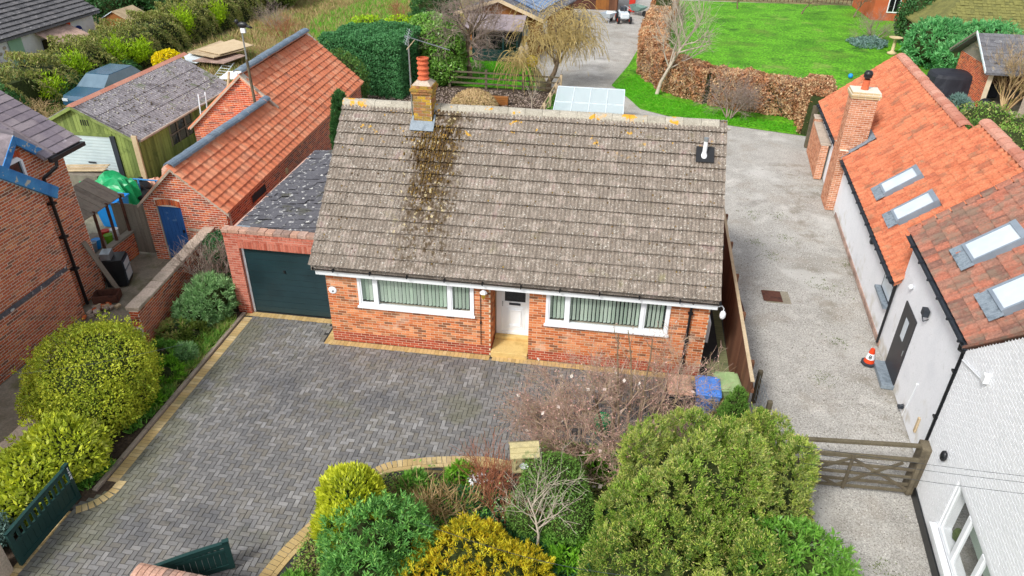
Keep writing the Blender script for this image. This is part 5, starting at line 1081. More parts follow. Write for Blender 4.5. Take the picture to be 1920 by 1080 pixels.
ladder('ladder', 'pale metal ladder leaning on the long side of the green shed', (-16.9, 27.0, 0), (-17.45, 28.3, 2.35), (.05, .19, 0), 9, 'white_metal')
ladder('ladder', 'white ladder lying on rough ground behind the green shed', (-21.2, 35.2, .35), (-22.6, 40.2, .45), (.3, -.05, 0), 10, 'white_metal')
for k, (x, y) in enumerate(((-16.75, 29.6), (-16.45, 29.75), (-16.2, 29.9), (-16.05, 29.4))):
    o = MB().tube((x+.2, y-1.0, 1.9), (x-.35, y+.6, 2.75-k*.06), .055, .055, 10).obj('pipe', 'white_metal' if k else 'wood_tan'); tag(o, ['tan pole propped up beside the shed roof, longest of the bundle', 'white plastic pipe next to the tan pole behind the outhouse', 'white pipe in the middle of the bundle behind the outhouse', 'short white pipe nearest the outhouse gable'][k], 'pipe', 'pipes propped behind the outhouse')
for k in range(4):
    o = MB().tube((-16.9+.05*k, 24.6, .35+.1*k), (-16.6+.05*k, 27.3-.3*k, 1.0+.06*k), .03, .03, 6).obj('metal_rail', 'white_metal'); tag(o, ['lowest pale rail propped across the shed side by the outhouse', 'second pale rail from the bottom beside the shed window', 'third pale rail from the bottom beside the shed window', 'topmost pale rail beside the shed window'][k], 'rail', 'rails leaning beside the shed window')
o = MB().bx(-16.9, -16.3, 26.4, 27.2, .02, .9).obj('crate', 'darkgrey', bevel=.02); tag(o, 'dark box under the ladder beside the green shed', 'box')
m = MB(); 
lp = thing('log_pile', 'small pile of weathered timber offcuts beside the green shed', 'timber pile', (-17.1, 24.9, 0))
for k in range(12): MB().bx(-17.4, -16.8, 24.5+.12*(k % 4), 24.6+.12*(k % 4), .02+.1*(k//4), .11+.1*(k//4)).obj('offcut', 'wood_grey', lp)
o = MB().bx(-17.75, -17.55, 23.55, 23.62, 0.02, 2.1).obj('timber_post', 'wood_tan'); tag(o, 'upright pale timber board at the near corner of the green shed', 'post')
# tarpaulin heap
tpn = thing('tarpaulin_heap', 'crumpled green tarpaulin over a heap in front of the roller door', 'tarpaulin', (-18.2, 21.6, 0))
G_ = 26; m = MB(); rr_ = np.random.default_rng(4); ph = rr_.uniform(0, 6, 8)
hh = lambda a, b: .62+.75*math.exp(-((a-.70)**2*12+(b-.5)**2*5))+.08*math.sin(a*17+b*6+ph[0])+.05*math.sin(a*31-b*23+ph[1])+.04*math.sin(b*29+ph[2])
i0 = m.vv([(-19.6+2.9*a/G_+.1*math.sin(b), 20.9+1.5*b/G_+.1*math.sin(a*.7), max(.03, hh(a/G_, b/G_)*(1 if 1 < a < G_-1 and 1 < b < G_-1 else .35))) for a in range(G_+1) for b in range(G_+1)])
for a in range(G_):
    for b in range(G_): k = i0+a*(G_+1)+b; m.face((k, k+G_+1, k+G_+2, k+1))
m.obj('sheet', 'tarp_green', tpn, smooth=False)
for k in range(3): MB().prism([(-20.6, 22.5+k*.15, .9+k*.04), (-18.6, 22.7+k*.15, .98+k*.04), (-18.6, 22.85+k*.15, .98+k*.04), (-20.6, 22.65+k*.15, .9+k*.04)], (0, 0, .03)).obj('plank', 'wood_tan', tpn)
MB().bx(-20.4, -18.7, 22.4, 23.1, .02, .88).obj('timber_stack', 'wood_grey', tpn)
bb = thing('blue_tub', 'bright blue plastic tub standing behind the grey yard gate', 'tub', (-16.9, 20.6, 0))
m = MB(); X_, Y_ = -16.9, 20.55; m.vv([(X_-.32, Y_-.28, .02), (X_+.32, Y_-.28, .02), (X_+.32, Y_+.28, .02), (X_-.32, Y_+.28, .02), (X_-.42, Y_-.38, 1.0), (X_+.42, Y_-.38, 1.0), (X_+.42, Y_+.38, 1.0), (X_-.42, Y_+.38, 1.0)])
for q_ in ((0,1,5,4),(1,2,6,5),(2,3,7,6),(3,0,4,7),(3,2,1,0)): m.face(q_)
m.obj('body', 'tub_blue', bb); m = MB(); m.bx(X_-.45, X_+.45, Y_-.42, Y_-.37, .97, 1.02); m.bx(X_-.45, X_+.45, Y_+.37, Y_+.42, .97, 1.02); m.bx(X_-.45, X_-.40, Y_-.37, Y_+.37, .97, 1.02); m.bx(X_+.40, X_+.45, Y_-.37, Y_+.37, .97, 1.02); m.obj('rim', 'tub_blue', bb)
for k, (x, y, z, s_) in enumerate(((-16.9, 22.2, .32, .38), (-16.5, 22.6, .30, .34), (-17.2, 22.7, .42, .36))):
    m = MB(); m.ell((x, y, z), (s_, s_*.9, s_*.85), 14, 9, nz=.10); m.tube((x, y, z+s_*.7), (x+.04, y, z+s_*1.15), .05, .09, 6); o = m.obj('rubbish_bag', 'black', smooth=True); tag(o, ['knotted black rubbish bag nearest the blue tub', 'black rubbish bag against the outhouse wall, lowest of three', 'black rubbish bag at the back behind the other two'][k], 'bag', 'black bags by the outhouse')
for k, (x, y, z, s_, mm, lb) in enumerate(((-17.0, 23.2, .55, .42, 'bin_brown', 'faded salmon box on the junk heap beside the shed'), (-16.3, 23.9, .85, .36, 'upvc', 'white crumpled sheet on the junk heap by the outhouse eave'), (-16.7, 23.9, .95, .38, 'coping_pink', 'pink faded bag on top of the junk heap'))):
    o = MB(Matrix.Translation((x, y, 0)) @ Matrix.Rotation(.5*k+.3, 4, 'Z')).ell((0, 0, z*.5), (s_, s_*.75, z*.6), 11, 6, nz=.16).obj('junk_bundle', mm); tag(o, lb, 'box')
bf = thing('trestle', 'small blue metal trestle frame in the yard clutter', 'trestle', (-16.6, 22.2, 0)); 
m = MB(); m.tube((-17.1, 22.2, 1.0), (-16.2, 22.3, .95), .03); MB().tube((-16.9, 22.2, 1.0), (-16.8, 21.9, .0), .03).obj('leg', 'blue_paint', bf); MB().tube((-16.3, 22.3, .95), (-16.4, 22.6, .0), .03).obj('leg', 'blue_paint', bf); m.obj('bar', 'blue_paint', bf)
o = MB().lathe((-15.95, 20.4, .02), [(.12, 0), (.16, .3), (.17, .32), (.13, .31)], 12).obj('pale_bucket', 'coping'); tag(o, 'pale grey bucket between the blue tub and the outhouse', 'bucket')

# ================================================================ RIGHT SIDE: fence, gate, bins
fn = thing('side_fence', 'brown close-boarded fence between the bungalow passage and the gravel drive', 'fence', (3.5, 17.5, 0))
y = 12.9
while y < 22.0:
    x = 3.44+(y-12.9)*.028; MB().bx(x, x+.022+random.uniform(0, .008), y, y+.138, .03, 1.68+random.uniform(-.01, .01)).obj('board', 'wood_brown', fn); y += .143
for y in (13.6, 15.6, 17.5, 19.4, 21.3): x = 3.44+(y-12.9)*.028; MB().bx(x+.04, x+.14, y, y+.1, 0, 1.72).obj('post', 'wood_brown', fn)
for z in (.4, 1.4): MB().prism([(3.475, 12.9, z), (3.475+.255, 22, z), (3.535+.255, 22, z), (3.535, 12.9, z)], (0, 0, .08)).obj('rail', 'wood_brown', fn)
MB().prism([(3.42, 12.9, 1.70), (3.42+.255, 22, 1.70), (3.50+.255, 22, 1.70), (3.50, 12.9, 1.70)], (0, 0, .03)).obj('capping_rail', 'wood_tan', fn)
rd_ = thing('red_pipe', 'orange and dark red drain pipe lying beside the fence on the gravel', 'pipe', (4.0, 19.5, 0))
MB().tube((3.98, 20.6, .35), (4.02, 19.5, .33), .07, .07, 12).obj('orange_section', 'orange', rd_); MB().tube((4.02, 19.48, .33), (4.10, 17.9, .30), .06, .06, 12).obj('dark_section', 'rust', rd_); MB().bx(3.9, 4.15, 18.0, 18.1, 0, .24).obj('block', 'wood_brown', rd_); MB().bx(3.85, 4.1, 20.2, 20.3, 0, .28).obj('block', 'wood_brown', rd_)
rk = thing('white_rack', 'white slatted metal rack leaning behind the fence beside the bungalow', 'rack', (3.95, 22, 0))
for k in range(7): MB().tube((3.88+.0*k, 20.9+.35*k, 1.25), (4.05, 20.85+.35*k, .25), .018, .018, 6).obj('slat', 'white_metal', rk)
for z, x in ((1.2, 3.89), (.35, 4.03)): MB().tube((x, 20.8, z), (x, 23.1, z), .02, .02, 6).obj('rail', 'white_metal', rk)
mh = thing('manhole_cover', 'brown rectangular manhole cover with concrete surround set in the gravel drive', 'manhole cover', (5.3, 19.5, 0))
MB().bx(5.0, 5.72, 19.15, 19.85, -.06, -.018).obj('surround', 'concrete', mh); MB().bx(4.92, 5.48, 19.2, 19.8, -.017, .004).obj('lid', 'rust', mh, bevel=.008)
gt = thing('field_gate', 'weathered grey five-bar wooden gate closed across the gravel drive', 'gate', (5.5, 12.3, 0))
GA, GB = V(3.9, 11.65, 0), V(6.76, 11.74, 0); gd_ = (GB-GA).normalized(); gn = gd_.cross(V(0, 0, 1))
def gbar(p, q, th, w2, nm='bar', mt='wood_gate'): 
    p = V(*p); q = V(*q); a = (q-p).normalized(); n2 = a.cross(gn).normalized()*w2/2
    MB().prism([p-n2, q-n2, q+n2, p+n2], gn*th).obj(nm, mt, gt, bevel=.004)
gp_ = lambda u, z: tuple(GA+gd_*u+V(0, 0, z)); LG = (GB-GA).length
for z in (.18, .36, .56, .78): gbar(gp_(0, z), gp_(LG, z+.0), .03, .075)
gbar(gp_(0, 1.02), gp_(LG, 1.06), .06, .09, 'top_rail'); 
for u in (.04, LG-.05): gbar(gp_(u, .12), gp_(u, 1.12), .07, .08, 'stile')
for (a, b) in ((.05, 1.45), (1.5, 2.85)):
    pass
for (u0, z0, u1, z1) in ((.1, .95, 1.35, .2), (1.35, .2, 2.5, .98), (1.5, .98, 2.85, .2), (.1, .2, 1.5, .98)):
    P_ = V(*gp_(u0, z0))+gn*.035; Q_ = V(*gp_(u1, z1))+gn*.035; gbar(tuple(P_), tuple(Q_), .025, .07, 'brace')
gbar(tuple(V(*gp_(1.5, .15))+gn*.062), tuple(V(*gp_(1.5, 1.1))+gn*.062), .025, .07, 'brace')
rl = thing('top_pole', 'long grey wooden pole rail behind the field gate', 'rail', (5.3, 12.8, 0)); MB().prism([(3.95, 11.80, 1.12), (6.90, 11.92, 1.20), (6.90, 12.00, 1.20), (3.95, 11.88, 1.12)], (0, 0, .07)).obj('bar', 'wood_gate', rl, bevel=.006)
for x, y in ((4.0, 11.84), (6.84, 11.96)): MB().bx(x-.05, x+.05, y-.04, y+.04, 0, 1.11).obj('post', 'wood_gate', rl)
o = MB(Matrix.Translation((6.93, 11.95, 0)) @ Matrix.Rotation(-.1, 4, 'Z')).prism([(-.19, -.17, 0), (.12, -.17, 0), (.12, .15, 0), (-.19, .15, 0)], (0, 0, 1.28)).obj('gate_post', 'wood_gate', bevel=.02); tag(o, 'thick square weathered gate post standing against the white house', 'gate post')
cn = thing('traffic_cone', 'orange traffic cone numbered 8 with a white sleeve and grey base beside the downpipe', 'cone', (7.2, 16.45, 0))
MB(Matrix.Translation((7.2, 16.45, 0))).lathe((0, 0, 0), [(.20, 0), (.20, .05), (.15, .06)], 8).obj('base', 'darkgrey', cn); MB().lathe((7.2, 16.45, .055), [(.135, 0), (.112, .11)], 20).obj('cone_body', 'orange', cn); MB().lathe((7.2, 16.45, .166), [(.112, 0), (.08, .17)], 20).obj('sleeve', 'upvc', cn); MB().lathe((7.2, 16.45, .337), [(.08, 0), (.05, .13), (.035, .135)], 20).obj('cone_top', 'orange', cn)
def text(name, body, size, Mx, m, parent, ext=.002):
    cu = bpy.data.curves.new(name, 'FONT'); cu.body = body; cu.size = size; cu.extrude = ext; cu.align_x = 'CENTER'; cu.align_y = 'CENTER'; cu.materials.append(M[m]); cu.offset = size*.02
    tmp = bpy.data.objects.new(name, cu); COL.objects.link(tmp); bpy.context.view_layer.update()
    me = bpy.data.meshes.new_from_object(tmp.evaluated_get(bpy.context.evaluated_depsgraph_get())); bpy.data.objects.remove(tmp)
    me.transform(Mx); o = bpy.data.objects.new(name, me); COL.objects.link(o); return par(o, parent)
dcam = math.atan2(-7.2, 16.45)
text('number', '8', .15, Matrix.Translation((7.2+.108*math.sin(-2.73), 16.45+.108*math.cos(-2.73), .25)) @ Matrix.Rotation(math.radians(-23), 4, 'Z') @ Matrix.Rotation(math.radians(78), 4, 'X'), 'black', cn)
def bin_(x, y, rot, m, label, h=1.05):
    t = thing('wheelie_bin', label, 'bin', (x, y, 0), 'wheelie bins beside the bungalow corner'); X_ = Matrix.Translation((x, y, 0)) @ Matrix.Rotation(rot, 4, 'Z')
    b = MB(X_); b.vv([(-.22, -.27, .05), (.22, -.27, .05), (.22, .23, .05), (-.22, .23, .05), (-.27, -.34, h-.08), (.27, -.34, h-.08), (.27, .30, h-.08), (-.27, .30, h-.08)])
    for q_ in ((0,1,5,4),(1,2,6,5),(2,3,7,6),(3,0,4,7),(3,2,1,0)): b.face(q_)
    b.obj('body', 'darkgrey' if m == 'bin_brown' else m, t, bevel=.02); b = MB(X_); b.bx(-.285, .285, -.36, .31, h-.078, h-.03); b.prism([(-.25, -.33, h-.03), (.25, -.33, h-.03), (.25, .27, h-.03), (-.25, .27, h-.03)], (0, 0, .03)); l = b.obj('lid', m, t, bevel=.02)
    MB(X_).bx(-.02, .02, -.32, .26, h+.001, h+.012).obj('lid_rib', m, l); MB(X_).tube((-.22, .36, h-.06), (.22, .36, h-.06), .018).obj('handle', m, t)
    for sx in (-.25, .25): MB(X_).tube((sx-.02, .26, .1), (sx+.02, .26, .1), .1, .1, 14).obj('wheel', 'black', t)
bin_(2.02, 13.45, .05, 'bin_brown', 'wheelie bin with pale salmon pink lid, left of the blue one'); bin_(2.68, 13.50, -.03, 'bin_blue', 'wheelie bin with bright blue lid in the middle of the row'); bin_(3.16, 13.8, .1, 'bin_green', 'wheelie bin with pale green lid nearest the brown fence', 1.0)
tl = thing('wire_trellis', 'short weathered wooden posts with wire netting at the end of the fence', 'trellis', (4.1, 13.9, 0))
for (x, y, h) in ((3.98, 14.35, .95), (4.05, 13.3, .9)): MB().bx(x-.05, x+.05, y-.05, y+.05, 0, h).obj('post', 'wood_gate', tl)
for k in range(5): MB().tube((3.98, 14.3, .15+.17*k), (4.05, 13.3, .15+.17*k), .006, .006, 4).obj('wire', 'metal', tl)
for k in range(6): MB().tube((3.98+.012*k, 14.3-.17*k, .1), (3.98+.012*k, 14.3-.17*k, .85), .006, .006, 4).obj('wire', 'metal', tl)

# front gates and wall ------------------------------------------------------
def curvegate(name, label, A, B, zl, zh, number=None, under=True):
    A = V(*A); B = V(*B); d = (B-A); L = d.length; d.normalize(); n = d.cross(V(0, 0, 1)); t = thing(name, label, 'gate', tuple(A), 'dark green driveway gates')
    top = lambda u: zl+(zh-zl)*(math.sin(math.pi/2*min(1, max(0, (u/L))**.8)))
    P = lambda u, z, o=0: A+d*u+V(0, 0, z)+n*o
    def pr(nm, u0, u1, z0, z1, o0=0, th=.04, z0b=None, z1b=None): return MB().prism([P(u0, z0, o0), P(u1, z0 if z0b is None else z0b, o0), P(u1, z1 if z1b is None else z1b, o0), P(u0, z1, o0)], n*th).obj(nm, 'gate_green', t)
    pr('stile', 0, .10, .05, zl+.03, -.01, .06); pr('stile', L-.10, L, .05, zh+.04, -.01, .06)
    pr('bottom_rail', .10, L-.10, .05, .17); pr('middle_rail', .10, L-.10, .50, .58)
    k = 8
    for i in range(k): a, b = .10+(L-.2)*i/k, .10+(L-.2)*(i+1)/k; pr('top_rail', a, b, top(a)-.08, top(a), -.004, .05, top(b)-.08, top(b))
    m_ = 11
    for i in range(m_): a = .10+(L-.2)*i/m_; b = .10+(L-.2)*(i+1)/m_; pr('panel_board', a, b-.006, .17, .50, .012, .016)
    for i in range(m_-1): a = .10+(L-.2)*(i+1)/m_; pr('slat', a-.028, a+.028, .58, top(a)-.06, .010, .02)
    for i in range(0, 1): pass
    for i in range(k): a, b = .0+L*i/k, L*(i+1)/k; MB().prism([P(a, top(a)+.002, -.02), P(b, top(b)+.002, -.02), P(b, top(b)+.002, .05), P(a, top(a)+.002, .05)], (0, 0, .02)).obj('capping', 'gate_green', t)
    MB().prism([P(L-.11, zh+.042, -.02), P(L+.01, zh+.042, -.02), P(L+.01, zh+.042, .06), P(L-.11, zh+.042, .06)], (0, 0, .03)).obj('stile_cap', 'gate_green', t)
    if number:
        for i, c_ in enumerate(number):
            z = zh-.05-i*.115; X_ = Matrix.Translation(P(L-.05, z, .053)) @ Matrix(((d.x, 0, n.x, 0), (d.y, 0, n.y, 0), (0, 1, 0, 0), (0, 0, 0, 1))); text('number', c_, .13, X_, 'upvc', t)
    return t
curvegate('driveway_gate', 'dark green wooden gate with white numbers, open along the left edge of driveway', (-10.13, 7.30, 0), (-10.13, 8.98, 0), .86, .92, '124')
curvegate('driveway_gate', 'dark green slatted gate leaf behind the front brick wall', (-7.35, 7.25, 0), (-6.22, 7.92, 0), .62, .72)
gpst = MB().bx(-10.6, -10.2, 6.6, 7.22, 0, .95).obj('gate_pier', 'coping'); tag(gpst, 'low weathered stone pier at the hinge of the numbered gate', 'pier')
fw = thing('front_wall', 'low front wall with rounded pinkish brick coping at the bottom of the view', 'wall', (-6, 6.9, 0))
Wa, Wb = V(-7.32, 6.90, 0), V(-4.3, 6.72, 0); wd_ = (Wb-Wa).normalized(); wn2 = wd_.cross(V(0, 0, 1))
MB().prism([Wa+wn2*.11, Wb+wn2*.11, Wb-wn2*.11, Wa-wn2*.11], (0, 0, .95)).obj('wall', 'mortar_red', fw); pc = Pieces(); bricks(pc, tuple(Wa+wn2*.11), tuple(wd_), 3.0, .95, part=False); bricks(pc, tuple(Wb-wn2*.11), tuple(-wd_), 3.0, .95); pc.finish(fw, 'brick', ['brick_garage'], 150)
u = 0
while u < 2.95:
    L = .108; K = 6; m = MB(); o = Wa+wd_*u; pts = []
    for e in (.004, L-.008):
        for q in range(K+1): a = math.pi*q/K; pts.append(o+wd_*e+wn2*.185*math.cos(a)+V(0, 0, .95+.10*math.sin(a)**.7+random.uniform(0, .004)))
    i0 = m.vv(pts)
    for q in range(K): m.face((i0+q, i0+q+1, i0+K+1+q+1, i0+K+1+q))
    m.face(range(i0+K, i0-1, -1)); m.face(range(i0+K+1, i0+2*K+2)); m.obj('coping_brick', 'coping_pink', fw); u += L

# bird table, tub -----------------------------------------------------------
bt = thing('bird_table', 'wooden bird table with lichen-covered boarded roof beside the paving edge', 'bird table', (-1.18, 10.42, 0)); X_ = Matrix.Translation((-1.18, 10.42, 0)) @ Matrix.Rotation(math.radians(14), 4, 'Z')
MB(X_).bx(-.05, .05, -.05, .05, 0, .94).obj('post', 'wood_lichen', bt); MB(X_).bx(-.24, .24, -.20, .20, .94, .98).obj('tray', 'wood_lichen', bt)
for sx in (-.20, .20):
    for sy in (-.16, .16): MB(X_).bx(sx-.022, sx+.022, sy-.022, sy+.022, .98, 1.32).obj('post', 'wood_lichen', bt)
for sg in (-1, 1):
    for k in range(3):
        y0_, y1_ = sg*k*.075, sg*(k*.075+.085); z0_, z1_ = 1.55-.070*k, 1.48-.070*k+.012
        MB(X_).prism([(-.29, y0_, z0_+.01*(2-k)*0), (.29, y0_, z0_), (.29, y1_, z1_), (-.29, y1_, z1_)], (0, 0, .022)).obj('roof_board', 'wood_lichen', bt)
for sx in (-.24, .24): MB(X_).prism([(sx, -.20, 1.34), (sx, .20, 1.34), (sx, 0, 1.52)], (.012, 0, 0)).obj('gable', 'wood_tan', bt)
MB(X_).lathe((0, -.10, .99), [(.07, 0), (.09, .03), (.085, .03), (.06, .01)], 14).obj('feeding_dish', 'upvc', bt)
o = MB().lathe((-.98, 10.25, .0), [(.03, 0), (.03, .35), (.09, .38), (.12, .45), (.10, .44)], 14).obj('water_dish_stand', 'lead'); tag(o, 'small grey dish on a stand in front of the bird table', 'dish')
wc = thing('watering_can', 'green round watering can tub under the bare pink-budded shrub', 'watering can', (.35, 12.7, 0)); MB().lathe((.35, 12.7, 0.02), [(.18, 0), (.2, .35), (.17, .42)], 18).obj('body', 'tarp_green', wc); MB().lathe((.35, 12.7, .445), [(.14, 0), (.02, .05)], 14).obj('lid', 'tarp_green', wc); MB().path([(.5, 12.6, .2), (.75, 12.5, .45)], .02).obj('spout', 'black', wc)

# ================================================================ BACK GARDEN
def post_rail(name, label, P, n, rails, h, m, group=None, rh=.09):
    t = thing(name, label, 'fence', P[0]); 
    for a, b in zip(P, P[1:]):
        A = V(*a); B = V(*b); d = (B-A).normalized(); nn = d.cross(V(0, 0, 1))
        for k in range(n+1): c_ = A.lerp(B, k/n); MB(Matrix.Translation(c_)).bx(-.06, .06, -.06, .06, 0, h+.05).obj('post', m, t)
        for z in rails: MB().prism([A+V(0, 0, z)+nn*.06, B+V(0, 0, z)+nn*.06, B+V(0, 0, z+rh)+nn*.06, A+V(0, 0, z+rh)+nn*.06], nn*.03).obj('rail', m, t)
    return t
post_rail('rail_fence', 'grey three-rail wooden fence across the back of the vegetable plot', [(-9.2, 39.3, 0), (-3.0, 39.1, 0)], 3, (.25, .55, .85), 1.0, 'wood_gate')
post_rail('rail_fence', 'rail fence running away from the roof ridge toward the willow', [(-3.0, 39.0, 0), (-3.6, 30.5, 0)], 5, (.25, .55, .85), 1.0, 'wood_tan')
# greenhouse
ghs = thing('greenhouse', 'low glass greenhouse with pale metal frame behind the bungalow ridge', 'greenhouse', (-1.1, 33, 0))
g0, g1, gy0, gy1, ge, gr_ = -2.68, .38, 30.6, 35.4, 1.45, 2.0; gc = 33.5
fr = MB(); r_ = .035
for x in np.linspace(g0, g1, 5):
    for (a, b) in (((x, gy0, 0), (x, gy0, ge)), ((x, gy1, 0), (x, gy1, ge)), ((x, gy0, ge), (x, gc, gr_)), ((x, gc, gr_), (x, gy1, ge))): fr.tube(a, b, r_*.7, r_*.7, 4)
for (y, z) in ((gy0, .03), (gy0, ge), (gc, gr_), (gy1, ge), (gy1, .03), ((gy0+gc)/2, (ge+gr_)/2), ((gy1+gc)/2, (ge+gr_)/2)): fr.tube((g0, y, z), (g1, y, z), r_, r_, 4)
fr.obj('frame', 'white_metal', ghs)
xs = np.linspace(g0, g1, 5)
for a, b in zip(xs, xs[1:]):
    for q in ([(a, gy0, ge), (b, gy0, ge), (b, gc, gr_), (a, gc, gr_)], [(a, gy1, ge), (b, gy1, ge), (b, gc, gr_), (a, gc, gr_)], [(a, gy0, 0), (b, gy0, 0), (b, gy0, ge), (a, gy0, ge)], [(a, gy1, 0), (b, gy1, 0), (b, gy1, ge), (a, gy1, ge)]): MB().poly(q).obj('pane', 'glass_house', ghs)
for x in (g0, g1): MB().poly([(x, gy0, 0), (x, gy1, 0), (x, gy1, ge), (x, gc, gr_), (x, gy0, ge)]).obj('pane', 'glass_house', ghs)
sheet('greenhouse_floor', [(g0, gy0), (g1, gy0), (g1, gy1), (g0, gy1)], -.004, 'coping')
gc_ = thing('garden_chair', 'white garden chair standing inside the greenhouse', 'chair', (-1.8, 32, 0)); MB().bx(-2.05, -1.6, 31.8, 32.2, .40, .45).obj('seat', 'upvc', gc_); MB().bx(-2.05, -1.6, 32.2, 32.24, .45, .9).obj('backrest', 'upvc', gc_)
for x in (-2.03, -1.62):
    for y in (31.82, 32.2): MB().bx(x, x+.03, y, y+.03, 0, .40).obj('leg', 'upvc', gc_)
bk = thing('black_railing', 'short black metal railing showing above the roof ridge by the greenhouse', 'railing', (-1, 29.6, 0))
for k in range(14): MB().tube((-1.95+k*.17, 29.6, .02), (-1.95+k*.17, 29.6, 1.42), .012, .012, 5).obj('bar', 'black', bk)
for z in (1.42, .75): MB().tube((-2.0, 29.6, z), (.35, 29.6, z), .02, .02, 5).obj('rail', 'black', bk)
# things behind the ridge at right
tb = thing('stone_shelf', 'grey board with loose stones resting on it behind the bungalow ridge', 'shelf', (3, 33, 0)); MB().bx(1.7, 4.0, 32.4, 32.8, .5, .58).obj('board', 'lead', tb)
for x in (1.8, 3.9): MB().bx(x-.15, x+.15, 32.4, 32.8, 0, .5).obj('support', 'coping', tb)
for k, (x, m_) in enumerate(((1.85, 'stone_buff'), (2.6, 'coping'), (3.2, 'kerb'), (3.7, 'rust'), (4.2, 'wood_tan'))): 
    o = MB().ell((x, 32.6, .66 if x < 4 else .35), (.2, .15, .09 if x < 4 else .35), 8, 5, nz=.15).obj('loose_stone', m_); tag(o, ['buff stone at the left end of the grey board', 'flat pale stone on the middle of the grey board', 'small grey-brown stone on the grey board', 'dark rusty lump at right end of the grey board', 'pale tan stump standing right of the grey board'][k], 'stone')
# summerhouse
sh = thing('summerhouse', 'dark green summerhouse with glazed front and low purple-grey roof', 'summerhouse', (-7.7, 46.5, 0))
mb = MB(); 
for k in range(6): MB().bx(-9.1, -6.25, 45.25-.01*(k % 2), 45.32, .03+.115*k, .14+.115*k).obj('panel_board', 'gate_green', sh)
for x in (-9.1, -8.2, -7.2, -6.33): MB().bx(x, x+.09, 45.25, 45.34, .72, 2.0).obj('post', 'gate_green', sh)
MB().bx(-9.1, -6.25, 45.27, 45.30, .72, 1.9).obj('pane', 'glass_dark', sh); MB().bx(-6.3, -6.22, 45.34, 48, 0, 2).obj('wall', 'gate_green', sh); MB().bx(-9.12, -9.05, 45.34, 48, 0, 2).obj('wall', 'gate_green', sh); MB().bx(-9.05, -6.3, 47.9, 48, 0, 2).obj('wall', 'gate_green', sh)
MB().prism([(-9.5, 44.8, 1.95), (-5.9, 44.8, 1.95), (-5.9, 46.6, 2.5), (-9.5, 46.6, 2.5)], (0, 0, .06)).obj('roof', 'slate', sh); MB().prism([(-9.5, 48.4, 1.95), (-5.9, 48.4, 1.95), (-5.9, 46.6, 2.5), (-9.5, 46.6, 2.5)], (0, 0, .06)).obj('roof', 'slate', sh)
for k, x in enumerate((-6.0, -5.75)):
    t = thing('gas_cylinder', ['grey gas cylinder beside the green summerhouse, nearer one', 'pale gas cylinder tucked right of its neighbour by the summerhouse'][k], 'cylinder', (x, 45.2+.3*k, 0)); MB().lathe((x, 45.1+.35*k, 0), [(.14, 0), (.16, .05), (.16, .9), (.08, 1.05), (.05, 1.06)], 12).obj('body', 'coping', t, smooth=True); MB().lathe((x, 45.1+.35*k, 1.07), [(.06, 0), (.06, .12)], 8).obj('valve', 'metal', t)
bi = thing('garden_machine', 'red and black garden machine parked left of the summerhouse', 'mower', (-9.8, 45.3, 0)); MB().bx(-10.1, -9.6, 45.0, 45.5, .15, .5).obj('body', 'red', bi, bevel=.05)
for x in (-10.1, -9.62): MB().tube((x-.03, 45.1, .17), (x+.03, 45.1, .17), .17, .17, 12).obj('wheel', 'black', bi)
MB().path([(-9.85, 45.5, .5), (-9.8, 46.0, 1.0), (-9.6, 46.0, 1.0)], .02).obj('handle', 'black', bi)
# timber house with solar panels
th_ = thing('timber_workshop', 'orange-brown timber workshop with dark roof and solar panels', 'workshop', (-8, 50, 0)); TX = Matrix.Translation((-4.95, 46.6, 0)) @ Matrix.Rotation(math.radians(-12), 4, 'Z')
for k in range(16): MB(TX).bx(-.5, -.35, .35+k*.46, .35+k*.46+.45, 0, 2.35).obj('board', 'wood_orange', th_)
for k in range(14): MB(TX).bx(-5.2+k*.35, -5.2+k*.35+.34, .35, .42, 0, 2.35+max(0, 0)).obj('board', 'wood_orange', th_)
MB(TX).prism([(-5.2, .40, 2.35), (-.5, .40, 2.35), (-2.85, .40, 3.15)], (0, 7, 0)).obj('gable', 'wood_orange', th_)
MB(TX).bx(-.34, -.30, 1.3, 2.1, 1.1, 1.9).obj('window', 'glass_sky', th_); MB(TX).bx(-1.5, -1.0, .33, .35, 1.2, 1.9).obj('window', 'glass_sky', th_)
def tr_(x, y, o=0): return (x, y, 2.35-.02+(-x if x > -2.85 else x+5.7)*.34+o)
MB(TX).prism([tr_(.1, -.1), tr_(.1, 7.6), tr_(-2.85, 7.6), tr_(-2.85, -.1)], (0, 0, .09)).obj('roof', 'slate_dark', th_); MB(TX).prism([tr_(-5.9, -.1), tr_(-5.9, 7.6), tr_(-2.85, 7.6), tr_(-2.85, -.1)], (0, 0, .09)).obj('roof', 'slate_dark', th_)
MB(TX).prism([tr_(.15, -.15, -.12), tr_(-2.85, -.15, -.12), tr_(-2.85, -.15, .1), tr_(.15, -.15, .1)], (0, .05, 0)).obj('bargeboard', 'wood_tan', th_); MB(TX).prism([tr_(-5.95, -.15, -.12), tr_(-2.85, -.15, -.12), tr_(-2.85, -.15, .1), tr_(-5.95, -.15, .1)], (0, .05, 0)).obj('bargeboard', 'wood_tan', th_)
for i in range(4):
    for j in range(3):
        a = -.45-j*.78; b = .9+i*1.35; p_ = MB(TX).prism([tr_(a, b, .13), tr_(a, b+1.31, .13), tr_(a-.75, b+1.31, .13), tr_(a-.75, b, .13)], (0, 0, .03)).obj('solar_panel', 'solar', th_)
        m = MB(TX)
        for q in range(1, 4): m.bx(0, 0, 0, 0, 0, 0) if False else m.prism([tr_(a, b+q*.33, .162), tr_(a, b+q*.33+.015, .162), tr_(a-.75, b+q*.33+.015, .162), tr_(a-.75, b+q*.33, .162)], (0, 0, .003))
        m.obj('grid_line', 'white_metal', p_)
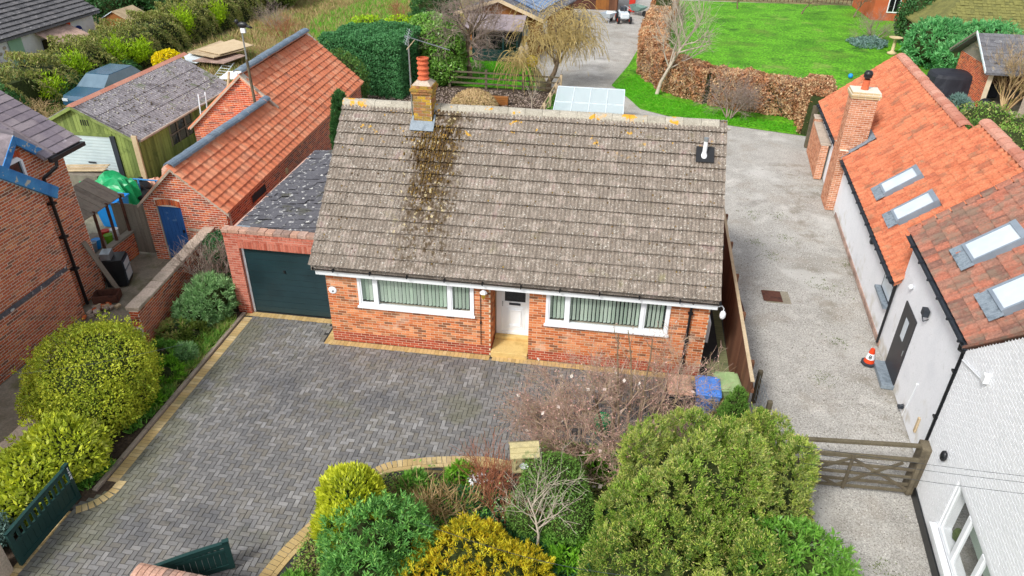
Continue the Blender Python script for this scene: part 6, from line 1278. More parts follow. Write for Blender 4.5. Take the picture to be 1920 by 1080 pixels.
# dark shed, barrows, tractor
ds = thing('dark_shed', 'dark brown timber shed with an open store at the end of the gravel path', 'shed', (-2.5, 64, 0))
for k in range(22): MB().bx(-5.4+k*.22, -5.4+k*.22+.21, 63.6+.01*(k % 2), 63.66, 0, 2.4).obj('board', 'rust' if k < 14 else ('wood_orange' if k < 19 else 'wood_brown'), ds)
MB().bx(-5.4, -.5, 63.7, 67, 0, 2.4).obj('body', 'wood_brown', ds); MB().prism([(-5.6, 63.2, 2.4), (-.3, 63.2, 2.4), (-.3, 67.2, 2.9), (-5.6, 67.2, 2.9)], (0, 0, .1)).obj('roof', 'slate_dark', ds)
os_ = thing('open_store', 'dark open-fronted timber store beside the solar workshop', 'shed', (-5, 57, 0)); MB().bx(-5.6, -3.9, 56.5, 60, 0, 2.0).obj('body', 'rust', os_); MB().prism([(-5.8, 56.1, 2.0), (-3.6, 56.1, 2.0), (-3.6, 60.2, 2.2), (-5.8, 60.2, 2.2)], (0, 0, .1)).obj('roof', 'slate_dark', os_); MB().bx(-5.4, -4.1, 56.46, 56.49, .1, 1.8).obj('opening_shade', 'black', os_)  # black panel on the solid body paints the shade of the open front
def barrow(x, y, rot, m, label):
    t = thing('wheelbarrow', label, 'wheelbarrow', (x, y, 0), 'wheelbarrows by the dark shed'); X_ = Matrix.Translation((x, y, 0)) @ Matrix.Rotation(rot, 4, 'Z')
    b = MB(X_); b.vv([(-.35, -.3, .35), (.35, -.3, .35), (.35, .3, .35), (-.35, .3, .35), (-.6, -.42, .75), (.75, -.42, .68), (.75, .42, .68), (-.6, .42, .75)])
    for q_ in ((0,1,5,4),(1,2,6,5),(2,3,7,6),(3,0,4,7),(3,2,1,0)): b.face(q_)
    b.obj('tray', m, t); MB(X_).tube((.75, -.05, .2), (.75, .05, .2), .22, .22, 14).obj('wheel', 'black', t)
    for sy in (-.25, .25): MB(X_).path([(.7, 0, .22), (-.3, sy, .33), (-1.1, sy*1.2, .6)], .022).obj('handle', 'metal', t); MB(X_).path([(-.3, sy, .33), (-.4, sy, .0)], .02).obj('leg', 'metal', t)
barrow(-1.15, 58.6, 1.2, 'white_metal', 'pale grey wheelbarrow nearest the timber workshop'); barrow(1.1, 62.0, -.7, 'lf_blue', 'teal green wheelbarrow tipped at the bend of the path')
tc = thing('garden_tractor', 'small grey ride-on mower with orange wheel hub in front of the dark shed', 'ride-on mower', (0, 58.5, 0)); X_ = Matrix.Translation((.05, 59.0, 0)) @ Matrix.Rotation(.15, 4, 'Z')
MB(X_).bx(-.35, .35, -.8, .9, .35, .75).obj('body', 'white_metal', tc, bevel=.08); MB(X_).bx(-.25, .25, .2, .7, .75, 1.05).obj('seat', 'darkgrey', tc, bevel=.05)
for sx in (-.45, .45):
    for yy, rr in ((-.6, .25), (.6, .36)): w_o = MB(X_).tube((sx-.09, yy, rr), (sx+.09, yy, rr), rr, rr, 16).obj('wheel', 'black', tc); MB(X_).tube((sx-.10, yy, rr), (sx+.10, yy, rr), rr*.5, rr*.5, 12).obj('hub', 'orange', w_o)
MB(X_).tube((0, -.1, .75), (0, .1, 1.1), .02).obj('steering_column', 'black', tc)
o = MB().bx(.4, .9, 63.0, 63.3, 0, 1.6).obj('red_rack', 'red', bevel=.03); tag(o, 'dark red upright rack beside the shed door', 'rack')
# birdbath, ball, covered table
bbx = thing('birdbath', 'cream stone birdbath on a slim pedestal at the lawn edge', 'birdbath', (17.95, 52.5, 0)); MB().lathe((17.95, 52.5, 0), [(.32, 0), (.30, .08), (.16, .14), (.11, .2), (.10, .85), (.14, .92)], 16).obj('pedestal', 'stone_buff', bbx, smooth=True); MB().lathe((17.95, 52.5, .92), [(.14, 0), (.42, .10), (.44, .14), (.38, .13), (.05, .06)], 18).obj('bowl', 'stone_buff', bbx, smooth=True)
o = MB().ell((13.65, 45.6, .13), (.14, .14, .14), 14, 9).obj('ball', 'tub_blue', smooth=True); tag(o, 'small light blue ball lying on the lawn', 'ball')
cv = thing('covered_table', 'garden table under a draped black cover on the patio', 'table', (18.2, 43.2, 0)); m = MB(); K = 28; pr_ = []
for (s_, z) in ((1.28, .02), (1.22, .5), (1.16, 1.0), (1.08, 1.16), (.7, 1.26), (.05, 1.36)):
    for k in range(K):
        a = 2*math.pi*k/K; sq = 1/max(abs(math.cos(a)), abs(math.sin(a)))**.55; w_ = 1+(.045*math.sin(k*2.7)+.03*math.sin(k*4.1))*(1.1-z)*.9; pr_.append((18.25+s_*sq*1.0*math.cos(a)*w_, 43.3+s_*sq*.78*math.sin(a)*w_, z))
m.vv(pr_)
for a in range(5):
    for k in range(K): m.face((a*K+k, a*K+(k+1) % K, (a+1)*K+(k+1) % K, (a+1)*K+k))
m.obj('cover', 'cover', cv, smooth=False); o = MB().bx(20.1, 20.7, 42.8, 43.3, 0, .7).obj('black_pot', 'cover', bevel=.08); tag(o, 'small black covered bin right of the covered table', 'bin')
o = MB().ell((19.0, 40.2, .35), (.35, .35, .35)).obj('black_sack', 'black', smooth=True); tag(o, 'black sack on the patio by the barn corner', 'sack')
# barns
b2 = thing('brick_barn', 'small open barn with grey tiled roof and pale bargeboard at the right edge', 'barn', (22, 42.5, 0)); pc = Pieces()
bx0, by0, by1, bz, brz, bry = 18.7, 40.6, 45.2, 2.0, 3.35, 43.0
MB().bx(bx0+.3, bx0+.55, by0+.3, by1-.3, 0, bz).obj('wall', 'mortar', b2); bricks(pc, (bx0+.3, by1-.3, 0), (0, -1, 0), 4.0, 2.0, part=False); pc.finish(b2, 'brick', ['brick_red'], 0)
MB().prism([(bx0+.35, by0+.2, bz), (bx0+.35, by1-.2, bz), (bx0+.35, bry, brz-.1)], (.1, 0, 0)).obj('gable', 'wood_grey', b2)
MB().prism([(bx0, by0, bz-.15), (bx0+7, by0, bz-.15), (bx0+7, bry, brz), (bx0, bry, brz)], (0, 0, -.08)).obj('roof', 'tile_grey', b2); MB().prism([(bx0, by1+.4, bz-.15), (bx0+7, by1+.4, bz-.15), (bx0+7, bry, brz), (bx0, bry, brz)], (0, 0, -.08)).obj('roof', 'tile_grey', b2)
tp = Pieces(); sv = np.array([0, bry-by0, brz-bz+.15]); tiles(tp, 'flat', (bx0, by0, bz-.14), (1, 0, 0), sv, 28, 12, .26, .235, jig=.02); tp.finish(b2, 'roof_tile', ['tile_grey'], 300)
for (a, b) in (((bx0-.03, by0, bz-.15), (bx0-.03, bry, brz)), ((bx0-.03, by1+.4, bz-.15), (bx0-.03, bry, brz))): a = V(*a); b = V(*b); MB().prism([a, b, b+V(0, 0, .12), a+V(0, 0, .12)], (-.05, 0, 0)).obj('bargeboard', 'wood_grey' if a.y > 44 else 'white_metal', b2)
for x in (21.5, 24): MB().bx(x, x+.2, by0+.3, by0+.5, 0, 1.9).obj('post', 'wood_grey', b2)
MB().bx(bx0+.6, bx0+7, by1-.4, by1-.2, 0, 1.9).obj('back_wall', 'rust', b2)
b1 = thing('mossy_barn', 'barn with olive green mossy tiled roof behind the shrubs', 'barn', (23.5, 53, 0)); MB().bx(19.4, 26, 50.5, 55.5, 0, 1.9).obj('wall', 'rust', b1)
P0_ = (19.0, 50.0, 1.9); P1_ = (27, 49.5, 1.9); P2_ = (22.2, 53.5, 4.2); P3_ = (28, 53.3, 4.2); P4_ = (19.2, 56.5, 1.9)
MB().prism([P0_, P1_, P3_, P2_], (0, 0, -.1)).obj('roof', 'tile_moss', b1); MB().prism([P0_, P2_, P4_], (0, 0, -.1)).obj('roof', 'tile_moss', b1)
tp = Pieces(); sv = np.array(P2_)-np.array(P0_); sv = np.cross(np.cross(np.array([1, -.06, 0]), sv), np.array([1, -.06, 0])); tiles(tp, 'flat', (19.1, 49.95, 1.93), (1, -.06, 0), -sv if sv[2] < 0 else sv, 32, 16, .26, .25, jig=.02, skip=lambda i, j, P: (P[0]-19.0) < (P[1]-50.0)*.9); tp.finish(b1, 'roof_tile', ['tile_moss'], 300)
fb = thing('far_brick_house', 'distant brown brick house with paned windows beyond the garden', 'house', (24.5, 66, 0)); MB().bx(19.6, 24.6, 64, 70, 0, 4.5).obj('wall', 'brick_old', fb)
for x in (20.6, 21.9): w_o = MB().bx(x, x+.9, 63.94, 63.99, .6, 1.9).obj('window', 'upvc', fb); MB().bx(x+.07, x+.42, 63.92, 63.935, .7, 1.8).obj('pane', 'glass_dark', w_o); MB().bx(x+.48, x+.83, 63.92, 63.935, .7, 1.8).obj('pane', 'glass_dark', w_o)
fb = thing('far_orange_house', 'orange brick building at the top right corner', 'house', (29, 64, 0)); MB().bx(25.4, 33, 60, 66, 0, 5).obj('wall', 'brick_pale', fb); MB().bx(25, 33.4, 59.7, 66.4, 5, 5.15).obj('roof', 'slate_dark', fb)
rw = thing('brick_pier', 'tall mossy brick pier at the right edge beside the climbing shrub', 'pier', (20.8, 38.2, 0)); MB().bx(20.2, 21.4, 37.6, 39, 0, 2.6).obj('wall', 'brick_red', rw); MB().bx(20.1, 20.25, 37.55, 39.05, 0, 2.65).obj('edge_stone', 'coping', rw)
# pier wall beside the cottage
pw = thing('garden_pier_wall', 'brick pier wall with pale stone copings at the far end of the cottage', 'wall', (8.8, 31, 0)); pc = Pieces()
for (a, b, h) in (((8.32, 29.2), (8.62, 32.0), 1.45), ((8.62, 32.0), (8.66, 32.45), 1.62)):
    A = np.array([*a, 0.]); B = np.array([*b, 0.]); d = (B-A); L = np.linalg.norm(d); d /= L; n = np.array([d[1], -d[0], 0]); MB().prism([tuple(A), tuple(B), tuple(B+n*.28), tuple(A+n*.28)], (0, 0, h)).obj('wall', 'mortar_pale', pw); bricks(pc, B, -d, L, h); bricks(pc, A, n, .28, h)
    MB().prism([tuple(A-n*.05-d*.03), tuple(B-n*.05+d*.03), tuple(B+n*.35+d*.03), tuple(A+n*.35-d*.03)], (0, 0, .08)).obj('coping_stone', 'coping', pw, bevel=.02).matrix_basis = Matrix.Translation((0, 0, h+.002))
pc.finish(pw, 'brick', ['brick_pale'], 200)
for k, (x, y) in enumerate(((8.75, 33.0), (8.95, 33.6))): o = MB().bx(x-.09, x+.09, y-.09, y+.09, 0, 1.9-.3*k).obj('wooden_post', 'wood_gate', bevel=.01); tag(o, ['taller dark wooden post between beech hedge and cottage', 'shorter mossy wooden post at the end of the beech hedge'][k], 'post')
# far fence
ff = thing('far_fence', 'thin dark railing fence along the far edge of the lawn', 'fence', (15, 71, 0))
for k in range(60): MB().tube((5+k*.36, 70.2+k*.02, 0), (5+k*.36, 70.2+k*.02, 1.2), .03, .03, 4).obj('paling', 'rust', ff)
for z in (.3, 1.1): MB().tube((5, 70.2, z), (26.4, 71.4, z), .03, .03, 4).obj('rail', 'rust', ff)
# chicken things in plot
o = MB().lathe((-5.6, 34.6, .0), [(.28, 0), (.30, .14), (.22, .2), (.02, .22)], 16).obj('green_dish', 'tarp_green'); tag(o, 'round green dish on the bare soil behind the ridge', 'dish')
fd = thing('poultry_feeder', 'white feeder with red base on the bare soil behind the ridge', 'feeder', (-5.0, 33.6, 0)); MB().lathe((-5.0, 33.6, 0), [(.26, 0), (.28, .1), (.18, .11)], 16).obj('base', 'red', fd); MB().lathe((-5.0, 33.6, .11), [(.17, 0), (.15, .3), (.05, .42)], 16).obj('hopper', 'upvc', fd)
cb_ = thing('plank_stack', 'small stack of reddish planks beside the straw coloured mound', 'planks', (-6, 36.5, 0))
for k in range(5): MB().bx(-6.5, -5.5, 36.4+.03*k, 36.6+.04*k, .02+.08*k, .09+.08*k).obj('plank', 'wood_orange', cb_)

# ================================================================ FAR LEFT
wb = thing('white_building', 'long white building with dark tiled roof, green door and blue round sign', 'building', (-38, 40, 0))
MB().bx(-42, -34.0, 30, 44.6, 0, 2.05).obj('wall', 'render', wb); MB().prism([(-33.98, 32, 0), (-33.98, 37.0, 0), (-33.98, 37.0, 2.0), (-33.98, 32, 2.0)], (.01, 0, 0)).obj('painted_panel', 'render', wb)
R2 = lambda x, y, o=0: (x, y, 2.0+(-33.6-x)*.55+o)
MB().prism([R2(-33.6, 29), R2(-33.6, 44.9), R2(-40, 44.9), R2(-40, 29)], (0, 0, -.1)).obj('roof', 'tile_grey', wb)
tp = Pieces(); tiles(tp, 'conc', (-33.6, 44.9, 2.03), (0, -1, 0), (-1, 0, .55), 48, 20, .295, .36, jig=.01); tp.finish(wb, 'roof_tile', [mat('tile_far', ['#4c4c50','#5f5f62','#6c6a6c'], tone=.5, grain=.3, gscale=12, layers=[('#a8a8a8', 5, .62, .70, None, .5)])], 300)
MB().bx(-33.97, -33.92, 37.1, 38.1, 0, 1.85).obj('door', mat('sage_paint', ['#8fb89c', '#9cc4a8'], grain=.05), wb); MB().prism([(-33.9, 39.2, 1.75), (-33.9, 42.0, 1.75), (-32.4, 42.0, 1.15), (-32.4, 39.2, 1.15)], (0, 0, .05)).obj('porch_roof', 'coping_pink', wb); MB().bx(-33.95, -33.9, 39.6, 41.4, 0, 1.3).obj('opening_shade', 'black', wb)  # black panel on the solid wall paints the shade under the porch roof
MB(Matrix.Translation((-33.9, 42.9, 1.2)) @ Matrix.Rotation(math.pi/2, 4, 'Y')).lathe((0, 0, 0), [(.30, -.02), (.30, .04)], 16).obj('round_sign', mat('sign_navy', ['#1c2c6a', '#263a80'], grain=.02), wb)
MB().bx(-33.85, -33.84, 42.68, 43.12, 1.16, 1.25).obj('sign_stripe', 'upvc', wb); MB(Matrix.Translation((-33.9, 42.1, 1.75)) @ Matrix.Rotation(math.pi/2, 4, 'Y')).lathe((0, 0, 0), [(.18, -.02), (.18, .04)], 12).obj('sun_plaque', 'orange', wb)
for k in range(40): MB(Matrix.Translation((-33.93, random.uniform(34.5, 36.8), random.uniform(.2, 1.6)))).ell((0, 0, 0), (.05, .13, .09), 6, 4).obj('wall_stone', random.choice(['coping', 'darkgrey', 'gravel']), wb)
ss = thing('small_shed', 'small new orange timber shed with pale blue-green roof beside the white building', 'shed', (-33, 45.5, 0)); MB().bx(-33.6, -31.8, 44.9, 46.9, 0, 1.5).obj('wall', 'wood_orange', ss)
MB().prism([(-33.6, 44.9, 1.5), (-31.8, 44.9, 1.5), (-32.7, 44.9, 1.95)], (0, 2, 0)).obj('gable', 'wood_orange', ss); MB().prism([(-33.8, 44.8, 1.42), (-33.8, 47.1, 1.42), (-32.7, 47.1, 2.0), (-32.7, 44.8, 2.0)], (0, 0, .05)).obj('roof', 'glass_sky', ss); MB().prism([(-31.6, 44.8, 1.42), (-31.6, 47.1, 1.42), (-32.7, 47.1, 2.0), (-32.7, 44.8, 2.0)], (0, 0, .05)).obj('roof', 'wood_tan', ss)
sf_ = thing('plank_fence', 'short orange plank fence in front of the small timber shed', 'fence', (-32, 43.5, 0))
for k in range(12): MB().bx(-31.3, -31.26, 43.2+k*.2, 43.2+k*.2+.19, 0, 1.25).obj('board', 'wood_orange', sf_)
# car
cr = thing('parked_car', 'dark blue estate car parked between the shed and the field hedge', 'car', (-25.6, 34.5, 0)); X_ = Matrix.Translation((-25.9, 33.5, 0)) @ Matrix.Rotation(math.radians(-4), 4, 'Z')
def loft(mb, secs):
    n = len(secs[0]); i0 = mb.vv([p for s_ in secs for p in s_])
    for a in range(len(secs)-1):
        for k in range(n): mb.face((i0+a*n+k, i0+a*n+(k+1) % n, i0+(a+1)*n+(k+1) % n, i0+(a+1)*n+k))
    mb.face(range(i0+n-1, i0-1, -1)); mb.face(range(i0+(len(secs)-1)*n, i0+len(secs)*n)); return mb
def sec(y, w, z0, z1): return [(-w, y, z0), (-w*1.02, y, (z0+z1)/2), (-w*.92, y, z1), (w*.92, y, z1), (w*1.02, y, (z0+z1)/2), (w, y, z0)]
loft(MB(X_), [sec(-2.15, .75, .35, .6), sec(-2.0, .85, .28, .78), sec(-.9, .88, .28, .95), sec(1.9, .88, .28, .98), sec(2.15, .82, .35, .9)]).obj('body', 'car_blue', cr, smooth=False)
def sec2(y, w0, w1, z0, z1): return [(-w0, y, z0), (-w1, y, z1), (w1, y, z1), (w0, y, z0)]
loft(MB(X_), [sec2(-1.0, .80, .78, .94, .96), sec2(-.3, .80, .66, .94, 1.42), sec2(1.5, .80, .66, .97, 1.44), sec2(2.0, .80, .74, .97, 1.02)]).obj('cabin_glass', mat('car_glass', ['#5c7484','#6c8494'], grain=.02, rough=.1, spec=.7), cr); loft(MB(X_), [sec2(-.3, .66, .64, 1.421, 1.45), sec2(1.5, .66, .64, 1.441, 1.47)]).obj('roof_panel', 'car_blue', cr)
for sx in (-.85, .85):
    for yy in (-1.35, 1.35): MB(X_).tube((sx-.1, yy, .32), (sx+.1, yy, .32), .32, .32, 16).obj('wheel', 'black', cr)
for sx in (-.6, .6): MB(X_).bx(sx-.15, sx+.15, -2.17, -2.12, .55, .68).obj('headlight', 'white_metal', cr)
for k, (x, y, lb, nm_) in enumerate(((-24.9, 30.6, 'white moulded plastic shell dumped at the foot of the hedge', 'plastic_shell'), (-25.6, 29.8, 'pale grey basin left of the white plastic shell', 'basin'), (-24.4, 29.7, 'white curved panel lying nearest the shed ridge', 'panel'))):
    o = MB(Matrix.Translation((x, y, 0)) @ Matrix.Rotation(.4*k, 4, 'Z')).vv([]) if False else MB(Matrix.Translation((x, y, 0)) @ Matrix.Rotation(.4*k, 4, 'Z')); i0 = o.vv([(-.6, -.4, 0), (.6, -.4, 0), (.6, .4, 0), (-.6, .4, 0), (-.35, -.25, .6-.15*k), (.4, -.25, .6-.15*k), (.4, .25, .6-.15*k), (-.35, .25, .6-.15*k)])
    for q_ in ((0,1,5,4),(1,2,6,5),(2,3,7,6),(3,0,4,7),(4,5,6,7)): o.face(q_)
    o = o.obj(nm_, 'upvc' if k != 1 else 'coping', bevel=.06); tag(o, lb, 'scrap')
# debris boards
db = thing('board_pile', 'pile of tan and pink sheet boards dumped on rough ground behind the shed', 'board pile', (-23.8, 41, 0))
for k, (pts, z, m_) in enumerate((([(-25.4, 40.6), (-23.2, 39.6), (-22.2, 41.5), (-24.6, 43.2)], .75, 'wood_tan'), ([(-24.6, 39.6), (-22.4, 39.2), (-21.9, 41.0), (-23.5, 41.6)], .55, 'coping_pink'), ([(-25.8, 39.8), (-24.2, 39.4), (-23.9, 40.5), (-25.5, 41)], .45, 'white_metal'), ([(-24.9, 41.0), (-23.0, 40.0), (-22.0, 42.3), (-23.8, 43.3)], .85, 'wood_tan'))): MB().prism([(x, y, z+.05*i) for i, (x, y) in enumerate(pts)], (0, 0, .04)).obj('board', m_, db)
for k in range(6): MB(Matrix.Translation((-23.8, 41.2, .25)) @ Matrix.Rotation(k, 4, 'Z')).bx(-.7, .7, -.15, .1, -.2, .2).obj('rubble_block', 'wood_grey', db)
o = MB().prism([(-20.6, 35.2, .9), (-18.9, 35.6, .9), (-18.9, 36.6, 1.0), (-20.6, 36.3, 1.0)], (0, 0, .05)).obj('white_sheet', 'upvc'); tag(o, 'white flat sheet lying beside the white ladder behind the shed', 'sheet')
o = MB().lathe((-15.3, 45.5, .1), [(.5, 0), (.55, .06), (.1, .1)], 14).obj('pale_disc', 'white_metal'); tag(o, 'pale round lid lying in the rough grass', 'lid')

# ================================================================ PLANTING
# left bed
bush('round_bush', 'large rounded golden-green clipped bush between the garden wall and driveway', 'bush', [(-11.35, 11.6, 1.05, 1.35, 1.45, 1.0), (-11.1, 10.9, .75, 1.1, .9, .75), (-11.5, 12.4, .9, 1.0, .8, .8), (-10.6, 11.6, .6, .6, .7, .6), (-12.0, 10.9, .7, .6, .6, .6)], 50000, .065, .034, 'lf_euon', amp=.13, depth=.18, seed=11, cf=.70)
bush('euonymus_bush', 'loose yellow-green leafy bush behind the numbered dark green gate', 'bush', [(-10.75, 9.6, .65, .85, .75, .70), (-11.1, 8.9, .55, .8, .8, .6), (-10.85, 8.5, .45, .6, .6, .5), (-11.5, 8.1, .5, .7, .7, .5)], 15000, .13, .06, 'lf_euon2', amp=.16, depth=.25, out=.5, seed=12, cf=.75)
bush('dark_shrub', 'small blue-green shrub at the left edge below the yellow bush', 'bush', [(-11.1, 7.6, .4, .6, .5, .42)], 4500, .07, .035, 'lf_blue', seed=13)
spraybush('santolina_bush', 'bushy grey-green shrub beside the left pier of the garage', 'bush', [(-10.75, 15.75, .55, .62, .6, .62), (-10.95, 15.2, .40, .5, .45, .42)], 620, 16, .15, .034, .10, 'lf_sant', seed=14, up=.8, spread=.55, cf=.72)
def barebush(name, label, cat, base, n, L, R, m, spread=.5, lv=3, nc=(4, 4, 3), ang=32, up=.35, seed=1, leafm=None, nleaf=0, lsize=.04, group=None, shr=.62, steps=3):
    t = thing(name, label, cat, (base[0], base[1], 0), group); rd = random.Random(seed); segs = []; thick = []; tips = []
    for i in range(n):
        a = rd.uniform(0, 6.28); s_ = rd.uniform(0, spread); d = (math.cos(a)*s_, math.sin(a)*s_, 1); b = (base[0]+.12*math.cos(a), base[1]+.12*math.sin(a), 0)
        o = grow(b, d, L*rd.uniform(.8, 1.15), R, lv, list(nc), ang, up, seed*100+i, steps, .16, shr, tips)
        thick += o.get(0, []); [segs.extend(o[k]) for k in o if k > 0]
    segmesh('trunk', thick, M[m] if not isinstance(m, str) else m, t, 5); segmesh('twigs', segs, m, t, 3)
    if leafm and tips:
        r = np.random.default_rng(seed); P = np.array(tips)[r.choice(len(tips), nleaf)]+r.normal(size=(nleaf, 3))*.05; leafmesh('buds', P, r.normal(size=(nleaf, 3)), r.normal(size=(nleaf, 3)), lsize, lsize*.6, r.random(nleaf)*.98, leafm, t)
    return t
barebush('bare_shrub', 'bare grey twiggy shrub in the corner between garage and garden wall', 'shrub', (-11.15, 16.6), 8, 1.15, .04, 'twig_grey', spread=.75, nc=(6, 5, 4), seed=21, lv=3, ang=36)
bush('ivy_clump', 'dark ivy clump hanging over the wall coping by the garage', 'ivy', [(-11.3, 17.6, 1.0, .5, .6, .55), (-11.6, 17.9, 1.15, .4, .5, .3), (-11.0, 16.9, .4, .8, .7, .4)], 7000, .07, .05, 'lf_ivy', amp=.2, seed=22, cf=.6)
bedpts = scatter([(-11.6, 12.6), (-10.1, 11.6), (-10.05, 15.6), (-11.5, 16)], 700, .0, 31)
o = tuftfield('ground_cover', bedpts, 26, .20, .02, 'grass_mix', seed=32, spread=.8); o['kind'] = 'stuff'
o = tuftfield('green_ground_cover', scatter([(-10.9, 11.4), (-10.1, 10.8), (-10.12, 14.9), (-11.2, 14.9)], 260, 0, 33)+scatter([(-10.5, 9.3), (-10.15, 9.2), (-10.1, 9.9), (-10.5, 9.9)], 80, 0, 34), 22, .20, .035, 'lf_green', seed=35, spread=.7); o['kind'] = 'stuff'
for k, (x, y, s_, mm, lb) in enumerate(((-10.55, 12.9, .38, 'lf_bright', 'bright green leafy perennial clump at the kerb'), (-11.0, 13.6, .38, 'lf_green', 'fresh green clump in the middle of the left bed'), (-10.7, 14.6, .32, 'lf_olive', 'low olive clump in the left bed before the grey-green shrub'), (-11.2, 14.6, .42, 'grass_mix', 'rusty brown and green clump against the boundary wall'), (-10.45, 13.7, .22, 'lf_sant', 'small grey-green clump near the kerb'), (-10.45, 11.9, .33, 'lf_bright', 'bright green clump just beyond the big round bush'))):
    spraybush('perennial_clump', lb, 'plant', [(x, y, .12, s_, s_, s_*.8)], 90, 14, .17, .035, .06, mm, seed=40+k, up=.9, spread=.6, cf=.5)
def sprigs(name_of, blobs, m, nt, per, L, Wd, seed):
    P, D, N2, tone = sprays(blobs, nt, per, L, Wd, .12, seed, .10, .5, .02, .5); leafmesh('sprigs', P+unit(D)*.04, D, N2, L*np.random.default_rng(seed).uniform(.6, 1.5, len(P)), Wd, tone, m, bpy.data.objects[name_of])
sprigs('round_bush', [(-11.35, 11.6, 1.05, 1.38, 1.48, 1.04), (-11.1, 10.9, .75, 1.12, .92, .78), (-11.5, 12.4, .9, 1.02, .82, .83)], 'lf_euon', 330, 8, .055, .03, 301)
sprigs('euonymus_bush', [(-10.75, 9.6, .65, .88, .78, .74), (-11.1, 8.9, .55, .83, .83, .64)], 'lf_euon2', 110, 6, .11, .05, 302)
# front bed
bush('variegated_bush', 'dense rounded yellow-green bush on the curve of the paving', 'bush', [(-4.35, 9.25, .72, .62, .62, .72), (-4.25, 8.75, .55, .66, .6, .6)], 11500, .135, .045, 'lf_euon2', amp=.15, depth=.2, up=.55, out=.6, jitter=.6, seed=51, cf=.72)
spraybush('green_bush', 'fresh green feathery bush in front of the yellow-green rounded one', 'bush', [(-3.75, 8.25, .70, .72, .70, .72), (-3.35, 8.55, .62, .62, .55, .62), (-3.6, 7.6, .5, .7, .6, .55)], 1100, 20, .12, .026, .10, 'lf_sharp', seed=52, up=.9, spread=.7, cf=.62, amp=.25)
spraybush('golden_conifer', 'low spreading golden yellow conifer at the bottom centre', 'conifer', [(-1.9, 8.45, .35, .95, .6, .50), (-1.2, 8.1, .35, .85, .65, .45), (-2.4, 7.7, .3, .85, .65, .42), (-1.3, 7.5, .3, 1.0, .7, .42), (-2.0, 8.9, .4, .45, .35, .42), (-1.6, 8.9, .3, .4, .3, .4), (-.8, 8.5, .3, .35, .35, .35), (-2.5, 8.5, .3, .4, .4, .4)], 3400, 15, .085, .020, .09, 'lf_yellow', seed=53, up=.8, spread=.5, cf=.6, amp=.3)
t = thing('dry_grass_clump', 'straw coloured dry stems beside the fresh green bush', 'plant', (-2.9, 9.9, 0)); r_ = np.random.default_rng(54)
n = 900; P = np.stack([r_.normal(-2.85, .42, n), r_.normal(9.85, .30, n), np.zeros(n)], 1); D = unit(np.stack([r_.normal(.15, .45, n), r_.normal(-.3, .35, n), np.ones(n)], 1)); L_ = r_.uniform(.3, .75, n)
leafmesh('dry_stems', P+D*L_[:, None]*.5, D, unit(np.cross(D, r_.normal(size=(n, 3)))), L_, .022, r_.random(n)*.98, 'straw', t); leafmesh('low_leaves', np.stack([r_.normal(-2.7, .55, 1600), r_.normal(9.9, .4, 1600), r_.uniform(.03, .25, 1600)], 1), r_.normal(size=(1600, 3)), r_.normal(size=(1600, 3))+np.array([0, 0, 1]), .09, .04, r_.random(1600)*.98, 'lf_green', t)
barebush('red_twig_shrub', 'reddish brown twiggy shrub in front of the bird table', 'shrub', (-1.75, 10.15), 16, .85, .012, 'twig_red', spread=.55, nc=(6, 5), lv=2, ang=26, seed=55)
barebush('red_twig_shrub', 'smaller reddish bare shrub left of the dark evergreen', 'shrub', (-1.35, 9.6), 10, .55, .010, 'twig_red', spread=.7, nc=(5, 4), lv=2, ang=28, seed=56)
bush('dark_evergreen', 'dark green rounded evergreen right of the bird table', 'bush', [(-.55, 10.15, .85, .72, .62, .62), (-.15, 9.65, .55, .6, .55, .55), (-.95, 9.7, .45, .5, .5, .45)], 15000, .06, .022, 'lf_conif2', amp=.14, seed=57, cf=.8)
barebush('sapling', 'small bare grey-barked sapling in front of the dark evergreen', 'tree', (-.62, 9.2), 1, 1.25, .035, 'bark_pale', spread=.05, nc=(12, 6, 3), lv=3, ang=50, seed=58, up=.5, leafm='lf_sant', nleaf=250, lsize=.04)
o = leafmesh('ivy_ground_cover', *(lambda r, n: (np.stack([r.uniform(-3.2, 2.2, n), r.uniform(6.2, 10.4, n), r.uniform(.02, .22, n)], 1), r.normal(size=(n, 3))*np.array([1, 1, .4]), r.normal(size=(n, 3))*.5+np.array([0, 0, 1]), .07, .055, r.random(n)*.98))(np.random.default_rng(60), 26000), 'lf_ivy'); o['kind'] = 'stuff'
o = leafmesh('low_planting', *(lambda r, n: (np.stack([r.uniform(-5.2, -2.2, n), r.uniform(6.2, 10.6, n), r.uniform(.0, .16, n)], 1), r.normal(size=(n, 3))*np.array([1, 1, .5]), r.normal(size=(n, 3))*.6+np.array([0, 0, 1]), .06, .03, r.random(n)*.98))(np.random.default_rng(61), 14000), 'grass_mix'); o['kind'] = 'stuff'
o = leafmesh('leaf_litter', *(lambda r, n: (np.stack([r.uniform(-1.0, 3.3, n), r.uniform(10.3, 12.2, n), r.uniform(.0, .10, n)], 1), r.normal(size=(n, 3))*np.array([1, 1, .4]), r.normal(size=(n, 3))*.5+np.array([0, 0, 1]), .07, .035, r.random(n)*.98))(np.random.default_rng(62), 9000), 'grass_mix'); o['kind'] = 'stuff'
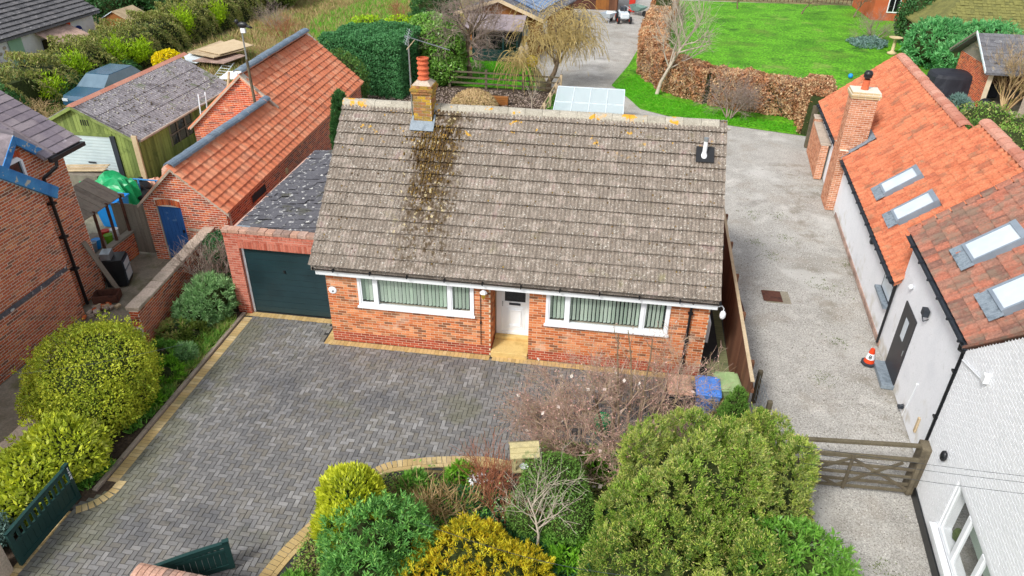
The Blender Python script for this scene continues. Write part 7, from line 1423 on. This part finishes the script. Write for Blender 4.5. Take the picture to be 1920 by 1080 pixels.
for k, (x, y, mm, lb) in enumerate(((-.2, 8.9, 'lf_bright', 'bright lime seedling clump in the ivy, leftmost'), (.3, 9.25, 'lf_bright', 'bright green clump in the ivy beside the big conifer'), (-.35, 9.05+.3, 'lf_green', 'green clump in the ivy at the foot of the sapling'), (-2.55, 10.72, 'lf_bright', 'fresh green clump on the paving curve beside the white flowers'), (-3.45, 10.3, 'lf_green', 'small green clump by the edging at the curve'), (-2.0, 9.1, 'lf_sharp', 'strappy dark green clump behind the golden conifer'), (-4.9, 7.6, 'lf_green', 'small green clump at the lower end of the curved edging'), (.9, 11.6, 'lf_green', 'green bulb foliage under the pink-budded shrub'), (.2, 11.5, 'lf_bright', 'green bulb leaves left under the pink-budded shrub'))):
    spraybush('perennial_clump', lb, 'plant', [(x, y, .10, .24, .22, .2)], 70, 14, .16, .04, .06, mm, seed=70+k, up=.8, spread=.7, cf=.4)
t = thing('white_hellebore', 'small clump of white flowers at the edge of the curved bed', 'flowers', (-2.2, 10.6, 0)); r_ = np.random.default_rng(80); n = 60
leafmesh('flower', np.stack([r_.normal(-2.2, .12, n), r_.normal(10.62, .08, n), r_.uniform(.15, .3, n)], 1), r_.normal(size=(n, 3)), r_.normal(size=(n, 3))+np.array([0, -.5, 1]), .07, .06, r_.random(n), 'upvc', t)
# pink budded large shrub
mt = thing('magnolia', 'wide bare multi-stemmed shrub with pale pink buds spreading in front of the bungalow', 'shrub', (.75, 12.0, 0)); segs = []; thick = []; tips = []; rd = random.Random(5)
for i in range(11):
    a = 2*math.pi*i/11+rd.uniform(-.2, .2); s_ = rd.uniform(.45, 1.25); d = (math.cos(a)*s_, math.sin(a)*s_*.8+.05, .55)
    o = grow((.65+.1*math.cos(a), 11.95+.1*math.sin(a), 0), d, rd.uniform(1.35, 1.85), .05, 4, [7, 7, 6, 3], 40, .02, 500+i, 5, .14, .60, tips); thick += o[0]; [segs.extend(o[k]) for k in o if k > 0]
for i in range(3):
    o = grow((.8+.1*i, 12.0, 0), (.10*i-.08, .30, 1), 2.9, .035, 2, [7, 3], 45, .3, 540+i, 6, .07, .26, tips); thick += o[0]; [segs.extend(o[k]) for k in o if k > 0]
segmesh('trunk', thick, 'bark', mt, 6); segmesh('twigs', segs, 'twig_pink', mt, 3)
P = np.array(tips); r_ = np.random.default_rng(6); q = P[r_.choice(len(P), 3600)]+r_.normal(size=(3600, 3))*.03; leafmesh('buds', q, r_.normal(size=(3600, 3))+np.array([0, 0, .6]), r_.normal(size=(3600, 3)), r_.uniform(.025, .055, 3600), .022, r_.random(3600)*.98, 'lf_pinkbud', mt)
q = P[r_.choice(len(P), 60)]; leafmesh('open_flowers', q, r_.normal(size=(60, 3)), r_.normal(size=(60, 3)), .11, .08, r_.random(60)*.98, leaf('petal_pink', ['#e0b4ac', '#f0d0c8', '#e8c8c0']), mt)
barebush('twiggy_shrub', 'yellowish twiggy shrub in front of the wheelie bins', 'shrub', (1.7, 12.3), 7, .36, .012, 'twig_grey', spread=.9, nc=(6, 5, 3), lv=3, ang=34, seed=91, leafm='lf_olive', nleaf=2600, lsize=.035)
barebush('twiggy_shrub', 'dense yellow-green twiggy shrub between bins and upright conifer', 'shrub', (3.2, 12.85), 9, .55, .012, 'twig_yellow', spread=.7, nc=(6, 5, 3), lv=3, ang=32, seed=92, leafm='lf_olive', nleaf=2200, lsize=.035)
# conifers
def plumes(blobs, n, seed, r0=.29, h0=.56):
    r = np.random.default_rng(seed); P, Nn, k = shell(blobs, n*3, .08, .12, seed); ok = Nn[:, 2] > -.35; P = P[ok][:n]; Nn = Nn[ok][:n]; out = [(b[0], b[1], b[2], b[3]*.9, b[4]*.9, b[5]*.9) for b in blobs]
    for p, q in zip(P, Nn): s_ = r.uniform(.7, 1.35); out.append((p[0]-q[0]*.06, p[1]-q[1]*.06, p[2]+.02, r0*s_*r.uniform(.8, 1.1), r0*s_*r.uniform(.8, 1.1), h0*s_))
    return out
def conifer(label, blobs, m, seed, n=46, nt=5200, per=17, tip=None, name='large_conifer'):
    t = thing(name, label, 'conifer', (blobs[0][0], blobs[0][1], 0)); B = plumes(blobs, n, seed); P, D, N2, tone = sprays(B, nt, per, .065, .02, .09, seed, .12, 1.1, .14, .42); r = np.random.default_rng(seed)
    bi = (np.sin(P[:, 0]*3.1+seed)+np.sin(P[:, 1]*3.7)+np.sin(P[:, 0]*7+P[:, 1]*5))/6+.5; tone = np.clip(tone*.55+bi*.45, 0, .98)
    leafmesh('foliage', P, D, N2, .065*r.uniform(.6, 1.4, len(P)), .021, tone, m, t)
    if tip:
        hi = P[:, 2] > np.quantile(P[:, 2], .35); idx = np.where(hi)[0]; idx = r.choice(idx, len(idx)//6, replace=False); leafmesh('pale_tips', P[idx]+D[idx]*.05, D[idx], N2[idx], .05, .017, r.random(len(idx))*.98, tip, t)
    core('shade_core', blobs, m, t, .70); MB().tube((blobs[0][0], blobs[0][1], 0), (blobs[0][0], blobs[0][1], blobs[0][2]), .09, .05, 8).obj('trunk', 'bark', t); return t
M['lf_tip'] = leaf('leaf_pale_tips', ['#a8ac58','#bcb070','#9cb04c','#c4a880'])
conifer('large bushy yellow-green conifer at the bottom right of the bed', [(1.60, 10.0, 1.35, .85, .75, .95), (2.35, 9.7, 1.5, .85, .8, 1.0), (1.2, 9.2, 1.0, .65, .65, .9), (1.95, 9.0, 1.1, .9, .7, 1.0), (2.1, 10.5, 1.15, .65, .6, .85)], 'lf_conif', 101, 46, 11500, 15, 'lf_tip')
conifer('olive green bushy conifer nearest the camera at the bottom edge', [(1.5, 8.0, 1.15, .85, .7, .85), (2.4, 8.0, 1.05, .75, .7, .8), (.95, 8.3, .8, .62, .62, .8), (1.7, 7.2, .95, 1.1, .6, .7)], 'lf_conif', 102, 36, 7500, 16, 'lf_tip')
conifer('dark green bushy conifer beside the field gate', [(3.15, 10.5, 1.2, .65, .65, .95), (3.55, 10.3, 1.2, .58, .6, .9), (3.6, 11.0, .95, .52, .6, .8), (3.2, 9.7, .9, .66, .6, .7)], 'lf_conif', 103, 32, 6800, 16, 'lf_tip')
spraybush('laurel_bush', 'light green leafy bush at the bottom beside the lower gravel', 'bush', [(3.6, 8.7, .95, .9, .85, .85), (3.3, 7.9, .9, .9, .8, .8), (4.2, 8.3, .7, .6, .7, .65)], 1500, 16, .12, .034, .11, 'lf_laurel', seed=104, up=.6, spread=.8, cf=.66, amp=.26)
spraybush('upright_conifer', 'upright dark conifer with pointed top near the wheelie bins', 'conifer', [(3.02, 12.05, .5, .46, .44, .55), (3.02, 12.05, 1.05, .36, .34, .5), (3.03, 12.05, 1.5, .23, .22, .45), (3.03, 12.05, 1.85, .10, .10, .3), (2.55, 11.9, .25, .42, .4, .35)], 2600, 15, .06, .02, .07, 'lf_conif2', seed=105, up=2.2, spread=.3, cf=.74, amp=.2)
spraybush('upright_conifer', 'smaller pointed conifer beside the wire trellis', 'conifer', [(3.60, 12.25, .4, .28, .27, .5), (3.60, 12.25, .85, .20, .20, .45), (3.60, 12.25, 1.2, .09, .09, .25)], 1300, 14, .06, .02, .07, 'lf_conif', seed=106, up=2.2, spread=.3, cf=.74, amp=.2)
# by the outhouse
spraybush('thin_conifer', 'narrow dark conifer standing between the outhouse and bungalow roof', 'conifer', [(-9.75, 24.2, 1.9, .33, .33, 2.1), (-9.75, 24.2, .7, .4, .4, .9)], 2200, 14, .12, .03, .10, 'lf_dark', seed=107, up=1.8, spread=.3, cf=.84)
# back garden
bush('clipped_hedge_block', 'large square clipped dark green hedge block behind the outhouse', 'hedge', [(-13.9, 38.4, 1.4, 2.3, 1.9, 1.55)], 300, .1, .05, 'lf_hedgeblk', seed=110, stem=False, cf=.5)
def boxfoliage(parent, X, n, L, Wd, m, seed, amp=.10):
    r = np.random.default_rng(seed); x0, x1, y0, y1, z1, rot = X; A = [(y1-y0)*z1, (y1-y0)*z1, (x1-x0)*z1, (x1-x0)*z1, (x1-x0)*(y1-y0)]; k = r.choice(5, n, p=np.array(A)/sum(A)); u = r.random(n); v = r.random(n)
    P = np.empty((n, 3)); Nn = np.zeros((n, 3)); inn = r.random(n)**1.5*.22
    for q, (ax, sg) in enumerate(((0, -1), (0, 1), (1, -1), (1, 1), (2, 1))):
        mk = k == q
        if ax == 0: P[mk] = np.stack([np.full(mk.sum(), x0 if sg < 0 else x1), y0+(y1-y0)*u[mk], z1*v[mk]], 1)
        elif ax == 1: P[mk] = np.stack([x0+(x1-x0)*u[mk], np.full(mk.sum(), y0 if sg < 0 else y1), z1*v[mk]], 1)
        else: P[mk] = np.stack([x0+(x1-x0)*u[mk], y0+(y1-y0)*v[mk], np.full(mk.sum(), z1)], 1)
        Nn[mk, ax] = sg
    P += Nn*((lump(unit(P-P.mean(0)), seed, amp*3)-1)-inn)[:, None]
    rx = np.clip((P[:, 2]-z1+.5)/.5, 0, 1)**2*.12; c = np.array([(x0+x1)/2, (y0+y1)/2]); P[:, :2] = c+(P[:, :2]-c)*(1-rx*.6)[:, None]
    ca, sa = math.cos(rot), math.sin(rot); Q = P.copy(); Q[:, 0] = c[0]+(P[:, 0]-c[0])*ca-(P[:, 1]-c[1])*sa; Q[:, 1] = c[1]+(P[:, 0]-c[0])*sa+(P[:, 1]-c[1])*ca
    N2 = Nn.copy(); N2[:, 0] = Nn[:, 0]*ca-Nn[:, 1]*sa; N2[:, 1] = Nn[:, 0]*sa+Nn[:, 1]*ca
    leafmesh('clipped_foliage', Q, unit(r.normal(size=(n, 3))+N2*.5), unit(N2+r.normal(size=(n, 3))*.6), L*r.uniform(.7, 1.3, n), Wd, r.random(n)*.98, m, parent)
    R = Matrix.Translation((c[0], c[1], 0)) @ Matrix.Rotation(rot, 4, 'Z') @ Matrix.Translation((-c[0], -c[1], 0)); MB(R).bx(x0+.45, x1-.45, y0+.45, y1-.45, 0, z1-.4).obj('shade_core', 'inner_shade', parent)
hb = bpy.data.objects['clipped_hedge_block']
for ch_ in list(hb.children): bpy.data.objects.remove(ch_)
boxfoliage(hb, (-15.4, -10.9, 36.6, 40.4, 3.0, -.10), 60000, .11, .065, 'lf_hedgeblk', 111)
bush('laurel_bush', 'glossy bright green laurel beside the clipped dark block', 'bush', [(-9.95, 40.3, 1.6, 1.5, 1.2, 1.75), (-10.6, 41.3, 2.2, 1.6, 1.2, 1.3), (-9.8, 39.9, .8, 1.35, 1.0, .9)], 16000, .19, .09, 'lf_laurel', amp=.08, depth=.12, seed=112, cf=.86)
bush('lime_hedge', 'bright lime green growth along the back of the clipped block', 'hedge', [(-14.4, 41.6, 1.9, 1.6, .8, 1.3), (-12.4, 41.6, 2.0, 1.6, .8, 1.25)], 6000, .16, .07, 'lf_lime', seed=113)
bush('ivy_mound', 'dark ivy mound overhanging the far gable of the outhouse', 'ivy', [(-14.9, 33.9, 1.6, 1.3, 1.0, 1.9), (-13.6, 34.3, 1.3, 1.4, 1.1, 1.6), (-16.0, 34.2, 1.4, .9, .9, 1.5)], 14000, .12, .06, 'lf_conif2', amp=.16, seed=114)
spraybush('blue_conifer', 'dark blue-green conifer beyond the laurel', 'conifer', [(-12.6, 50.5, 1.8, 1.5, 1.3, 2.3), (-12.9, 50.3, .9, 1.6, 1.4, 1.1)], 1500, 14, .2, .05, .2, 'lf_dark', seed=115, up=1.0)
t = thing('straw_mound', 'rounded straw coloured ornamental plant behind the bungalow ridge', 'plant', (-7.1, 35.6, 0)); n = 9000; r_ = np.random.default_rng(116); u = unit(r_.normal(size=(n, 3))); u[:, 2] = np.abs(u[:, 2]); P = np.array([-7.1, 35.6, .05])+u*np.array([1.2, 1.0, .95])*(1-.3*r_.random(n)[:, None]**2)
D = unit(np.stack([u[:, 0], u[:, 1], -.35*np.ones(n)], 1)+r_.normal(size=(n, 3))*.3); leafmesh('stems', P, D, unit(u+r_.normal(size=(n, 3))*.5), .26, .035, r_.random(n)*.98, 'straw', t); core('inner_stems', [(-7.1, 35.6, .05, 1.2, 1.0, .95)], 'straw', t, .85)  # the core under the stems is the same painted shade
# big bare tree
def tree(name, label, base, d, L, R, nc, ang, up, seed, m_tr, m_tw, lv=3, steps=5, wob=.14, shr=.62, start=.35, extra=None):
    t = thing(name, label, 'tree', (base[0], base[1], 0)); tips = []; o = grow((*base, 0), d, L, R, lv, nc, ang, up, seed, steps, wob, shr, tips, start)
    segmesh('trunk', o[0]+o.get(1, []), m_tr, t, 8); s_ = []; [s_.extend(o[k]) for k in o if k > 1]; segmesh('branches', s_, m_tw, t, 3); return t, tips
tree('bare_tree', 'leafless grey tree in front of the green summerhouse', (-8.4, 41.0), (.02, .05, 1), 3.3, .17, [13, 8, 7, 4], 55, .25, 120, 'bark', 'twig_grey', lv=4, shr=.60, start=.4)
tree('bare_tree', 'young pale-barked leafless tree on the grass beside the beech hedge', (2.2, 40.0), (.03, .0, 1), 3.4, .11, [13, 8, 5], 48, .6, 121, 'bark_pale', 'bark_pale', lv=3, shr=.62, start=.32)
# willow
t, tips = tree('willow_tree', 'small leaning willow with golden drooping twigs beside the gravel path', (-3.75, 39.7), (.32, .0, 1), 2.6, .16, [7, 5], 55, .2, 122, 'bark', 'bark', lv=2, shr=.7, start=.5)
r_ = np.random.default_rng(123); segs = []
def droop(p, n, ln, spread):
    for _ in range(n):
        a = r_.uniform(0, 6.28); q = np.array(p)+r_.normal(size=3)*.18; d = np.array([math.cos(a), math.sin(a), r_.uniform(.2, .9)])*spread; st = .13
        L_ = ln*r_.uniform(.5, 1.2); k = int(L_/st)
        for s_ in range(k):
            d = d+np.array([0, 0, -.16])+r_.normal(size=3)*.05; v = d/np.linalg.norm(d); q2 = q+v*st; q2[2] = max(q2[2], .05); segs.append((tuple(q), tuple(q2), .011, .009)); q = q2
for p in tips: droop(p, 15, 1.7, .55)
for k in range(26):
    a = r_.uniform(0, 6.28); rr = r_.uniform(0, 1.6); droop((-3.0+rr*math.cos(a)*1.0, 40.0+rr*math.sin(a)*.8, 3.0-.35*rr*rr*.5), 17, 1.5, .6)
for k in range(8): droop((-5.0+r_.normal()*.35, 38.6+r_.normal()*.3, 2.0+r_.normal()*.15), 26, 1.7, .45)
for k in range(8): droop((-3.4+r_.normal()*.7, 42.5+r_.normal()*.4, 3.3+r_.normal()*.2), 24, 1.2, .45)
segs = segs[::1]; segmesh('drooping_twigs', [s_ for i, s_ in enumerate(segs) if (i//9) % 4 != 0], 'twig_yellow', t, 3)
barebush('bare_bush', 'sprawling leafless grey shrub against the beech hedge', 'shrub', (5.7, 36.6), 10, 1.25, .035, 'twig_grey', spread=1.1, nc=(7, 6, 4), lv=3, ang=42, seed=124, up=.15)
barebush('tiny_sapling', 'small bare white-stemmed sapling in the soil behind the ridge', 'tree', (-4.2, 35.2), 1, 1.2, .03, 'bark_pale', spread=.05, nc=(7, 4), lv=2, ang=40, seed=125)
for k, (x, y) in enumerate(((9.6, 66.5), (14.4, 65.3), (18.4, 64.9))): barebush('young_tree', ['bare sapling on the far lawn, left of three', 'bare sapling on the far lawn, middle of three', 'bare sapling on the far lawn, right of three'][k], 'tree', (x, y), 1, 1.5, .07, 'bark', spread=.05, nc=(8, 5, 3), lv=3, ang=45, seed=126+k)
hedge('beech_hedge', 'long curving russet beech hedge along the near edge of the lawn', 'hedge', [(1.95, 46.2), (2.0, 43.6), (3.0, 41.2), (5.0, 39.2), (8.6, 37.9), (9.7, 37.4)], 1.5, 1.75, 52000, .13, .08, 'lf_beech', seed=130, amp=.07)
hedge('beech_hedge', 'russet beech hedge return beside the cottage end', 'hedge', [(9.95, 37.9), (9.6, 36.4), (9.25, 34.6)], 1.25, 2.05, 16000, .12, .075, 'lf_beech', seed=131, amp=.09)
hedge('beech_hedge', 'straight russet beech hedge running back along the gravel path', 'hedge', [(2.0, 46.4), (2.1, 50.5), (2.7, 56.5)], 1.6, 1.75, 15000, .15, .09, 'lf_beech', seed=132)
hedge('beech_hedge', 'farthest russet beech hedge at the top edge beyond a gap', 'hedge', [(3.0, 59.5), (3.5, 66)], 1.8, 1.8, 9000, .17, .1, 'lf_beech', seed=133)
spraybush('rhododendron', 'large light green rhododendron mass behind the birdbath', 'bush', [(19.9, 50.2, 1.1, 2.0, 1.9, 1.5), (22.0, 49.0, 1.2, 1.9, 1.7, 1.5), (20.8, 47.7, .9, 1.7, 1.4, 1.1), (19.6, 51.8, .8, 1.1, 1.3, 1.0), (23.2, 50.5, 1.1, 1.5, 1.5, 1.4)], 1900, 14, .34, .085, .12, 'lf_rhodo', seed=140, up=.8, spread=.9, cf=.84)
bush('dark_bush', 'dark grey-green round bush behind the rhododendron', 'bush', [(20.4, 56.0, 1.7, 1.7, 1.5, 2.0), (23.2, 57.5, 1.8, 1.2, 1.2, 2.0)], 9000, .2, .09, 'lf_dark', seed=141)
bush('golden_bush', 'yellow-green shrub between the dark bush and mossy barn', 'bush', [(22.2, 53.8, 1.9, 1.1, 1.0, 1.3)], 4500, .18, .09, 'lf_euon2', seed=142)
barebush('bare_bush', 'low brown bare shrub at the lawn edge left of the rhododendron', 'shrub', (17.6, 56.0), 9, 1.3, .03, 'twig_grey', spread=1.3, nc=(6, 5, 4), lv=3, ang=40, seed=143, up=.1)
bush('blue_ground_shrub', 'low blue-grey spreading shrub at the lawn edge by the birdbath', 'shrub', [(16.9, 54.6, .15, 1.3, 1.0, .4)], 3500, .14, .07, 'lf_blue', seed=144, stem=False, cf=0, amp=.4)
barebush('climbing_shrub', 'tall tan bare climbing shrub in front of the small barn', 'shrub', (20.2, 40.6), 12, 2.1, .05, 'straw', spread=.5, nc=(7, 6, 4), lv=3, ang=26, seed=145, up=.5)
spraybush('grey_shrub', 'small grey-blue shrub on the patio edge behind the cottage ridge', 'shrub', [(17.5, 39.7, .4, .5, .5, .4)], 160, 12, .2, .04, .08, 'lf_blue', seed=146, up=1)
bush('mixed_shrubs', 'tangled green and brown shrubs behind the cottage roof at right', 'shrub', [(17.8, 37.0, .5, 1.4, 1.2, .8), (19.0, 35.2, .5, 1.4, 1.4, .9), (17.3, 33.5, .5, 1.3, 1.4, .8), (19.5, 32.0, .6, 1.6, 1.6, 1.0)], 9000, .13, .06, 'grass_mix', seed=147, amp=.25)
bush('ivy_mound', 'dark green ivy patch at the right edge behind the cottage roof', 'ivy', [(18.6, 33.4, .8, .9, .9, .7), (16.9, 35.4, .5, .8, .8, .5)], 4500, .12, .07, 'lf_conif2', seed=148)
hs_ = bpy.data.objects['beech_hedge']; r_ = np.random.default_rng(77); PH = smooth_path([(2.0, 43.6), (3.0, 41.2), (5.0, 39.2), (8.6, 37.9), (9.7, 37.4)], 40); sg_ = []
for k in range(1500):
    q = PH[r_.integers(len(PH))]; a = np.array([q[0]+r_.normal()*.45, q[1]+r_.normal()*.45, r_.uniform(.3, 1.6)]); b = a+np.array([r_.normal()*.25, r_.normal()*.25-.12, r_.uniform(.1, .5)]); sg_.append((tuple(a), tuple(b), .012, .006))
segmesh('hedge_twigs', sg_, 'twig_grey', hs_, 3)
# far left
hedge('field_hedge', 'long shaggy field hedge running diagonally between shed and white building', 'hedge', [(-29.6, 27.5), (-29.0, 33), (-29.2, 39), (-29.6, 46), (-29.4, 54), (-28.8, 62)], 3.2, 1.85, 78000, .20, .06, 'lf_hedge', seed=150, amp=.32, top_round=.7)
for k, (x, y, z, s_) in enumerate(((-27.7, 31.9, .9, .75), (-27.7, 37.5, 1.4, .95), (-27.4, 39.2, 1.1, .7), (-28.3, 45.5, 1.5, .9), (-28.0, 49.5, 1.2, .8), (-27.9, 34.3, 1.5, .7))): bush('lime_shrub', ['lime green patch low at the near end of the field hedge', 'largest lime green shrub growing through the field hedge', 'lime shrub below the largest one in the field hedge', 'lime tinted shrub in the farther half of the field hedge', 'farthest lime shrub in the field hedge', 'lime shrub above the parked car in the field hedge'][k], 'shrub', [(x, y, z, s_*.8, s_, s_*.9)], 1500, .20, .045, 'lf_lime', amp=.7, depth=.6, up=.5, seed=151+k, stem=False, cf=0)
bush('dark_hedge_end', 'dark green shrubs at the near end of the field hedge', 'shrub', [(-28.5, 28.6, .9, 1.6, 1.7, 1.2), (-27.6, 32.9, .5, .9, 1.5, .8), (-27.2, 36.4, .5, .7, 1.8, .7)], 12000, .14, .07, 'lf_dark', amp=.2, seed=158)
bush('yellow_shrub', 'bright yellow flowering shrub at the left edge before the white building', 'shrub', [(-31.6, 31.6, 1.3, 1.3, 1.2, .8)], 8000, .10, .07, 'yellow_flower', seed=159)
bush('yellow_shrub', 'small yellow flowering shrub behind the green shed ridge', 'shrub', [(-25.4, 38.6, .75, .9, .8, .65)], 3200, .11, .08, 'yellow_flower', seed=160)
for k, (x, y, h) in enumerate(((-33.6, 52, 4.6), (-31.5, 57, 5), (-36.5, 50, 4.2), (-30, 63, 5.5), (-26, 66, 5), (-35, 60, 5.5), (-39, 56, 5.5), (-28, 58, 3.6))):
    bush('hedgerow_tree', ['dark leafy tree just beyond the small timber shed', 'dark tree behind the field hedge, second from shed', 'leafy tree behind the far end of the white building roof', 'tall dark tree at the top edge beyond the hedge', 'dark tree at the right end of the far tree line', 'taller tree in the second row beyond the hedge', 'dark tree farthest left along the top edge', 'low tree filling the gap above the hedge top'][k], 'tree', [(x, y, h*.55, 2.2, 2.2, h*.5), (x+.9, y-.8, h*.4, 1.6, 1.5, h*.35)], 6500, .24, .12, ['lf_dark', 'lf_green', 'lf_dark', 'lf_conif2', 'lf_dark', 'lf_olive', 'lf_dark', 'lf_olive'][k], amp=.22, seed=161+k, cf=.8, group='trees along the far hedge')
barebush('brushwood_heap', 'heap of brown cut brushwood near the near end of the field hedge', 'brushwood', (-25.2, 27.6), 12, 1.3, .03, 'straw', spread=2.5, nc=(6, 5, 3), lv=3, ang=45, seed=170, up=-.1)
# rough ground
WILD = [(-27, 40), (-22, 36), (-17, 34.5), (-15.8, 40.5), (-13.5, 43), (-10.8, 46.5), (-12, 56), (-14, 70), (-28, 70), (-26.5, 55)]
for nm, n, per, L_, w_, mm, sd_, poly in (('dry_grass', 5200, 9, .55, .03, 'straw', 171, WILD), ('rough_grass', 5000, 10, .42, .03, 'grass_mix', 172, WILD), ('green_grass_patch', 1700, 12, .45, .035, 'grass_green', 173, [(-21, 46), (-17, 44), (-16, 50), (-15, 62), (-21, 64), (-23, 55)])):
    o = tuftfield(nm, scatter(poly, n, 0, sd_), per, L_, w_, mm, seed=sd_, spread=.6); o['kind'] = 'stuff'
o = tuftfield('yard_weeds', scatter([(-28, 26), (-22.5, 26), (-22.5, 36), (-20, 40), (-27, 40)], 1600, 0, 174), 10, .3, .03, 'grass_mix', seed=174, spread=.7); o['kind'] = 'stuff'
for k, (x, y, s_, mm, lb) in enumerate(((-22.5, 47.5, 1.3, 'twig_red', 'rusty brown bramble patch on the rough ground left of centre'), (-16.2, 53.5, 1.5, 'twig_red', 'rusty dead bracken patch beyond the clipped hedge'), (-24.5, 50.5, 1.4, 'twig_grey', 'tangle of grey brambles beside the field hedge'), (-21, 42.5, 1.2, 'straw', 'heap of pale dead brushwood behind the outhouse'), (-18.5, 39.2, 1.2, 'twig_grey', 'grey bramble tangle behind the second outhouse gable'), (-14.5, 47.5, 1.1, 'straw', 'tall dry grass clump beyond the clipped block'))):
    barebush('bramble_patch', lb, 'brambles', (x, y), 14, s_, .02, mm, spread=1.5, nc=(6, 5), lv=2, ang=42, seed=180+k, up=-.05)
o = tuftfield('lawn_edge_grass', scatter([(-.2, 41.2), (.7, 39), (1.3, 37.4), (2.8, 36.5), (5.2, 35.8), (9, 34.8), (9, 36), (5, 37.5), (2.5, 39.5), (1, 44)], 2600, 0, 190), 8, .09, .02, 'grass_green', seed=190, spread=.7); o['kind'] = 'stuff'
o = tuftfield('plot_grass', scatter([(-11.5, 39.8), (-4.6, 39.8), (-5.6, 45), (-9.5, 45)], 2200, 0, 191), 8, .12, .02, 'grass_green', seed=191, spread=.7); o['kind'] = 'stuff'
o = leafmesh('plot_litter', *(lambda r, n: (np.stack([r.uniform(-14, -3.3, n), r.uniform(30, 39, n), r.uniform(.0, .06, n)], 1), r.normal(size=(n, 3))*np.array([1, 1, .3]), r.normal(size=(n, 3))*.4+np.array([0, 0, 1]), .12, .06, r.random(n)*.98))(np.random.default_rng(192), 9000), 'twig_grey'); o['kind'] = 'stuff'
bush('low_shrub', 'low green shrubs at the foot of the rail fence by the willow', 'shrub', [(-3.0, 36.9, .2, .5, .8, .4), (-3.0, 35.0, .15, .45, .8, .35)], 3500, .1, .05, 'lf_green', seed=193, stem=False)
bush('yellow_forsythia', 'small bright yellow flowering spray beside the willow trunk', 'shrub', [(-4.7, 39.8, 1.5, .35, .3, .3)], 600, .1, .07, 'yellow_flower', seed=194, stem=True, cf=0)
# weeds and stones on the gravel
pts = []
for (x, y, s_) in ((5.4, 25.3, .35), (6.3, 25.4, .3), (5.2, 23.0, .2), (5.6, 22.2, .22), (6.8, 20.5, .25), (7.2, 20.2, .3), (6.6, 17.4, .2), (5.9, 15.6, .18), (5.4, 9.6, .22), (5.9, 9.8, .2), (8.0, 22, .2), (6.3, 23.5, .2)): pts += [(random.gauss(x, s_*.8), random.gauss(y, s_*.8), -.03) for _ in range(22)]
o = tuftfield('gravel_weeds', pts, 6, .035, .018, 'lf_olive', seed=200, spread=.9); o['kind'] = 'stuff'
pp = Pieces(); r_ = random.Random(9)
for k in range(13000):
    y = 8+22*r_.random()**1.5; x = r_.uniform(3.7, 8.6)
    if x > 7.4+.085*(y-14)-.05: continue
    a = r_.uniform(0, 6.28); s_ = r_.uniform(.010, .024); X_ = np.array([math.cos(a), math.sin(a), 0])*s_; Y_ = np.array([-math.sin(a), math.cos(a), 0])*s_*.8
    pp.add('brick', m4(X_, Y_, np.array([0, 0, s_*.6]), np.array([x, y, -.032])), 0, False)
pb = sheet('loose_gravel', [(5, 10), (5.01, 10), (5, 10.01)], -.04, 'pebble'); Vs = []; Fs = []; n = 0; vs0, qs0 = PROTO['brick']
for _, mm_, _, _ in pp.it: Vs.append(vs0 @ mm_[:3, :3].T+mm_[:3, 3]); Fs.append(qs0+n); n += 8
bpy.data.objects.remove(pb); o = npmesh('loose_gravel', np.vstack(Vs), np.vstack(Fs), np.repeat(np.random.default_rng(3).random(len(Vs)), 5)*.98, 'pebble'); o['kind'] = 'stuff'
# overhead wires
for k, dyy in enumerate((0, -.11, -.30)):
    m = MB(); A = V(2.6, 7.1+dyy, 5.2); B = V(5.8, 7.0+dyy, 5.2); m.path([A.lerp(B, q/8)+V(0, 0, -.03*math.sin(math.pi*q/8)) for q in range(9)], .0025, 4); o = m.obj('overhead_cable', 'darkgrey'); tag(o, ['upper of three thin grey wires crossing the white gable', 'middle thin grey wire crossing the white gable', 'lowest thin grey wire crossing the white gable'][k], 'cable')
for k, (a, b, lb) in enumerate((((-2.3, 7.0, 3.0), (1.6, 6.6, 3.0), 'thin overhead cable crossing above the golden conifer'), ((-13.5, 9.0, 2.6), (-9.0, 11.8, 2.0), 'thin cable above the large round bush'))):
    A = V(*a); B = V(*b); m = MB(); m.path([A.lerp(B, q/10)+V(0, 0, -.25*math.sin(math.pi*q/10)) for q in range(11)], .004, 5); o = m.obj('overhead_cable', 'darkgrey'); tag(o, lb, 'cable')
